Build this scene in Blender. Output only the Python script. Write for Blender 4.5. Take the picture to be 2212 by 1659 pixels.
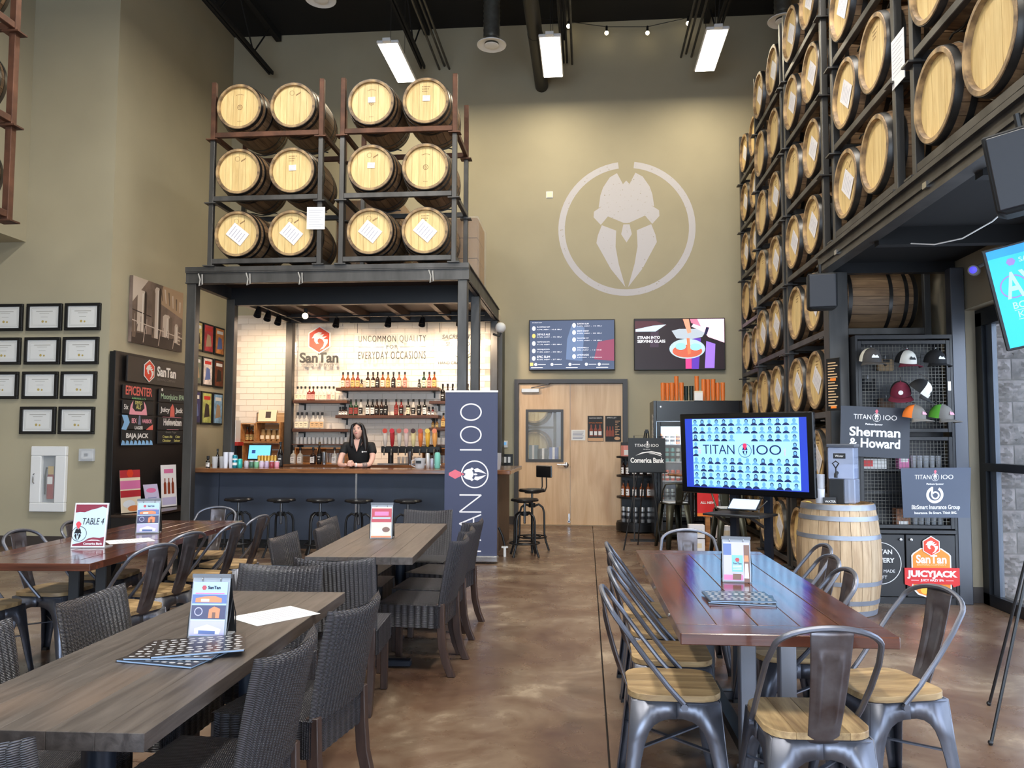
import bpy, bmesh, math, random
from mathutils import Vector, Matrix
R = math.radians; PI = math.pi
sc = bpy.context.scene
for o in list(bpy.data.objects): bpy.data.objects.remove(o)
COL = sc.collection

# ------------------------------------------------------------------ camera
cd = bpy.data.cameras.new('camera'); cam = bpy.data.objects.new('camera', cd); COL.objects.link(cam)
cam.location = (0, 0, 1.456)
cd.sensor_fit = 'HORIZONTAL'; cd.sensor_width = 36.0; cd.lens = 1661.0 / 2212 * 36.0
cd.shift_x = -0.0088; cd.shift_y = 0.0109; cd.clip_end = 200; cd.clip_start = .05
YAW, PITCH, ROLL = 0.085, 0.058, 0.003
cam.matrix_world = Matrix.Translation((0, 0, 1.456)) @ Matrix.Rotation(YAW, 4, 'Z') @ Matrix.Rotation(PI/2 + PITCH, 4, 'X') @ Matrix.Rotation(ROLL, 4, 'Z')
sc.camera = cam
# ------------------------------------------------------------------ world, exposure
w = bpy.data.worlds.new('sky'); sc.world = w; w.use_nodes = True
nt = w.node_tree; bg = nt.nodes['Background']
sky = nt.nodes.new('ShaderNodeTexSky'); sky.sky_type = 'NISHITA'; sky.sun_disc = False
sky.sun_elevation = R(48); sky.sun_rotation = R(150); sky.air_density = 1.0; sky.dust_density = 1.5
nt.links.new(sky.outputs[0], bg.inputs[0]); bg.inputs[1].default_value = 0.6
vs = sc.view_settings
vs.view_transform = 'Standard'; vs.look = 'None'; vs.exposure = 0.0; vs.gamma = 1; vs.use_curve_mapping = False

def area(name, loc, rot, sx, sy, power, col, spread=180):
    l = bpy.data.lights.new(name, 'AREA'); l.shape = 'RECTANGLE'; l.size = sx; l.size_y = sy
    l.energy = power; l.color = col; l.spread = R(spread)
    o = bpy.data.objects.new(name, l); COL.objects.link(o); o.location = loc; o.rotation_euler = rot
    return o
# high-bay LED panels: two rows by the back wall, the others behind the camera
PANELS = [(-3.02, 11.85), (-0.54, 11.86), (1.94, 11.85), (-3.9, 6.4), (-0.54, 6.4), (1.9, 5.6), (-3.9, 1.2), (-0.54, 1.2), (1.9, .6)]
for i, (x, y) in enumerate(PANELS):
    area('panel_light', (x, y, 7.44), (0, 0, 0), .33, 1.28, 46 if y > 10 else 190, (1.0, .86, .60) if y > 10 else (1.0, .965, .89))
# daylight through the glazed front behind the camera and through the side entrance
area('front_daylight', (-1.2, -4.7, 2.3), (R(-90), 0, R(180)), 9.0, 4.2, 760, (.62, .78, 1.0))
area('entrance_daylight', (3.75, 3.6, 1.35), (0, R(90), 0), 2.5, 6.5, 300, (.66, .80, 1.0))
sun = bpy.data.lights.new('sun', 'SUN'); sun.energy = 4.5; sun.angle = R(1); sun.color = (1, .96, .9)
so = bpy.data.objects.new('sun', sun); COL.objects.link(so); so.rotation_euler = (R(38), 0, R(28))

# ------------------------------------------------------------------ materials
def lin(c):
    return tuple(((v/255)/12.92 if v/255 <= .04045 else ((v/255+.055)/1.055)**2.4) for v in c)
MATS = {}
def mat(name, col, rough=.5, metal=0, emit=0, trans=0, alpha=1, noise=None, bump=None, spec=.5, coat=0, stretch=None, col2=None):
    """principled material; noise=(scale, amount) varies the colour, bump=(scale, strength)"""
    if name in MATS: return MATS[name]
    m = bpy.data.materials.new(name); m.use_nodes = True; n = m.node_tree.nodes; L = m.node_tree.links
    p = n['Principled BSDF']; c = lin(col)
    p.inputs['Base Color'].default_value = (*c, 1); p.inputs['Roughness'].default_value = rough
    p.inputs['Metallic'].default_value = metal; p.inputs['Specular IOR Level'].default_value = spec
    if coat: p.inputs['Coat Weight'].default_value = coat; p.inputs['Coat Roughness'].default_value = .15
    if trans: p.inputs['Transmission Weight'].default_value = trans
    if alpha < 1: p.inputs['Alpha'].default_value = alpha
    if emit:
        p.inputs['Emission Color'].default_value = (*c, 1); p.inputs['Emission Strength'].default_value = emit
    src = None
    if noise or bump:
        tc = n.new('ShaderNodeTexCoord'); src = tc.outputs['Object']
        if stretch:
            mp = n.new('ShaderNodeMapping'); mp.inputs['Scale'].default_value = stretch
            L.new(src, mp.inputs[0]); src = mp.outputs[0]
    if noise:
        t = n.new('ShaderNodeTexNoise'); t.inputs['Scale'].default_value = noise[0]; t.inputs['Detail'].default_value = 5
        L.new(src, t.inputs[0])
        r = n.new('ShaderNodeValToRGB'); a = noise[1]
        d = lin(col2) if col2 else tuple(v*(1-a) for v in c)
        r.color_ramp.elements[0].position = .32; r.color_ramp.elements[1].position = .68
        r.color_ramp.elements[0].color = (*d, 1); r.color_ramp.elements[1].color = (*[min(1, v*(1+a*.45)) for v in c], 1)
        L.new(t.outputs[0], r.inputs[0]); L.new(r.outputs[0], p.inputs['Base Color'])
    if bump:
        t = n.new('ShaderNodeTexNoise'); t.inputs['Scale'].default_value = bump[0]; t.inputs['Detail'].default_value = 4
        L.new(src, t.inputs[0]); b = n.new('ShaderNodeBump'); b.inputs['Strength'].default_value = bump[1]; b.inputs['Distance'].default_value = .02
        L.new(t.outputs[0], b.inputs['Height']); L.new(b.outputs[0], p.inputs['Normal'])
    MATS[name] = m
    return m

def wood(name, c1, c2, rough=.45, scale=6, axis='Y', coat=0, rnd=.25, knots=False):
    """grain running along an object axis; each object gets a slightly different tone"""
    if name in MATS: return MATS[name]
    m = bpy.data.materials.new(name); m.use_nodes = True; n = m.node_tree.nodes; L = m.node_tree.links
    p = n['Principled BSDF']; p.inputs['Roughness'].default_value = rough
    if coat: p.inputs['Coat Weight'].default_value = coat; p.inputs['Coat Roughness'].default_value = .12
    tc = n.new('ShaderNodeTexCoord'); oi = n.new('ShaderNodeObjectInfo')
    ad = n.new('ShaderNodeVectorMath'); ad.operation = 'ADD'
    mu = n.new('ShaderNodeVectorMath'); mu.operation = 'SCALE'; mu.inputs['Scale'].default_value = 7.0
    cb = n.new('ShaderNodeCombineXYZ')
    for i in range(3): L.new(oi.outputs['Random'], cb.inputs[i])
    L.new(cb.outputs[0], mu.inputs[0]); L.new(tc.outputs['Object'], ad.inputs[0]); L.new(mu.outputs[0], ad.inputs[1])
    mp = n.new('ShaderNodeMapping'); s = [1, 1, 1]; s['XYZ'.index(axis)] = .09; mp.inputs['Scale'].default_value = s
    L.new(ad.outputs[0], mp.inputs[0])
    t = n.new('ShaderNodeTexNoise'); t.inputs['Scale'].default_value = scale*3.2; t.inputs['Detail'].default_value = 7; t.inputs['Roughness'].default_value = .62; t.inputs['Distortion'].default_value = .6
    L.new(mp.outputs[0], t.inputs[0])
    r = n.new('ShaderNodeValToRGB'); r.color_ramp.elements[0].position = .33; r.color_ramp.elements[1].position = .67
    r.color_ramp.elements[0].color = (*lin(c2), 1); r.color_ramp.elements[1].color = (*lin(c1), 1)
    L.new(t.outputs[0], r.inputs[0])
    last = r.outputs[0]
    if knots:
        t2 = n.new('ShaderNodeTexNoise'); t2.inputs['Scale'].default_value = 2.6; t2.inputs['Detail'].default_value = 2
        mp2 = n.new('ShaderNodeMapping'); s2 = [1, 1, 1]; s2['XYZ'.index(axis)] = .45; mp2.inputs['Scale'].default_value = s2
        L.new(ad.outputs[0], mp2.inputs[0]); L.new(mp2.outputs[0], t2.inputs[0])
        r2 = n.new('ShaderNodeValToRGB'); r2.color_ramp.elements[0].position = .55; r2.color_ramp.elements[1].position = .75
        mxk = n.new('ShaderNodeMixRGB'); mxk.inputs[2].default_value = (*lin(knots), 1)
        sm = n.new('ShaderNodeMath'); sm.operation = 'MULTIPLY'; sm.inputs[1].default_value = .55
        L.new(t2.outputs[0], r2.inputs[0]); L.new(r2.outputs[0], sm.inputs[0]); L.new(sm.outputs[0], mxk.inputs[0]); L.new(last, mxk.inputs[1]); last = mxk.outputs[0]
    hs = n.new('ShaderNodeHueSaturation')
    mr = n.new('ShaderNodeMapRange'); mr.inputs[3].default_value = 1-rnd; mr.inputs[4].default_value = 1+rnd*.6
    L.new(oi.outputs['Random'], mr.inputs[0]); L.new(mr.outputs[0], hs.inputs['Value']); L.new(last, hs.inputs['Color'])
    L.new(hs.outputs[0], p.inputs['Base Color'])
    b = n.new('ShaderNodeBump'); b.inputs['Strength'].default_value = .12; b.inputs['Distance'].default_value = .01
    L.new(t.outputs[0], b.inputs['Height']); L.new(b.outputs[0], p.inputs['Normal'])
    MATS[name] = m
    return m

# ------------------------------------------------------------------ mesh building
class MB:
    def __init__(s): s.v = []; s.f = []; s.m = []; s.mi = 0; s.M = Matrix.Identity(4)
    def mat(s, i): s.mi = i; return s
    def at(s, M): s.M = M; return s
    def add(s, vs, fs):
        o = len(s.v); s.v += [tuple(s.M @ Vector(v)) for v in vs]
        for f in fs: s.f.append([i+o for i in f]); s.m.append(s.mi)
        return s
    def box(s, x0, x1, y0, y1, z0, z1):
        v = [(x0,y0,z0),(x1,y0,z0),(x1,y1,z0),(x0,y1,z0),(x0,y0,z1),(x1,y0,z1),(x1,y1,z1),(x0,y1,z1)]
        return s.add(v, [(3,2,1,0),(4,5,6,7),(0,1,5,4),(1,2,6,5),(2,3,7,6),(3,0,4,7)])
    def cbox(s, c, d): return s.box(c[0]-d[0]/2,c[0]+d[0]/2,c[1]-d[1]/2,c[1]+d[1]/2,c[2]-d[2]/2,c[2]+d[2]/2)
    def bar(s, a, b, w, h=None):
        """square bar between two points"""
        h = h or w; a = Vector(a); b = Vector(b); d = (b-a).normalized()
        u = Vector((0,0,1)) if abs(d.z) < .95 else Vector((0,1,0))
        x = d.cross(u).normalized(); z = x.cross(d)
        vs = [p + x*sx*w/2 + z*sz*h/2 for p in (a, b) for sx, sz in ((-1,-1),(1,-1),(1,1),(-1,1))]
        return s.add([tuple(v) for v in vs], [(0,1,2,3),(7,6,5,4),(0,4,5,1),(1,5,6,2),(2,6,7,3),(3,7,4,0)])
    def tube(s, pts, r, n=8, closed=False):
        P = [Vector(p) for p in pts]; N = len(P); rr = r if isinstance(r, (list, tuple)) else [r]*N
        vs = []; u = None
        for i in range(N):
            t = (P[(i+1) % N]-P[i-1]) if closed else (P[min(i+1,N-1)]-P[max(i-1,0)])
            t.normalize()
            if u is None: u = t.orthogonal().normalized()
            u = (u - t*u.dot(t)); u = u.normalized() if u.length > 1e-6 else t.orthogonal().normalized()
            w_ = t.cross(u)
            for k in range(n):
                a = 2*PI*k/n; vs.append(tuple(P[i] + (u*math.cos(a)+w_*math.sin(a))*rr[i]))
        fs = []
        for i in range(N if closed else N-1):
            j = (i+1) % N
            for k in range(n): fs.append((i*n+k, i*n+(k+1) % n, j*n+(k+1) % n, j*n+k))
        if not closed: fs += [tuple(range(n))[::-1], tuple((N-1)*n+k for k in range(n))]
        return s.add(vs, fs)
    def lathe(s, prof, n=24, cap=True):
        """profile of (r, z) turned about local Z"""
        vs = []; fs = []; N = len(prof)
        for r, z in prof:
            for k in range(n): a = 2*PI*k/n; vs.append((r*math.cos(a), r*math.sin(a), z))
        for i in range(N-1):
            for k in range(n): fs.append((i*n+k, i*n+(k+1) % n, (i+1)*n+(k+1) % n, (i+1)*n+k))
        if cap: fs += [tuple(range(n))[::-1], tuple((N-1)*n+k for k in range(n))]
        return s.add(vs, fs)
    def cyl(s, c, r, h, n=16, r2=None):
        M = s.M; s.M = M @ Matrix.Translation(c); s.lathe([(r, 0), (r if r2 is None else r2, h)], n); s.M = M; return s
    def prism(s, poly, y0, y1):
        """polygon in local XZ extruded along Y (y0 is the face towards -Y)"""
        n = len(poly)
        a = sum(poly[i][0]*poly[(i+1) % n][1]-poly[(i+1) % n][0]*poly[i][1] for i in range(n))
        if a < 0: poly = poly[::-1]
        v = [(x, y0, z) for x, z in poly] + [(x, y1, z) for x, z in poly]
        f = [tuple(range(n)), tuple(range(2*n-1, n-1, -1))] + [(i, n+i, n+(i+1) % n, (i+1) % n) for i in range(n)]
        return s.add(v, f)
    def flat(s, poly, y):
        """polygon in local XZ facing -Y"""
        n = len(poly)
        a = sum(poly[i][0]*poly[(i+1) % n][1]-poly[(i+1) % n][0]*poly[i][1] for i in range(n))
        if a < 0: poly = poly[::-1]
        return s.add([(x, y, z) for x, z in poly], [tuple(range(n))])
    def rect(s, x0, x1, z0, z1, y): return s.flat([(x0,z0),(x1,z0),(x1,z1),(x0,z1)], y)
    def disc(s, x, z, r, y, n=16, rz=None): return s.flat([(x+r*math.cos(2*PI*k/n), z+(rz or r)*math.sin(2*PI*k/n)) for k in range(n)], y)
    def ring(s, x, z, r0, r1, y0, y1, a0=0, a1=2*PI, n=48):
        for k in range(n):
            p = a0+(a1-a0)*k/n; q = a0+(a1-a0)*(k+1)/n
            s.prism([(x+r0*math.cos(p), z+r0*math.sin(p)), (x+r1*math.cos(p), z+r1*math.sin(p)), (x+r1*math.cos(q), z+r1*math.sin(q)), (x+r0*math.cos(q), z+r0*math.sin(q))], y0, y1)
        return s
    def ball(s, c, r, n=12, sz=(1,1,1)):
        m = n//2; prof = [(max(1e-4, math.sin(PI*i/m)), -math.cos(PI*i/m)) for i in range(m+1)]
        M = s.M; s.M = M @ Matrix.Translation(c) @ Matrix.Diagonal((r*sz[0], r*sz[1], r*sz[2], 1)); s.lathe(prof, n, False); s.M = M; return s
    def grid(s, fn, nu, nv, closed_u=False):
        vs = [fn(i/nu, j/nv) for j in range(nv+1) for i in range(nu + (0 if closed_u else 1))]
        W_ = nu if closed_u else nu+1; fs = []
        for j in range(nv):
            for i in range(nu):
                k = (i+1) % W_; fs.append((j*W_+i, j*W_+k, (j+1)*W_+k, (j+1)*W_+i))
        return s.add(vs, fs)
    def mesh(s, name, mats, bevel=0, angle=35, seg=1):
        me = bpy.data.meshes.new(name); me.from_pydata(s.v, [], s.f)
        for m in (mats if isinstance(mats, (list, tuple)) else [mats]): me.materials.append(m)
        me.polygons.foreach_set('material_index', s.m)
        if bevel:
            b = bmesh.new(); b.from_mesh(me)
            ed = [e for e in b.edges if len(e.link_faces) == 2 and e.calc_face_angle(0) > R(30)]
            bmesh.ops.bevel(b, geom=ed, offset=bevel, segments=seg, affect='EDGES', clamp_overlap=True)
            b.to_mesh(me); b.free()
        me.polygons.foreach_set('use_smooth', [True]*len(me.polygons))
        me.set_sharp_from_angle(angle=R(angle))
        me.update()
        return me

def link(name, me, parent=None, loc=None, rot=None, label=None, kind=None):
    o = bpy.data.objects.new(name, me); COL.objects.link(o)
    if parent: o.parent = parent
    if loc is not None: o.location = loc
    if rot is not None: o.rotation_euler = rot
    if label: o['label'] = label
    if kind: o['kind'] = kind
    return o
def part(name, mb, mats, parent=None, bevel=0, label=None, kind=None, loc=None, rot=None, angle=35, seg=1):
    return link(name, mb.mesh(name, mats, bevel, angle, seg), parent, loc, rot, label, kind)
def tag(o, label, cat, group=None):
    o['label'] = label; o['category'] = cat
    if group: o['group'] = group
    return o
def thing(name, label, cat, loc=(0,0,0), rz=0, group=None, rot=None):
    o = bpy.data.objects.new(name, None); COL.objects.link(o); o.empty_display_size = .1
    o.location = loc; o.rotation_euler = rot if rot else (0, 0, rz)
    return tag(o, label, cat, group)
def struct(name, mb, mats, parent=None, bevel=0):
    o = part(name, mb, mats, parent, bevel)
    if not parent: o['kind'] = 'structure'
    return o
KIDS = {}
def kids_of(o):
    if o.name not in KIDS: KIDS[o.name] = list(o.children)
    return KIDS[o.name]
def copy_thing(src, loc, rz, label, rot=None, group=None):
    r = src.copy(); COL.objects.link(r); r.location = loc; r.rotation_euler = rot if rot else (0, 0, rz); r['label'] = label
    if group: r['group'] = group
    def rec(a, b):
        for ch in kids_of(a):
            c = ch.copy(); COL.objects.link(c); c.parent = b; rec(ch, c)
    rec(src, r)
    return r
ORD = 'first second third fourth fifth sixth seventh eighth ninth tenth eleventh twelfth thirteenth fourteenth fifteenth sixteenth seventeenth eighteenth nineteenth twentieth'.split()
FIT = []
def text(s, parent, x, y, z, width, m, size=.1, name='lettering', bold=0, rot=(PI/2,0,0), ext=.0006, align='CENTER', shear=0, spacing=1, loc=None, height=None):
    """lettering in the local XZ plane facing -Y, fitted to a width (and height)"""
    c = bpy.data.curves.new(name, 'FONT'); c.body = s; c.size = size; c.align_x = align; c.align_y = 'CENTER'
    c.extrude = ext; c.resolution_u = 4; c.offset = bold*size; c.shear = shear; c.space_character = spacing
    c.materials.append(m)
    o = bpy.data.objects.new(name, c); COL.objects.link(o); o.parent = parent; o.location = loc or (x, y, z); o.rotation_euler = rot
    FIT.append((o, width, height))
    return o
def fit_text():
    bpy.context.view_layer.update(); dg = bpy.context.evaluated_depsgraph_get()
    for o, wd, h in FIT:
        d = o.dimensions; nm = o.name.split('.')[0]; k = wd/d.x if d.x > 1e-5 else 1
        sc_ = (k, k if not h else h/max(d.y, 1e-5), 1)
        me = bpy.data.meshes.new_from_object(o.evaluated_get(dg)); me.name = nm
        pa, lo, ro, c = o.parent, o.location.copy(), o.rotation_euler.copy(), o.data
        bpy.data.objects.remove(o); bpy.data.curves.remove(c)
        q = link(nm, me, pa, lo, ro); q.scale = sc_
# ------------------------------------------------------------------ shared materials
WALL = mat('wall_paint', (174,165,140), .75, noise=(1.2,.06))
CEIL = mat('ceiling_paint', (16,16,17), .9)
STEEL = mat('raw_steel', (92,90,88), .45, .75, noise=(5,.35), stretch=(1,1,.25))
RUST = mat('rusty_steel', (96,62,44), .6, .35, noise=(7,.45))
BLACK = mat('black_paint', (20,20,22), .45)
BLACKM = mat('black_matte', (14,14,15), .8)
WHITE = mat('white_paint', (235,235,235), .5)
PAPER = mat('paper', (232,230,228), .7)
INK = mat('ink', (30,30,34), .8)
CHROME = mat('chrome', (190,190,192), .22, .95)
GLASS = mat('clear_glass', (235,240,242), .05, trans=.92)
def concrete():
    m = mat('stained_concrete', (116,88,66), .3); n = m.node_tree.nodes; L = m.node_tree.links; p = n['Principled BSDF']
    g = n.new('ShaderNodeNewGeometry')
    t = n.new('ShaderNodeTexNoise'); t.inputs['Scale'].default_value = 1.5; t.inputs['Detail'].default_value = 9; t.inputs['Roughness'].default_value = .66; t.inputs['Distortion'].default_value = .5
    L.new(g.outputs['Position'], t.inputs[0]); r = n.new('ShaderNodeValToRGB'); e = r.color_ramp.elements
    e[0].position = .30; e[0].color = (*lin((74,50,40)), 1); e[1].position = .72; e[1].color = (*lin((166,148,126)), 1)
    x = e.new(.47); x.color = (*lin((96,74,58)), 1); x = e.new(.58); x.color = (*lin((114,95,78)), 1)
    L.new(t.outputs[0], r.inputs[0]); L.new(r.outputs[0], p.inputs['Base Color'])
    t2 = n.new('ShaderNodeTexNoise'); t2.inputs['Scale'].default_value = 4.5; t2.inputs['Detail'].default_value = 6; L.new(g.outputs['Position'], t2.inputs[0])
    mr = n.new('ShaderNodeMapRange'); mr.inputs[3].default_value = .13; mr.inputs[4].default_value = .46; L.new(t2.outputs[0], mr.inputs[0]); L.new(mr.outputs[0], p.inputs['Roughness'])
    return m
CONC = concrete()
# ------------------------------------------------------------------ room shell
fl = struct('floor', MB().box(-9.6, 9.5, -5.2, 14.6, -.25, -.02), mat('joint_dark', (34,26,22), .9))
XS = [-9.5, -6.6, -3.3, .1, 3.56]; YS = [-5.1, -1.2, 3.4, 8.0, 12.96, 13.3]
for i in range(4):
    for j in range(5):
        part('slab', MB().box(XS[i]+.005, XS[i+1]-.005, YS[j]+(.003), YS[j+1]-.003, -.02, 0), CONC, fl)
struct('ceiling', MB().box(-9.6, 9.5, -5.2, 14.6, 8.86, 9.0), CEIL)
bw = struct('wall_back', MB().box(-6.5, -1.17, 13.3, 13.45, 0, 8.86).box(.62, 3.5, 13.3, 13.45, 0, 8.86).box(-1.17, .62, 13.3, 13.45, 2.43, 8.86), WALL)
struct('wall_left', MB().box(-9.5, -6.47, 9.89, 13.45, 0, 8.86), WALL)
struct('wall_left_upper', MB().box(-9.5, -7.73, -5, 9.889, 4.17, 8.86), WALL)
struct('wall_left_outer', MB().box(-9.65, -9.5, -5, 13.45, 0, 8.86), WALL)
struct('wall_right', MB().box(3.46, 3.6, 7.36, 13.45, 0, 8.86).box(3.46, 3.6, -5, 7.36, 2.66, 8.86), mat('wall_paint_right', (150,138,116), .75))
# front wall behind the camera, with three glazed openings
struct('wall_front', MB().box(-9.5, 3.6, -5.15, -5, 4.4, 8.86).box(-9.5, 3.6, -5.15, -5, 0, .25).box(-9.5, -5.8, -5.15, -5, .25, 4.4).box(-2.9, -2.4, -5.15, -5, .25, 4.4).box(.5, 1.0, -5.15, -5, .25, 4.4).box(3.3, 3.6, -5.15, -5, .25, 4.4), WALL)
for k, (a, b) in enumerate(((-5.8, -2.9), (-2.4, .5), (1.0, 3.3))):
    mb = MB()
    for q in (a+.04, (a+b)/2, b-.04): mb.box(q-.04, q+.04, -5.12, -5.04, .25, 4.4)
    for q in (.29, 2.4, 4.36): mb.box(a, b, -5.12, -5.04, q-.04, q+.04)
    wn = struct('window_%d' % (k+1), mb, BLACK)
    part('pane', MB().box(a, b, -5.09, -5.08, .25, 4.4), GLASS, wn)
struct('baseboard_back', MB().box(-1.6, -1.24, 13.285, 13.3, 0, .14).box(.71, 3.4, 13.285, 13.3, 0, .14), mat('vinyl_base', (62,54,50), .6))
struct('baseboard_left', MB().box(-9.5, -6.46, 9.872, 9.888, 0, .14).box(-6.468, -6.455, 9.88, 13.3, 0, .14), mat('vinyl_base', (62,54,50), .6))
# jamb and storefront of the side entrance
struct('trim_1', MB().box(3.44, 3.62, 7.365, 7.5, 0, 2.66), mat('jamb_paint', (205,203,198), .6))
struct('baseboard_right', MB().box(3.435, 3.62, 7.35, 7.364, 0, .14), mat('vinyl_base', (62,54,50), .6))
mb = MB().box(3.56, 3.66, 7.24, 7.345, 0, 2.62).box(3.56, 3.66, -5, 7.345, 2.5, 2.65).box(3.56, 3.66, -5, 7.345, 0, .1)
for y in (5.9, 4.2, 2.5, .8, -.9, -2.6, -4.3): mb.box(3.56, 3.66, y, y+.09, 0, 2.62)
ALUM = mat('dark_aluminium', (38,40,44), .4, .5)
dr = struct('door_1', mb, ALUM)
part('push_rail', MB().box(3.55, 3.67, -5, 7.3, 1.19, 1.26), ALUM, dr)
part('inner_frame', MB().box(3.59, 3.63, 7.12, 7.22, .1, 2.5), mat('blue_grey_aluminium', (84,92,104), .4, .5), dr)
part('pane', MB().box(3.605, 3.615, -5, 7.2, .1, 2.5), mat('window_glass', (235,240,240), .02, alpha=.12), dr)
sg = tag(part('glass_notice', MB().box(3.585, 3.60, 6.15, 6.62, 1.30, 1.75), BLACK), 'black framed house rules notice stuck on the entrance glass', 'notice')
mb = MB()
for i in range(12): mb.box(3.578, 3.584, 6.19, 6.58, 1.34+i*.032, 1.345+i*.032+.012)
part('lettering', mb, mat('tan_print', (176,148,110), .7), sg)
# outside: block wall and paving
pv = struct('ground_outside', MB().box(3.66, 9.4, -5, 7.7, -.2, -.03), mat('paving', (150,146,140), .9))
cm = mat('split_face_block', (168,164,166), .95, noise=(9,.4), bump=(14,.9))
ob = struct('wall_outside', MB().box(3.7, 9.4, 7.62, 7.8, -.03, 5), mat('mortar', (150,148,150), .9))
rnd = random.Random(4)
blk = []
for v in range(4):
    m_ = MB()
    def bf(u, q, v=v):
        e = min(u, 1-u, q, 1-q)*8; h = .010 + (.055*rnd.random()**1.5+.006)*min(1, e)
        return (-.198+.396*u, -h, -.096+.192*q)
    m_.grid(bf, 16, 8); m_.grid(lambda u, q: (-.198+.396*u, .03, -.096+.192*q), 1, 1)
    blk.append(m_.mesh('block', cm, angle=50))
for r in range(16):
    for c in range(7):
        link('block', blk[(r*3+c*5) % 4], ob, (3.8+c*.406+(.2 if r % 2 else 0), 7.62, .10+r*.2035))
struct('wall_beyond', MB().box(8.8, 9.4, -5, 7.7, -.03, 3.2), mat('mortar', (150,148,150), .9))

# ------------------------------------------------------------------ wall emblem
EMB = mat('emblem_paint', (196,192,194), .75, noise=(26,.0))
def emblem_paint():
    n = EMB.node_tree.nodes
    for q in n:
        if q.type == 'VALTORGB':
            q.color_ramp.elements[0].position = .28; q.color_ramp.elements[0].color = (*lin((160,150,128)), 1)
            q.color_ramp.elements[1].position = .34; q.color_ramp.elements[1].color = (*lin((200,197,202)), 1)
emblem_paint()
H_CREST = [(-.135,.83),(-.24,.77),(-.34,.62),(-.38,.50),(-.405,.32),(-.31,.355),(-.2,.43),(-.115,.54),(-.045,.655),(-.085,.735)]
H_BROW = [(0,.715),(.055,.655),(.15,.525),(.25,.42),(.37,.33),(.475,.26),(.48,.175),(.375,.06),(.27,.185),(.045,.085),(0,.08)]
H_NOSE = [(-.045,.06),(.045,.06),(.078,-.085),(0,-.21),(-.078,-.085)]
H_CHEEK = [(.36,.055),(.15,-.03),(.16,-.27),(.115,-.53),(.02,-.87),(.23,-.6),(.44,-.21),(.42,-.1)]
def mir(p): return [(-x, z) for x, z in p]
def helmet(mb, cx, cz, r, y0, y1=None, rot=0, gap=True, ring=True, ringw=.095, two=False):
    """helmet mark in the XZ plane; y1 gives thickness"""
    c, s_ = math.cos(rot), math.sin(rot)
    def tr(p): return [(cx+r*(x*c-z*s_), cz+r*(x*s_+z*c)) for x, z in p]
    y1 = y0+.001 if y1 is None else y1
    brow = H_BROW + [(-x, z) for x, z in H_BROW[::-1] if x > 0]
    for i, p in enumerate((H_CREST, mir(H_CREST), brow, H_NOSE, H_CHEEK, mir(H_CHEEK))): mb.prism(tr(p), y0+(y1-y0)*(.25 if i < 2 else 0), y1)
    if ring:
        g = .12 if gap else 0
        mb.ring(cx, cz, r*(1-ringw), r, y0, y1, rot+PI/2+g, rot+PI/2+2*PI-g if gap else rot+PI/2+2*PI, 64 if r > .5 else 32)
    return mb
em = MB(); helmet(em, .70, 5.135, 1.185, 13.2988, 13.3)
e_ = tag(part('wall_emblem', em, EMB), 'large pale grey helmet emblem in a broken ring painted on back wall', 'emblem')

# ------------------------------------------------------------------ roof structure and services
def truss(x, label, y0=0, y1=13.25, zb=7.95):
    t = thing('roof_joist', label, 'joist', (x, 0, 0), group='roof joists')
    part('top_chord', MB().box(-.05,.05,y0,y1,8.72,8.86), BLACKM, t)
    part('bottom_chord', MB().box(-.045,-.012,y0,y1-.3,zb,zb+.06).box(.012,.045,y0,y1-.3,zb,zb+.06), BLACKM, t)
    n_ = int((y1-y0)/.62)
    for i in range(n_):
        a = y0+(y1-.4-y0)*i/n_; b = y0+(y1-.4-y0)*(i+1)/n_
        part('web_bar', MB().tube([(0,a,zb+.03 if i % 2 else 8.75),(0,b,8.75 if i % 2 else zb+.03)], .014, 5), BLACKM, t)
JL = ['black roof joist along the left edge of the room', 'black roof joist over the left panel light', 'black roof joist over the middle panel light', 'black roof joist over the right panel light']
for x, l_ in zip((-5.6, -2.85, -.35, 2.1), JL): truss(x, l_, 6.5)
PNL = mat('panel_glow', (255,250,235), .5, emit=9)
for i, (x, y) in enumerate(PANELS):
    lab = ['left','middle','right'][i % 3]+' hanging panel light '+['near the back wall','above the room centre','at the front of the room'][i//3]
    t = thing('panel_light', 'white rectangular '+lab, 'ceiling light', (x, y, 7.5), group='panel lights')
    part('housing', MB().box(-.17,.17,-.66,.66,0,.05), WHITE, t, bevel=.012)
    part('diffuser', MB().box(-.15,.15,-.63,.63,-.006,.001), PNL, t)
    part('bracket', MB().box(-.06,.06,-.72,-.66,.0,.05), WHITE, t)
    part('cable', MB().tube([(0,-.45,.05),(0,-.45,1.36)],.004,5).tube([(0,.45,.05),(0,.45,1.36)],.004,5), STEEL, t)
for gx, gz, lab in ((-2.62, 8.1, 'left'), (-.42, 8.1, 'middle'), (1.66, 8.15, 'right')):
    t = thing('conduit_run', 'bundle of steel conduits above the %s panel light' % lab, 'conduit', (gx, 0, gz))
    for k in range(3): part('conduit', MB().tube([(k*.09, 5.5, .06*(k % 2)), (k*.09, 13.28, .06*(k % 2))], .02, 7), STEEL, t)
DUCT = mat('duct_black', (46,44,40), .5, .3)
GALV = mat('galvanised', (150,148,140), .35, .8, noise=(8,.25))
t = thing('air_duct', 'long dark round duct running beside the middle panel light', 'duct', (-.78, 0, 7.72))
part('pipe', MB().tube([(0,4,0),(0,13.28,0)], .115, 18), DUCT, t)
for y in (6.5, 9, 11.5): part('collar', MB().tube([(0,y,0),(0,y+.04,0)], .12, 18), DUCT, t)
t = thing('air_diffuser', 'round white diffuser on silver flexible duct by the back wall', 'vent', (-1.46, 11.55, 7.58))
pts = [(.0,0,.12+i*.04) for i in range(30)]
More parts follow.
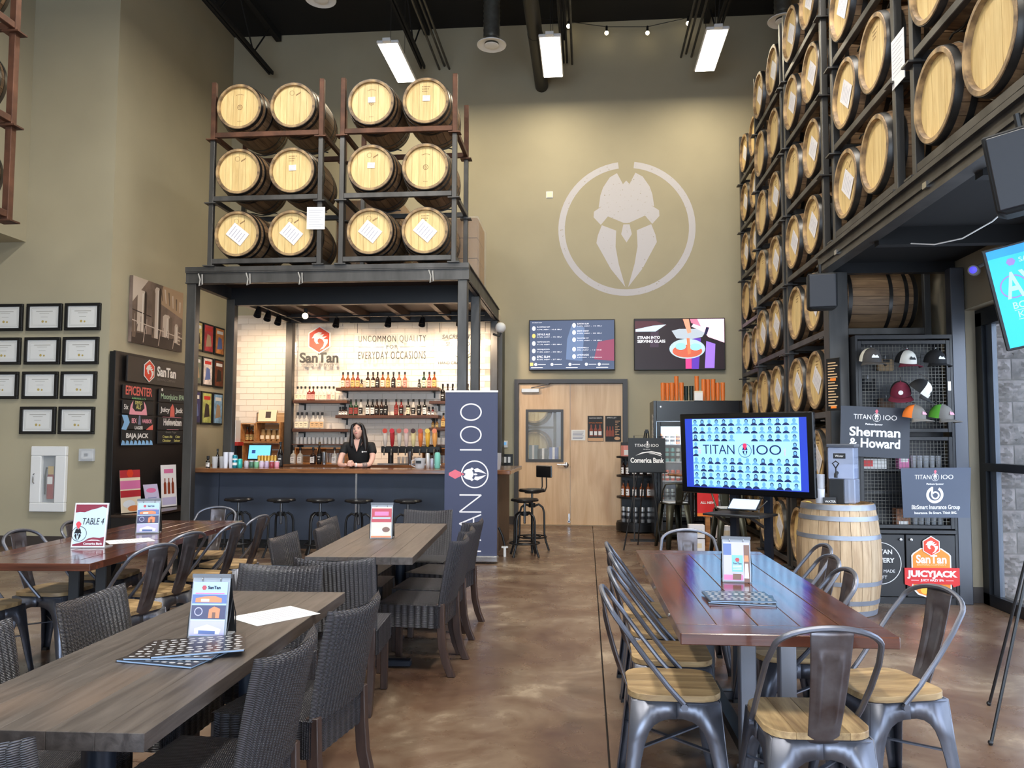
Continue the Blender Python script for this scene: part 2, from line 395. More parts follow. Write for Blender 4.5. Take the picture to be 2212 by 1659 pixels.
part('flexible_duct', MB().tube(pts, [.125+.008*(i % 2) for i in range(30)], 16), GALV, t)
part('collar', MB().cyl((0,0,.03), .11, .1, 18), GALV, t)
part('outer_cone', MB().lathe([(.05,.04),(.12,.03),(.225,0),(.23,.012),(.12,.06),(.05,.06)], 28, False), WHITE, t)
part('inner_cone', MB().lathe([(.0,-.012),(.06,-.016),(.105,-.004),(.11,.004),(.04,.02),(.0,.02)], 24, False), WHITE, t)
d2 = thing('air_diffuser', 'round white diffuser above the right barrel rack', 'vent', (2.98, 11.6, 7.8))
for k in list(t.children):
    c = k.copy(); COL.objects.link(c); c.parent = d2
d3 = thing('air_diffuser', 'round white diffuser cut by the top edge over left rack', 'vent', (-3.9, 10.7, 7.93))
for k in list(t.children):
    c = k.copy(); COL.objects.link(c); c.parent = d3
t = thing('string_lights', 'string of four small bulbs hanging along the back wall', 'string lights', (0, 13.0, 0))
BP = [(-.3, 8.64), (.36, 8.49), (1.06, 8.46), (1.75, 8.6)]
part('wire', MB().tube([(-1.0,0,8.84),(-.3,0,8.72),(.36,0,8.6),(1.06,0,8.57),(1.75,0,8.7),(2.4,0,8.84)], .006, 5), BLACK, t)
for x, z in BP:
    part('socket', MB().cyl((x,0,z+.03), .02, .09, 8), BLACK, t)
    part('bulb', MB().ball((x,0,z), .035, 10), mat('bulb_glow', (255,236,190), .4, emit=14), t)
t = thing('wall_sensor', 'small white square plate left of the wall emblem', 'wall plate', (-.64, 13.29, 5.76))
part('plate', MB().box(-.06,.06,0,.012,-.06,.06), WHITE, t, bevel=.004); part('face', MB().box(-.045,.045,-.008,.0,-.045,.045), mat('cream_plastic', (240,232,205), .5), t)

# ------------------------------------------------------------------ double door
BIRCH = wood('birch', (224,192,154), (204,166,126), .4, 3, 'Z', rnd=.04, knots=(176,134,96))
FRM = mat('door_frame_paint', (66,64,66), .45)
d = struct('door_2', MB().box(-1.24,-1.17,13.2,13.33,0,2.5).box(.62,.70,13.2,13.33,0,2.5).box(-1.17,.62,13.2,13.33,2.43,2.5), FRM)
lf = part('left_leaf', MB().box(-1.165,-1.03,13.25,13.29,.01,2.42).box(-.41,-.282,13.25,13.29,.01,2.42).box(-1.03,-.41,13.25,13.29,.01,1.11).box(-1.03,-.41,13.25,13.29,1.95,2.42), BIRCH, d)
part('right_leaf', MB().box(-.276,.615,13.25,13.29,.01,2.42), BIRCH, d)
wf = part('window_frame', MB().box(-1.045,-1.0,13.235,13.255,1.08,1.98).box(-.44,-.395,13.235,13.255,1.08,1.98).box(-1.0,-.44,13.235,13.255,1.08,1.125).box(-1.0,-.44,13.235,13.255,1.935,1.98), mat('window_frame_grey', (70,70,72), .45), d)
part('pane', MB().box(-1.03,-.41,13.265,13.27,1.11,1.95), mat('window_glass', (235,240,240), .02, alpha=.12), d)
h = part('lever_handle', MB().at(Matrix.Translation((-.35,13.235,1.03)) @ Matrix.Rotation(PI/2,4,'X')).lathe([(.045,-.015),(.045,.01),(.03,.02)], 16).at(Matrix.Identity(4)).tube([(-.35,13.2,1.03),(-.40,13.19,1.03),(-.50,13.19,1.035)], .012, 8), CHROME, d)
part('closer', MB().box(-1.12,-.81,13.19,13.25,2.27,2.34), mat('closer_silver', (205,205,205), .4, .4), d, bevel=.008)
part('closer_arm', MB().bar((-.95,13.2,2.35),(-.62,13.2,2.42),.014).bar((-.62,13.2,2.42),(-1.0,13.2,2.45),.014), FRM, d)
part('floor_bolt', MB().box(-.31,-.29,13.235,13.25,.06,.2).box(-.32,-.28,13.235,13.25,.05,.08), CHROME, d)
part('threshold', MB().box(-1.17,.62,13.2,13.3,0,.012), mat('threshold', (150,130,104), .5), d)
# what shows through the door window: a dim store room
struct('wall_store', MB().box(-2.6,1.2,17.0,17.05,0,3.4).box(-2.65,-2.6,13.45,17,0,3.4).box(1.2,1.25,13.45,17,0,3.4).box(-2.6,1.2,13.45,17,3.4,3.45).box(-2.6,1.2,14.6,17,-.1,-.02), mat('store_wall', (170,172,178), .8))
area('store_lamp', (-.6, 15.0, 3.3), (0,0,0), 1.6, 2.0, 60, (.85,.92,1))
for i,(x0,x1,h_,c,l_) in enumerate(((-1.02,-.86,1.36,(120,140,150),'blue grey carton behind the door window'),(-.85,-.68,1.3,(60,62,66),'dark carton second behind the door window'),(-.66,-.5,1.32,(90,110,170),'blue carton third behind the door window'),(-.49,-.28,1.34,(190,176,140),'tan carton rightmost behind the door window'))):
    t = thing('carton', l_, 'box', ((x0+x1)/2, 13.75, 0)); w_ = (x1-x0)/2-.004
    part('body', MB().box(-w_,w_,-.15,.15,1.0,h_), mat('carton_%d' % i, c, .8), t); part('tape', MB().box(-.02,.02,-.152,.152,.999,h_+.002), PAPER, t)
t = thing('store_shelf', 'grey shelf holding cartons behind the door window', 'shelf', (-.65,13.75,0))
part('shelf_board', MB().box(-.6,.6,-.2,.2,.96,1.0), STEEL, t)
for x in (-.57,.57): part('leg', MB().box(x-.02,x+.02,-.02,.02,0,.96), STEEL, t)
# posters and notice on the right leaf
def poster(name, label, cat, x0, x1, z0, z1, y, base, art, M=None, thick=.004):
    t = thing(name, label, cat, ((x0+x1)/2, y, (z0+z1)/2)); w_ = (x1-x0)/2; h_ = (z1-z0)/2
    part('sheet', MB().box(-w_,w_,0,thick,-h_,h_), base, t)
    if art: art(t, w_, h_)
    return t
DKP = mat('poster_black', (36,34,34), .6); RED = mat('red_print', (196,52,44), .6); ORG = mat('orange_print', (238,130,44), .6); TAN = mat('tan_print2', (206,160,120), .6); AMB = mat('amber_print', (140,62,36), .5)
def art_bottles(t, w_, h_):
    text('SANTAN SPIRITS', t, 0, -.002, h_*.82, w_*1.6, PAPER, .03); text('OFFICIAL SPONSOR', t, 0, -.002, h_*.45, w_*1.7, ORG, .03)
    for k in (-1,0,1):
        x = k*w_*.55
        part('printed_bottle', MB().flat([(x-.03,-h_*.6),(x+.03,-h_*.6),(x+.03,-.02),(x+.012,.02),(x+.012,.07),(x-.012,.07),(x-.012,.02),(x-.03,-.02)], -.001), AMB, t)
        part('printed_label', MB().rect(x-.026,x+.026,-h_*.5,-h_*.2,-.0016), PAPER, t)
    part('printed_strip', MB().rect(-w_*.95,w_*.95,-h_*.97,-h_*.72,-.001), TAN, t)
def art_menu(t, w_, h_):
    text('SPIRITS LIST', t, -w_*.2, -.002, h_*.85, w_*1.2, PAPER, .03)
    mb = MB()
    for i in range(9): mb.rect(w_*.25, w_*.85-(i*7 % 5)*.012, h_*(.6-.13*i)-.008, h_*(.6-.13*i)+.002, -.001)
    part('printed_lines', mb, TAN, t)
    for k in (-1.2,-.5,.2):
        x = k*w_*.5-.02
        part('printed_bottle', MB().flat([(x-.022,-h_*.6),(x+.022,-h_*.6),(x+.022,-.04),(x+.009,-.01),(x+.009,.04),(x-.009,.04),(x-.009,-.01),(x-.022,-.04)], -.001), AMB, t)
    part('printed_plate', MB().disc(w_*.5,-h_*.75,.05,-.001,14,.03), TAN, t)
poster('door_poster', 'dark poster with three bottles on the right door, left one', 'poster', .02,.29,1.43,1.87,13.244, DKP, art_bottles)
poster('door_poster', 'dark poster with printed list on the right door, right one', 'poster', .32,.59,1.43,1.87,13.244, DKP, art_menu)
def art_notice(t, w_, h_):
    mb = MB()
    for i in range(6): mb.rect(-w_*.8,w_*(.8-.1*(i % 3)),h_*(.6-.25*i)-.004,h_*(.6-.25*i)+.004,-.001)
    part('printed_lines', mb, mat('grey_print', (120,124,150), .7), t)
poster('door_notice', 'white paper notice taped on the birch door beside posters', 'notice', -.26,-.02,1.45,1.63,13.244, PAPER, art_notice)
t = thing('light_switch', 'black framed double light switch left of the double door', 'switch', (-1.37,13.29,1.11))
part('plate', MB().box(-.1,.1,0,.01,-.1,.1), BLACK, t, bevel=.003)
for x in (-.035,.035): part('rocker', MB().box(x-.022,x+.022,-.008,0,-.05,.05), WHITE, t)
t = thing('thermostat', 'small white thermostat with lit display above the light switch', 'thermostat', (-1.42,13.29,1.38))
part('body', MB().box(-.06,.06,-.015,.01,-.06,.06), WHITE, t, bevel=.005); part('display', MB().box(-.035,.035,-.017,-.014,-.015,.035), mat('thermo_lcd', (110,170,220), .4, emit=.6), t)

# ------------------------------------------------------------------ wall televisions
def glow(name, c, e): return mat(name, c, .4, emit=e)
t = thing('menu_screen', 'wall screen listing beers in two columns, left of two', 'television', (-.25,13.2,3.09))
part('bezel', MB().box(-.74,.74,0,.07,-.44,.44), BLACK, t, bevel=.006)
part('screen', MB().rect(-.725,.725,-.42,.425,-.001), glow('menu_blue', (70,84,116), .55), t)
part('pink_glow_area', MB().flat([(.38,-.25),(.725,-.28),(.725,.1),(.45,.05)], -.0015), glow('menu_pink', (150,64,96), .5), t)
mbx = MB()
part('pale_glow_area', MB().flat([(-.1,-.25),(.18,-.28),(.22,.3),(.0,.36),(-.08,.1)], -.0015), glow('menu_pale', (104,126,166), .55), t)
WG = glow('white_glow', (240,240,245), 1.0); YG = glow('yellow_glow', (226,196,110), .9)
NM = [('EL GRINGO SLIM','4.7% ABV - 10.5 IBU'),('DEVILS ALE','5.5% ABV - 45 IBU'),('HOPSHOCK IPA','7.1% ABV - 85 IBU'),('MOONJUICE IPA','7.3% ABV - 50 IBU'),('EPIC SLIM','8.5% ABV - 27 IBU')]
N2 = [('SUNTAN SLIM','5.0% ABV - 12 IBU'),('BREW CREW','6.0% ABV - 20 IBU'),('PEACHTREE WIT','5.0% ABV - 18 IBU'),('SARSAPARILLA','0% ABV - 12 OZ'),('LIMONADE','Lemon - Hibiscus')]
text('ON DRAFT NOW', t, -.6, -.002, .39, .17, WG, .03)
for k in range(5):
    z = .29-.13*k
    part('menu_icon', MB().disc(-.655,z,.03,-.002,14,.04), YG if k == 1 else WG, t)
    text(NM[k][0], t, -.60, -.002, z+.025, .22, WG, .03, align='LEFT'); text(NM[k][1], t, -.60, -.002, z-.02, .42, WG, .02, align='LEFT', height=.016)
    z2 = .34-.125*k-(.04 if k > 2 else 0)
    part('menu_icon', MB().disc(.04,z2,.03,-.002,14,.04), WG, t)
    text(N2[k][0], t, .09, -.002, z2+.025, .2, WG, .03, align='LEFT'); text(N2[k][1], t, .09, -.002, z2-.015, .42, WG, .02, align='LEFT', height=.014)
mb = MB().rect(-.72,-.665,-.36,-.305,-.002); part('menu_icon', mb, YG, t)
for x in (-.62,-.34,-.03,.25,.47): part('menu_icon', MB().disc(x,-.335,.025,-.002), WG, t); part('menu_line', MB().rect(x+.04,x+.17,-.34,-.33,-.002), WG, t)
for x in (-.7,-.1,.42): part('menu_line', MB().rect(x,x+.2,-.395,-.385,-.002), WG, t)
t = thing('recipe_screen', 'wall screen showing a drink being strained, right of two', 'television', (1.58,13.2,3.09))
part('bezel', MB().box(-.765,.765,0,.07,-.445,.445), BLACK, t, bevel=.006)
part('screen', MB().rect(-.75,.75,-.425,.43,-.001), glow('tv_dark', (34,16,26), .35), t)
def fp(name, poly, y, c, e=.9): return part(name, MB().flat(poly, y), glow('tv_%d_%d_%d' % c, c, e), t)
fp('screen_picture', [(-.75,.2),(-.3,.28),(-.2,.33),(-.4,.4),(-.75,.4)], -.0015, (70,30,40))
fp('screen_picture', [(-.74,.22),(-.4,.22),(-.22,.34),(-.45,.32),(-.74,.26)], -.002, (190,210,225))
fp('screen_picture', [(.2,-.425),(.32,-.425),(.36,.1),(.22,.1)], -.0015, (90,50,170)); fp('screen_picture', [(.42,-.41),(.58,-.41),(.6,.0),(.45,.05)], -.0015, (150,110,220)); fp('screen_picture', [(.1,-.42),(.2,-.42),(.2,-.2),(.1,-.2)], -.0015, (210,60,130))
fp('screen_picture', [(-.5,-.05),(-.35,-.05),(-.35,.3),(-.48,.3)], -.0015, (60,40,60), .6)
part('printed_glass', MB().disc(.13,-.08,.3,-.0025,28,.17), glow('tv_glass', (180,205,215), .8), t)
part('printed_drink', MB().disc(.13,-.12,.25,-.003,28,.11), glow('tv_drink', (200,96,70), .8), t)
part('printed_ice', MB().disc(.02,-.04,.09,-.0035,14,.06).disc(.27,-.05,.1,-.0035,14,.06), glow('tv_ice', (150,215,225), .8), t)
fp('screen_picture', [(-.13,.23),(-.05,.1),(.18,.08),(.38,.12),(.45,.22),(.3,.26),(0,.26)], -.004, (170,180,190))
fp('screen_picture', [(.06,.43),(.16,.43),(.2,.2),(.14,.18)], -.0045, (230,150,120)); fp('screen_picture', [(.12,.1),(.17,.1),(.19,-.16),(.14,-.18)], -.0045, (220,120,80))
fp('screen_picture', [(.2,.3),(.42,.2),(.48,.12),(.75,.02),(.75,.43),(.3,.43)], -.005, (250,205,225))
fp('screen_picture', [(.2,.36),(.36,.3),(.3,.43),(.18,.43)], -.0055, (230,120,150)); fp('screen_picture', [(.41,.16),(.46,.16),(.5,.28),(.45,.29)], -.006, (20,20,60))
text('STRAIN INTO', t, -.71, -.003, .115, .38, WG, .06, align='LEFT', bold=.02); text('SERVING GLASS', t, -.71, -.003, .05, .47, WG, .06, align='LEFT', bold=.02)
# ------------------------------------------------------------------ barrels
HEADW = wood('barrel_head_oak', (230,202,142), (206,172,112), .5, 7, 'Z', rnd=.08)
STAVE = wood('barrel_stave_oak', (150,118,84), (104,78,54), .6, 6, 'Y', rnd=.22)
CHIME = mat('barrel_chime', (168,138,96), .55, noise=(12,.35), col2=(92,72,52))
HOOP = mat('barrel_hoop', (74,72,70), .38, .85, noise=(6,.3))
BL, BR_, BM = .92, .293, .345
def brad(y):  # radius along the barrel, y measured from the middle
    q = y/(BL/2); return BM-(BM-BR_)*q*q
NS = 24; YS_ = [-.46,-.40,-.3,-.15,0,.15,.3,.40,.46]
def stave_mb(k, n=NS, gap=.006):
    mb = MB(); a0 = 2*PI*k/n+gap; a1 = 2*PI*(k+1)/n-gap
    v = []; f = []
    for y in YS_:
        r = brad(y)
        for a in (a0, (a0+a1)/2, a1): v.append((r*math.cos(a), y, r*math.sin(a)))
        for a in (a1, a0): v.append(((r-.028)*math.cos(a), y, (r-.028)*math.sin(a)))
    for i in range(len(YS_)-1):
        for j in range(5): f.append((i*5+j, i*5+(j+1) % 5, (i+1)*5+(j+1) % 5, (i+1)*5+j))
    f += [(0,4,3,2,1), tuple((len(YS_)-1)*5+j for j in range(5))]
    return mb.add(v, f)
stave_mesh = stave_mb(0).mesh('stave', STAVE, angle=50)
mb = MB()
for k in range(NS): 
    s_ = stave_mb(k); mb.add(s_.v, s_.f)
staves_mesh = mb.mesh('staves', STAVE, angle=50)
hoop_meshes = []
for y, w_ in ((-.435,.045),(-.345,.038),(-.19,.036),(.19,.036),(.345,.038),(.435,.045)):
    mb = MB().at(Matrix.Rotation(-PI/2, 4, 'X'))
    mb.lathe([(brad(y-w_/2)+.0005, y-w_/2), (brad(y-w_/2)+.004, y-w_/2), (brad(y+w_/2)+.004, y+w_/2), (brad(y+w_/2)+.0005, y+w_/2)], 40, False)
    hoop_meshes.append(mb.mesh('hoop', HOOP, angle=40))
# chime: end ring of the staves seen from the front
def chime(sgn):
    mb = MB().at(Matrix.Rotation(-PI/2, 4, 'X')); y = sgn*.461
    return mb.lathe([(.258, y-sgn*.035), (.262, y+sgn*.002), (.290, y+sgn*.002), (.2925, y-sgn*.01)], 40, False).mesh('chime', CHIME)
ch_f, ch_b = chime(-1), chime(1)
board_meshes = []
NB = 6; RH = .262
for k in range(NB):
    x0 = -RH+2*RH*k/NB+.0012; x1 = -RH+2*RH*(k+1)/NB-.0012; top = []; 
    for i in range(7):
        x = x0+(x1-x0)*i/6; top.append((x, math.sqrt(max(0, RH*RH-x*x))))
    board_meshes.append(MB().prism(top + [(x, -z) for x, z in top[::-1]], -.428-.001*(k % 2), -.405).mesh('head_board', HEADW))
rear_mesh = MB().at(Matrix.Rotation(-PI/2, 4, 'X')).lathe([(.0001,.42),(.262,.42)], 24, False).mesh('rear_head', HEADW)
bung_mesh = MB().cyl((0,0,BM-.006), .028, .012, 12).mesh('bung', mat('bung_silicone', (196,190,176), .5))
STAMP = mat('head_stamp', (120,84,50), .7); SHEET = mat('tag_sheet', (228,224,226), .7)
def stamp_mesh(v):
    mb = MB()
    if v in (0, 3):
        mb.ring(0, 0, .028, .034, -.4305, -.4295, n=14); mb.ring(0, 0, .012, .016, -.4305, -.4295, n=10)
        for i in range(7): mb.rect(-.05+i*.015, -.042+i*.015, .155+.01*math.sin(i*.5), .165+.01*math.sin(i*.5), -.4298)
        for i in range(5): mb.rect(-.03+i*.012, -.023+i*.012, -.185, -.178, -.4298)
    elif v == 1:
        mb.ring(-.02, .17, .03, .033, -.4305, -.4295, n=12)
        for i in range(5): mb.rect(.03+i*.013, .04+i*.013, .13+.008*i, .15+.008*i, -.4298)
    else:
        for i in range(3):
            for j in range(6-i): mb.rect(-.05+j*.018, -.04+j*.018, .185-i*.03, .196-i*.03, -.4298)
    return mb.mesh('head_stamp', STAMP)
stamps = [stamp_mesh(v) for v in range(4)]
def tagsheet(kind):
    mb = MB(); c = math.cos(.9); s_ = math.sin(.9)
    if kind == 'diamond':
        w_, h_ = .095, .125
        P = lambda x, z: (x*c-z*s_, x*s_+z*c)
        mb.prism([P(-w_,-h_),P(w_,-h_),P(w_,h_),P(-w_,h_)], -.437, -.434).mat(1)
        for i in range(5): mb.flat([P(-w_*.75,.08-i*.04),P(w_*(.7-.2*(i % 2)),.08-i*.04),P(w_*(.7-.2*(i % 2)),.086-i*.04),P(-w_*.75,.086-i*.04)], -.4375)
    else:
        mb.prism([(-.045,.0),(.05,.003),(.049,.075),(-.046,.072)], -.436, -.433).mat(1)
        for i in range(3): mb.rect(-.035,.035-.015*(i % 2),.018+i*.02,.021+i*.02,-.4365)
    return mb.mesh('paper_tag', [SHEET, mat('tag_print', (150,150,166), .8)])
sheet_d, sheet_s = tagsheet('diamond'), tagsheet('small')
def barrel(label, loc, rz, group, detail, tagk=None, stamp=None, rot=None, cask='wine_barrel'):
    t = thing(cask, label, 'barrel', loc, rz, group, rot)
    if detail:
        off = rnd.random()*.2
        for k in range(NS): link('stave', stave_mesh, t, rot=(0, -2*PI*k/NS+off, 0))
    else: link('staves', staves_mesh, t, kind='stuff')
    for m_ in hoop_meshes: link('hoop', m_, t)
    link('chime', ch_f, t); link('chime', ch_b, t)
    for m_ in board_meshes: link('head_board', m_, t)
    link('rear_head', rear_mesh, t); link('bung', bung_mesh, t)
    if stamp is not None: link('head_stamp', stamps[stamp], t)
    if tagk: link('paper_tag', sheet_d if tagk == 'd' else sheet_s, t, rot=(0, rnd.uniform(-.06,.06), 0), label='white paper tag')
    return t
# ------------------------------------------------------------------ portable barrel racks (one per tier)
def rack(label, x0, x1, y0, y1, z, h, m_, group, axis, top=False, cr=()):
    """four flanged posts, front and rear beams and side rails; barrels lie along `axis`"""
    t = thing('barrel_rack', label, 'barrel rack', ((x0+x1)/2, (y0+y1)/2, z), group=group)
    a, b = (x1-x0)/2, (y1-y0)/2; p = .03
    for sx in (-1, 1):
        for sy in (-1, 1):
            part('post', MB().box(sx*a-p, sx*a+p, sy*b-p, sy*b+p, .008, h-(.006 if not top else -.0)), m_, t, bevel=.004)
            part('flange', MB().box(sx*a-.075, sx*a+.075, sy*b-.06, sy*b+.06, -.006, .008), m_, t)
    for sy in (-1, 1): part('beam', MB().box(-a+p, a-p, sy*b-.025, sy*b+.025, .03, .095), m_, t, bevel=.004)
    for sx in (-1, 1): part('side_rail', MB().box(sx*a-.025, sx*a+.025, -b+p, b-p, .03, .09), m_, t, bevel=.004)
    for cx, cy, cz in cr:   # cradles under each barrel end
        for e in (-1, 1):
            mb = MB()
            if axis == 'Y':
                mb.at(Matrix.Translation((cx, e*.30, 0)))
                mb.tube([(-.2,0,.095),(-.15,0,cz-.312),(-.08,0,cz-.331),(0,0,cz-.343),(.08,0,cz-.331),(.15,0,cz-.312),(.2,0,.095)], .008, 6)
            else:
                mb.at(Matrix.Translation((e*.30, cy, 0)))
                mb.tube([(0,-.2,.095),(0,-.15,cz-.312),(0,-.08,cz-.331),(0,0,cz-.343),(0,.08,cz-.331),(0,.15,cz-.312),(0,.2,.095)], .008, 6)
            part('cradle', mb, BLACK, t)
    return t
TIER = ['top','middle','bottom']
LX = [(-4.79,-3.36,(-4.44,-3.735)), (-3.08,-1.64,(-2.71,-2.01))]
LZ = [5.30, 4.467, 3.655]; LCZ = [5.72, 4.877, 4.068]
for s_, (x0, x1, bx) in enumerate(LX):
    side = ['left','right'][s_]
    for k in range(3):
        xm = (x0+x1)/2
        rack('%s steel rack of the %s stack on the bar canopy' % (TIER[k], side), x0, x1, 9.35, 10.27, LZ[k], (LZ[k-1]-LZ[k]) if k else .76, RUST if k == 0 else STEEL, 'racks on the bar canopy', 'Y', k == 0, [(x-xm, 0, LCZ[k]-LZ[k]) for x in bx])
        for i, x in enumerate(bx):
            tk = 'd' if k == 2 else ('s' if (s_, k, i) in ((0,1,1),(1,1,0),(1,0,0),(1,0,1)) else None)
            st = [[0,1,3,2],[1,2,1,0],[1,1,1,2]][k][s_*2+i]
            tx = {'d':' with tilted paper tag','s':' with small label'}.get(tk, '')
            barrel('oak barrel%s, %s in %s row of %s canopy rack' % (tx, ['left','right'][i], TIER[k], side), (x, 9.30+.46+.012*(i+k), LCZ[k]), 0, 'barrels on the bar canopy', True, tk, st)
t = thing('rack_notice', 'white paper notice clipped to post of left barrel rack', 'notice', (-3.40, 9.31, 4.24), rz=.05)
part('sheet', MB().box(-.115,.115,-.002,.002,-.14,.145), PAPER, t)
mb = MB()
for i in range(8): mb.rect(-.09,.09-.02*(i % 3),.1-.03*i,.104-.03*i,-.0025)
part('printed_lines', mb, mat('tag_print', (150,150,166), .8), t)
# wrapped pallets of cartons standing behind the racks
CART = mat('carton_brown', (176,140,98), .8); WRAP = mat('stretch_wrap', (225,228,228), .15, alpha=.22)
for px, pn, lab in ((-3.2, 4, 'wrapped pallet of brown cartons behind the left barrel rack'), (-2.05, 3, 'wrapped pallet of brown cartons behind the right barrel rack')):
    t = thing('carton_pallet', lab, 'pallet', (px, 11.35, 3.655))
    for r in range(pn):
        for c in range(3):
            for d_ in range(2): part('carton', MB().box(-.48+c*.32, -.17+c*.32, -.4+d_*.4, -.01+d_*.4, .14+r*.3, .43+r*.3), CART, t)
    part('wrap', MB().box(-.5,.5,-.42,.42,.12,.16+pn*.3), WRAP, t, bevel=.03)
    for y in (-.35,0,.35): part('runner', MB().box(-.5,.5,y-.04,y+.04,.0,.1), CART, t)
    part('deck_board', MB().box(-.5,.5,-.42,.42,.1,.12), CART, t)
# right-hand racks: two bays on the steel mezzanine, three bays down to the floor
RZ = [3.67+.8*k for k in range(4)]; FZ = [.432]+[.47+.8*k for k in range(1,8)]
NTH = ['lowest','second','third','fourth','fifth','sixth','seventh','top']
def bay(xf, yc, zs, name, detail_fn, gap=.35):
    y0, y1 = yc-.70, yc+.70; n_ = len(zs)
    for k, z in enumerate(zs):
        zb = z-.42; row = 'top' if k == n_-1 else NTH[k]
        rack('dark steel rack, %s tier of %s' % (row, name), xf, xf+.92, y0, y1, zb, zs[k+1]-zs[k] if k < n_-1 else .82, STEEL, 'racks along the right wall', 'X', k == n_-1, [(0, d, z-zb) for d in (-gap, gap)])
        for i, d in enumerate((-gap, gap)):
            tk = 'd' if rnd.random() < .78 else None
            if name.startswith('nearest'): tk = None
            barrel('oak barrel%s, %s in %s row, %s' % (' with tag' if tk else '', ['nearer','farther'][i], row, name), (xf-.045+.46+rnd.uniform(-.012,.012), yc+d, z), -PI/2, 'barrels along the right wall', detail_fn(k, i), tk, rnd.choice((None,1,2)))
bay(2.27, 6.39, RZ, 'the far mezzanine bay', lambda k, i: True)
bay(2.27, 4.68, RZ, 'nearest mezzanine bay', lambda k, i: True)
bay(2.35, 8.36, FZ, 'floor bay behind hat cabinet', lambda k, i: i == 0 and k in (2, 3))
bay(2.35, 9.93, FZ, 'the middle floor bay', lambda k, i: False)
bay(2.56, 12.03, FZ, 'the floor bay by the back wall', lambda k, i: False)
t = thing('rack_notice', 'white paper notice clipped to a post of the mezzanine rack', 'notice', (2.225, 5.56, 4.20), rz=-PI/2)
part('sheet', MB().box(-.11,.11,-.002,.002,-.20,.16), PAPER, t)
mb = MB()
for i in range(9): mb.rect(-.09,.09-.02*(i % 3),.12-.03*i,.124-.03*i,-.0025)
part('printed_lines', mb, mat('tag_print', (150,150,166), .8), t)
barrel('oak barrel behind the door window, upper', (-1.05, 15.9, 2.085), 0, 'barrels in the store room', False)
barrel('oak barrel behind the door window, lower', (-1.05, 15.9, 1.33), 0, 'barrels in the store room', False)
t = thing('barrel_stand', 'steel stand under barrels behind the door window', 'stand', (-1.05, 15.9, 0))
for sx in (-1,1):
    part('post', MB().box(sx*.40-.03,sx*.40+.03,-.03,.03,-.02,2.4), STEEL, t)
for z in (.945, 1.70): part('shelf_bar', MB().box(-.37,.37,-.2,-.16,z-.01,z+.03).box(-.37,.37,.16,.2,z-.01,z+.03), STEEL, t)
# rack at the far left edge, mostly out of frame
for k in range(3):
    rack('rusty steel rack at the left picture edge, %s tier' % ['lowest','middle','top'][k], -6.38, -4.95, 5.25, 6.1, 3.31+.83*k, .83, RUST, 'racks at the left edge', 'Y', k == 2, [])
    barrel('oak barrel in the rack at left edge, %s tier' % ['lowest','middle','top'][k], (-5.34, 5.70, 3.73+.83*k), 0, 'barrels at the left edge', False)
t = thing('wall_shelf_frame', 'steel platform carrying the rack at the left edge', 'platform', (-6.05, 5.7, 3.16))
part('deck', MB().box(-3.4,.9,-.6,.0,.1,.143), STEEL, t); part('beam', MB().box(-3.4,.9,-.6,-.5,-.05,.1), STEEL, t)
# ------------------------------------------------------------------ steel canopy over the bar
CX0, CX1, CY0, CY1, CZ0, CZ1 = -5.11, -1.47, 9.33, 12.75, 3.438, 3.648
t = thing('bar_canopy', 'dark steel canopy frame over the bar carrying barrel racks', 'canopy', (0,0,0))
def channel(mb, x0, x1, y0, y1, z0, z1, ax):
    """C channel: web and two flanges"""
    if ax == 'X': mb.box(x0,x1,y0+.02,y0+.035,z0,z1).box(x0,x1,y0,y1,z1-.014,z1).box(x0,x1,y0,y1,z0,z0+.014)
    else: mb.box(x1-.035,x1-.02,y0,y1,z0,z1).box(x0,x1,y0,y1,z1-.014,z1).box(x0,x1,y0,y1,z0,z0+.014)
    return mb
part('front_beam', channel(MB(), CX0, CX1+.02, CY0, CY0+.09, CZ0, CZ1-.06, 'X').box(CX0,CX1+.02,CY0-.005,CY0+.1,CZ1-.058,CZ1), STEEL, t)
part('right_beam', channel(MB(), CX1-.07, CX1+.02, CY0+.1, CY1, CZ0, CZ1, 'Y'), STEEL, t)
part('left_beam', MB().box(CX0, CX0+.08, CY0+.1, CY1, CZ0, CZ1), STEEL, t)
part('rear_beam', MB().box(CX0, CX1, CY1-.08, CY1, CZ0, CZ1), STEEL, t)
part('middle_beam', MB().box(CX0+.08, CX1-.07, 10.45, 10.55, CZ0-.085, CZ1-.05), BLACK, t)
part('deck', MB().box(CX0+.08, CX1-.07, CY0+.1, CY1-.08, CZ1-.05, CZ1-.004), mat('deck_dark', (70,58,50), .5, .5), t)
for x in (-4.4,-3.7,-3.0,-2.3): part('joist', MB().box(x-.04,x+.04,10.55,CY1-.08,CZ0+.02,CZ1-.052), mat('joist_brown', (92,74,60), .5, .4), t)
for x, lab in ((CX0+.075,'l'),(CX1-.06,'r')):
    for y in (9.41, 10.5, 12.68): part('post', MB().box(x-.06,x+.06,y-.06,y+.06,0,CZ0), STEEL, t, bevel=.006)
for x, z in ((-4.93,3.42),(-4.3,3.42),(-3.62,3.42),(-1.95,3.42)):
    part('wire_loop', MB().tube([(x,9.32,3.56),(x+.03,9.31,3.48),(x+.02,9.31,3.40),(x+.06,9.31,3.42),(x+.05,9.32,3.55)], .008, 5), mat('pale_cable', (170,166,160), .5), t)
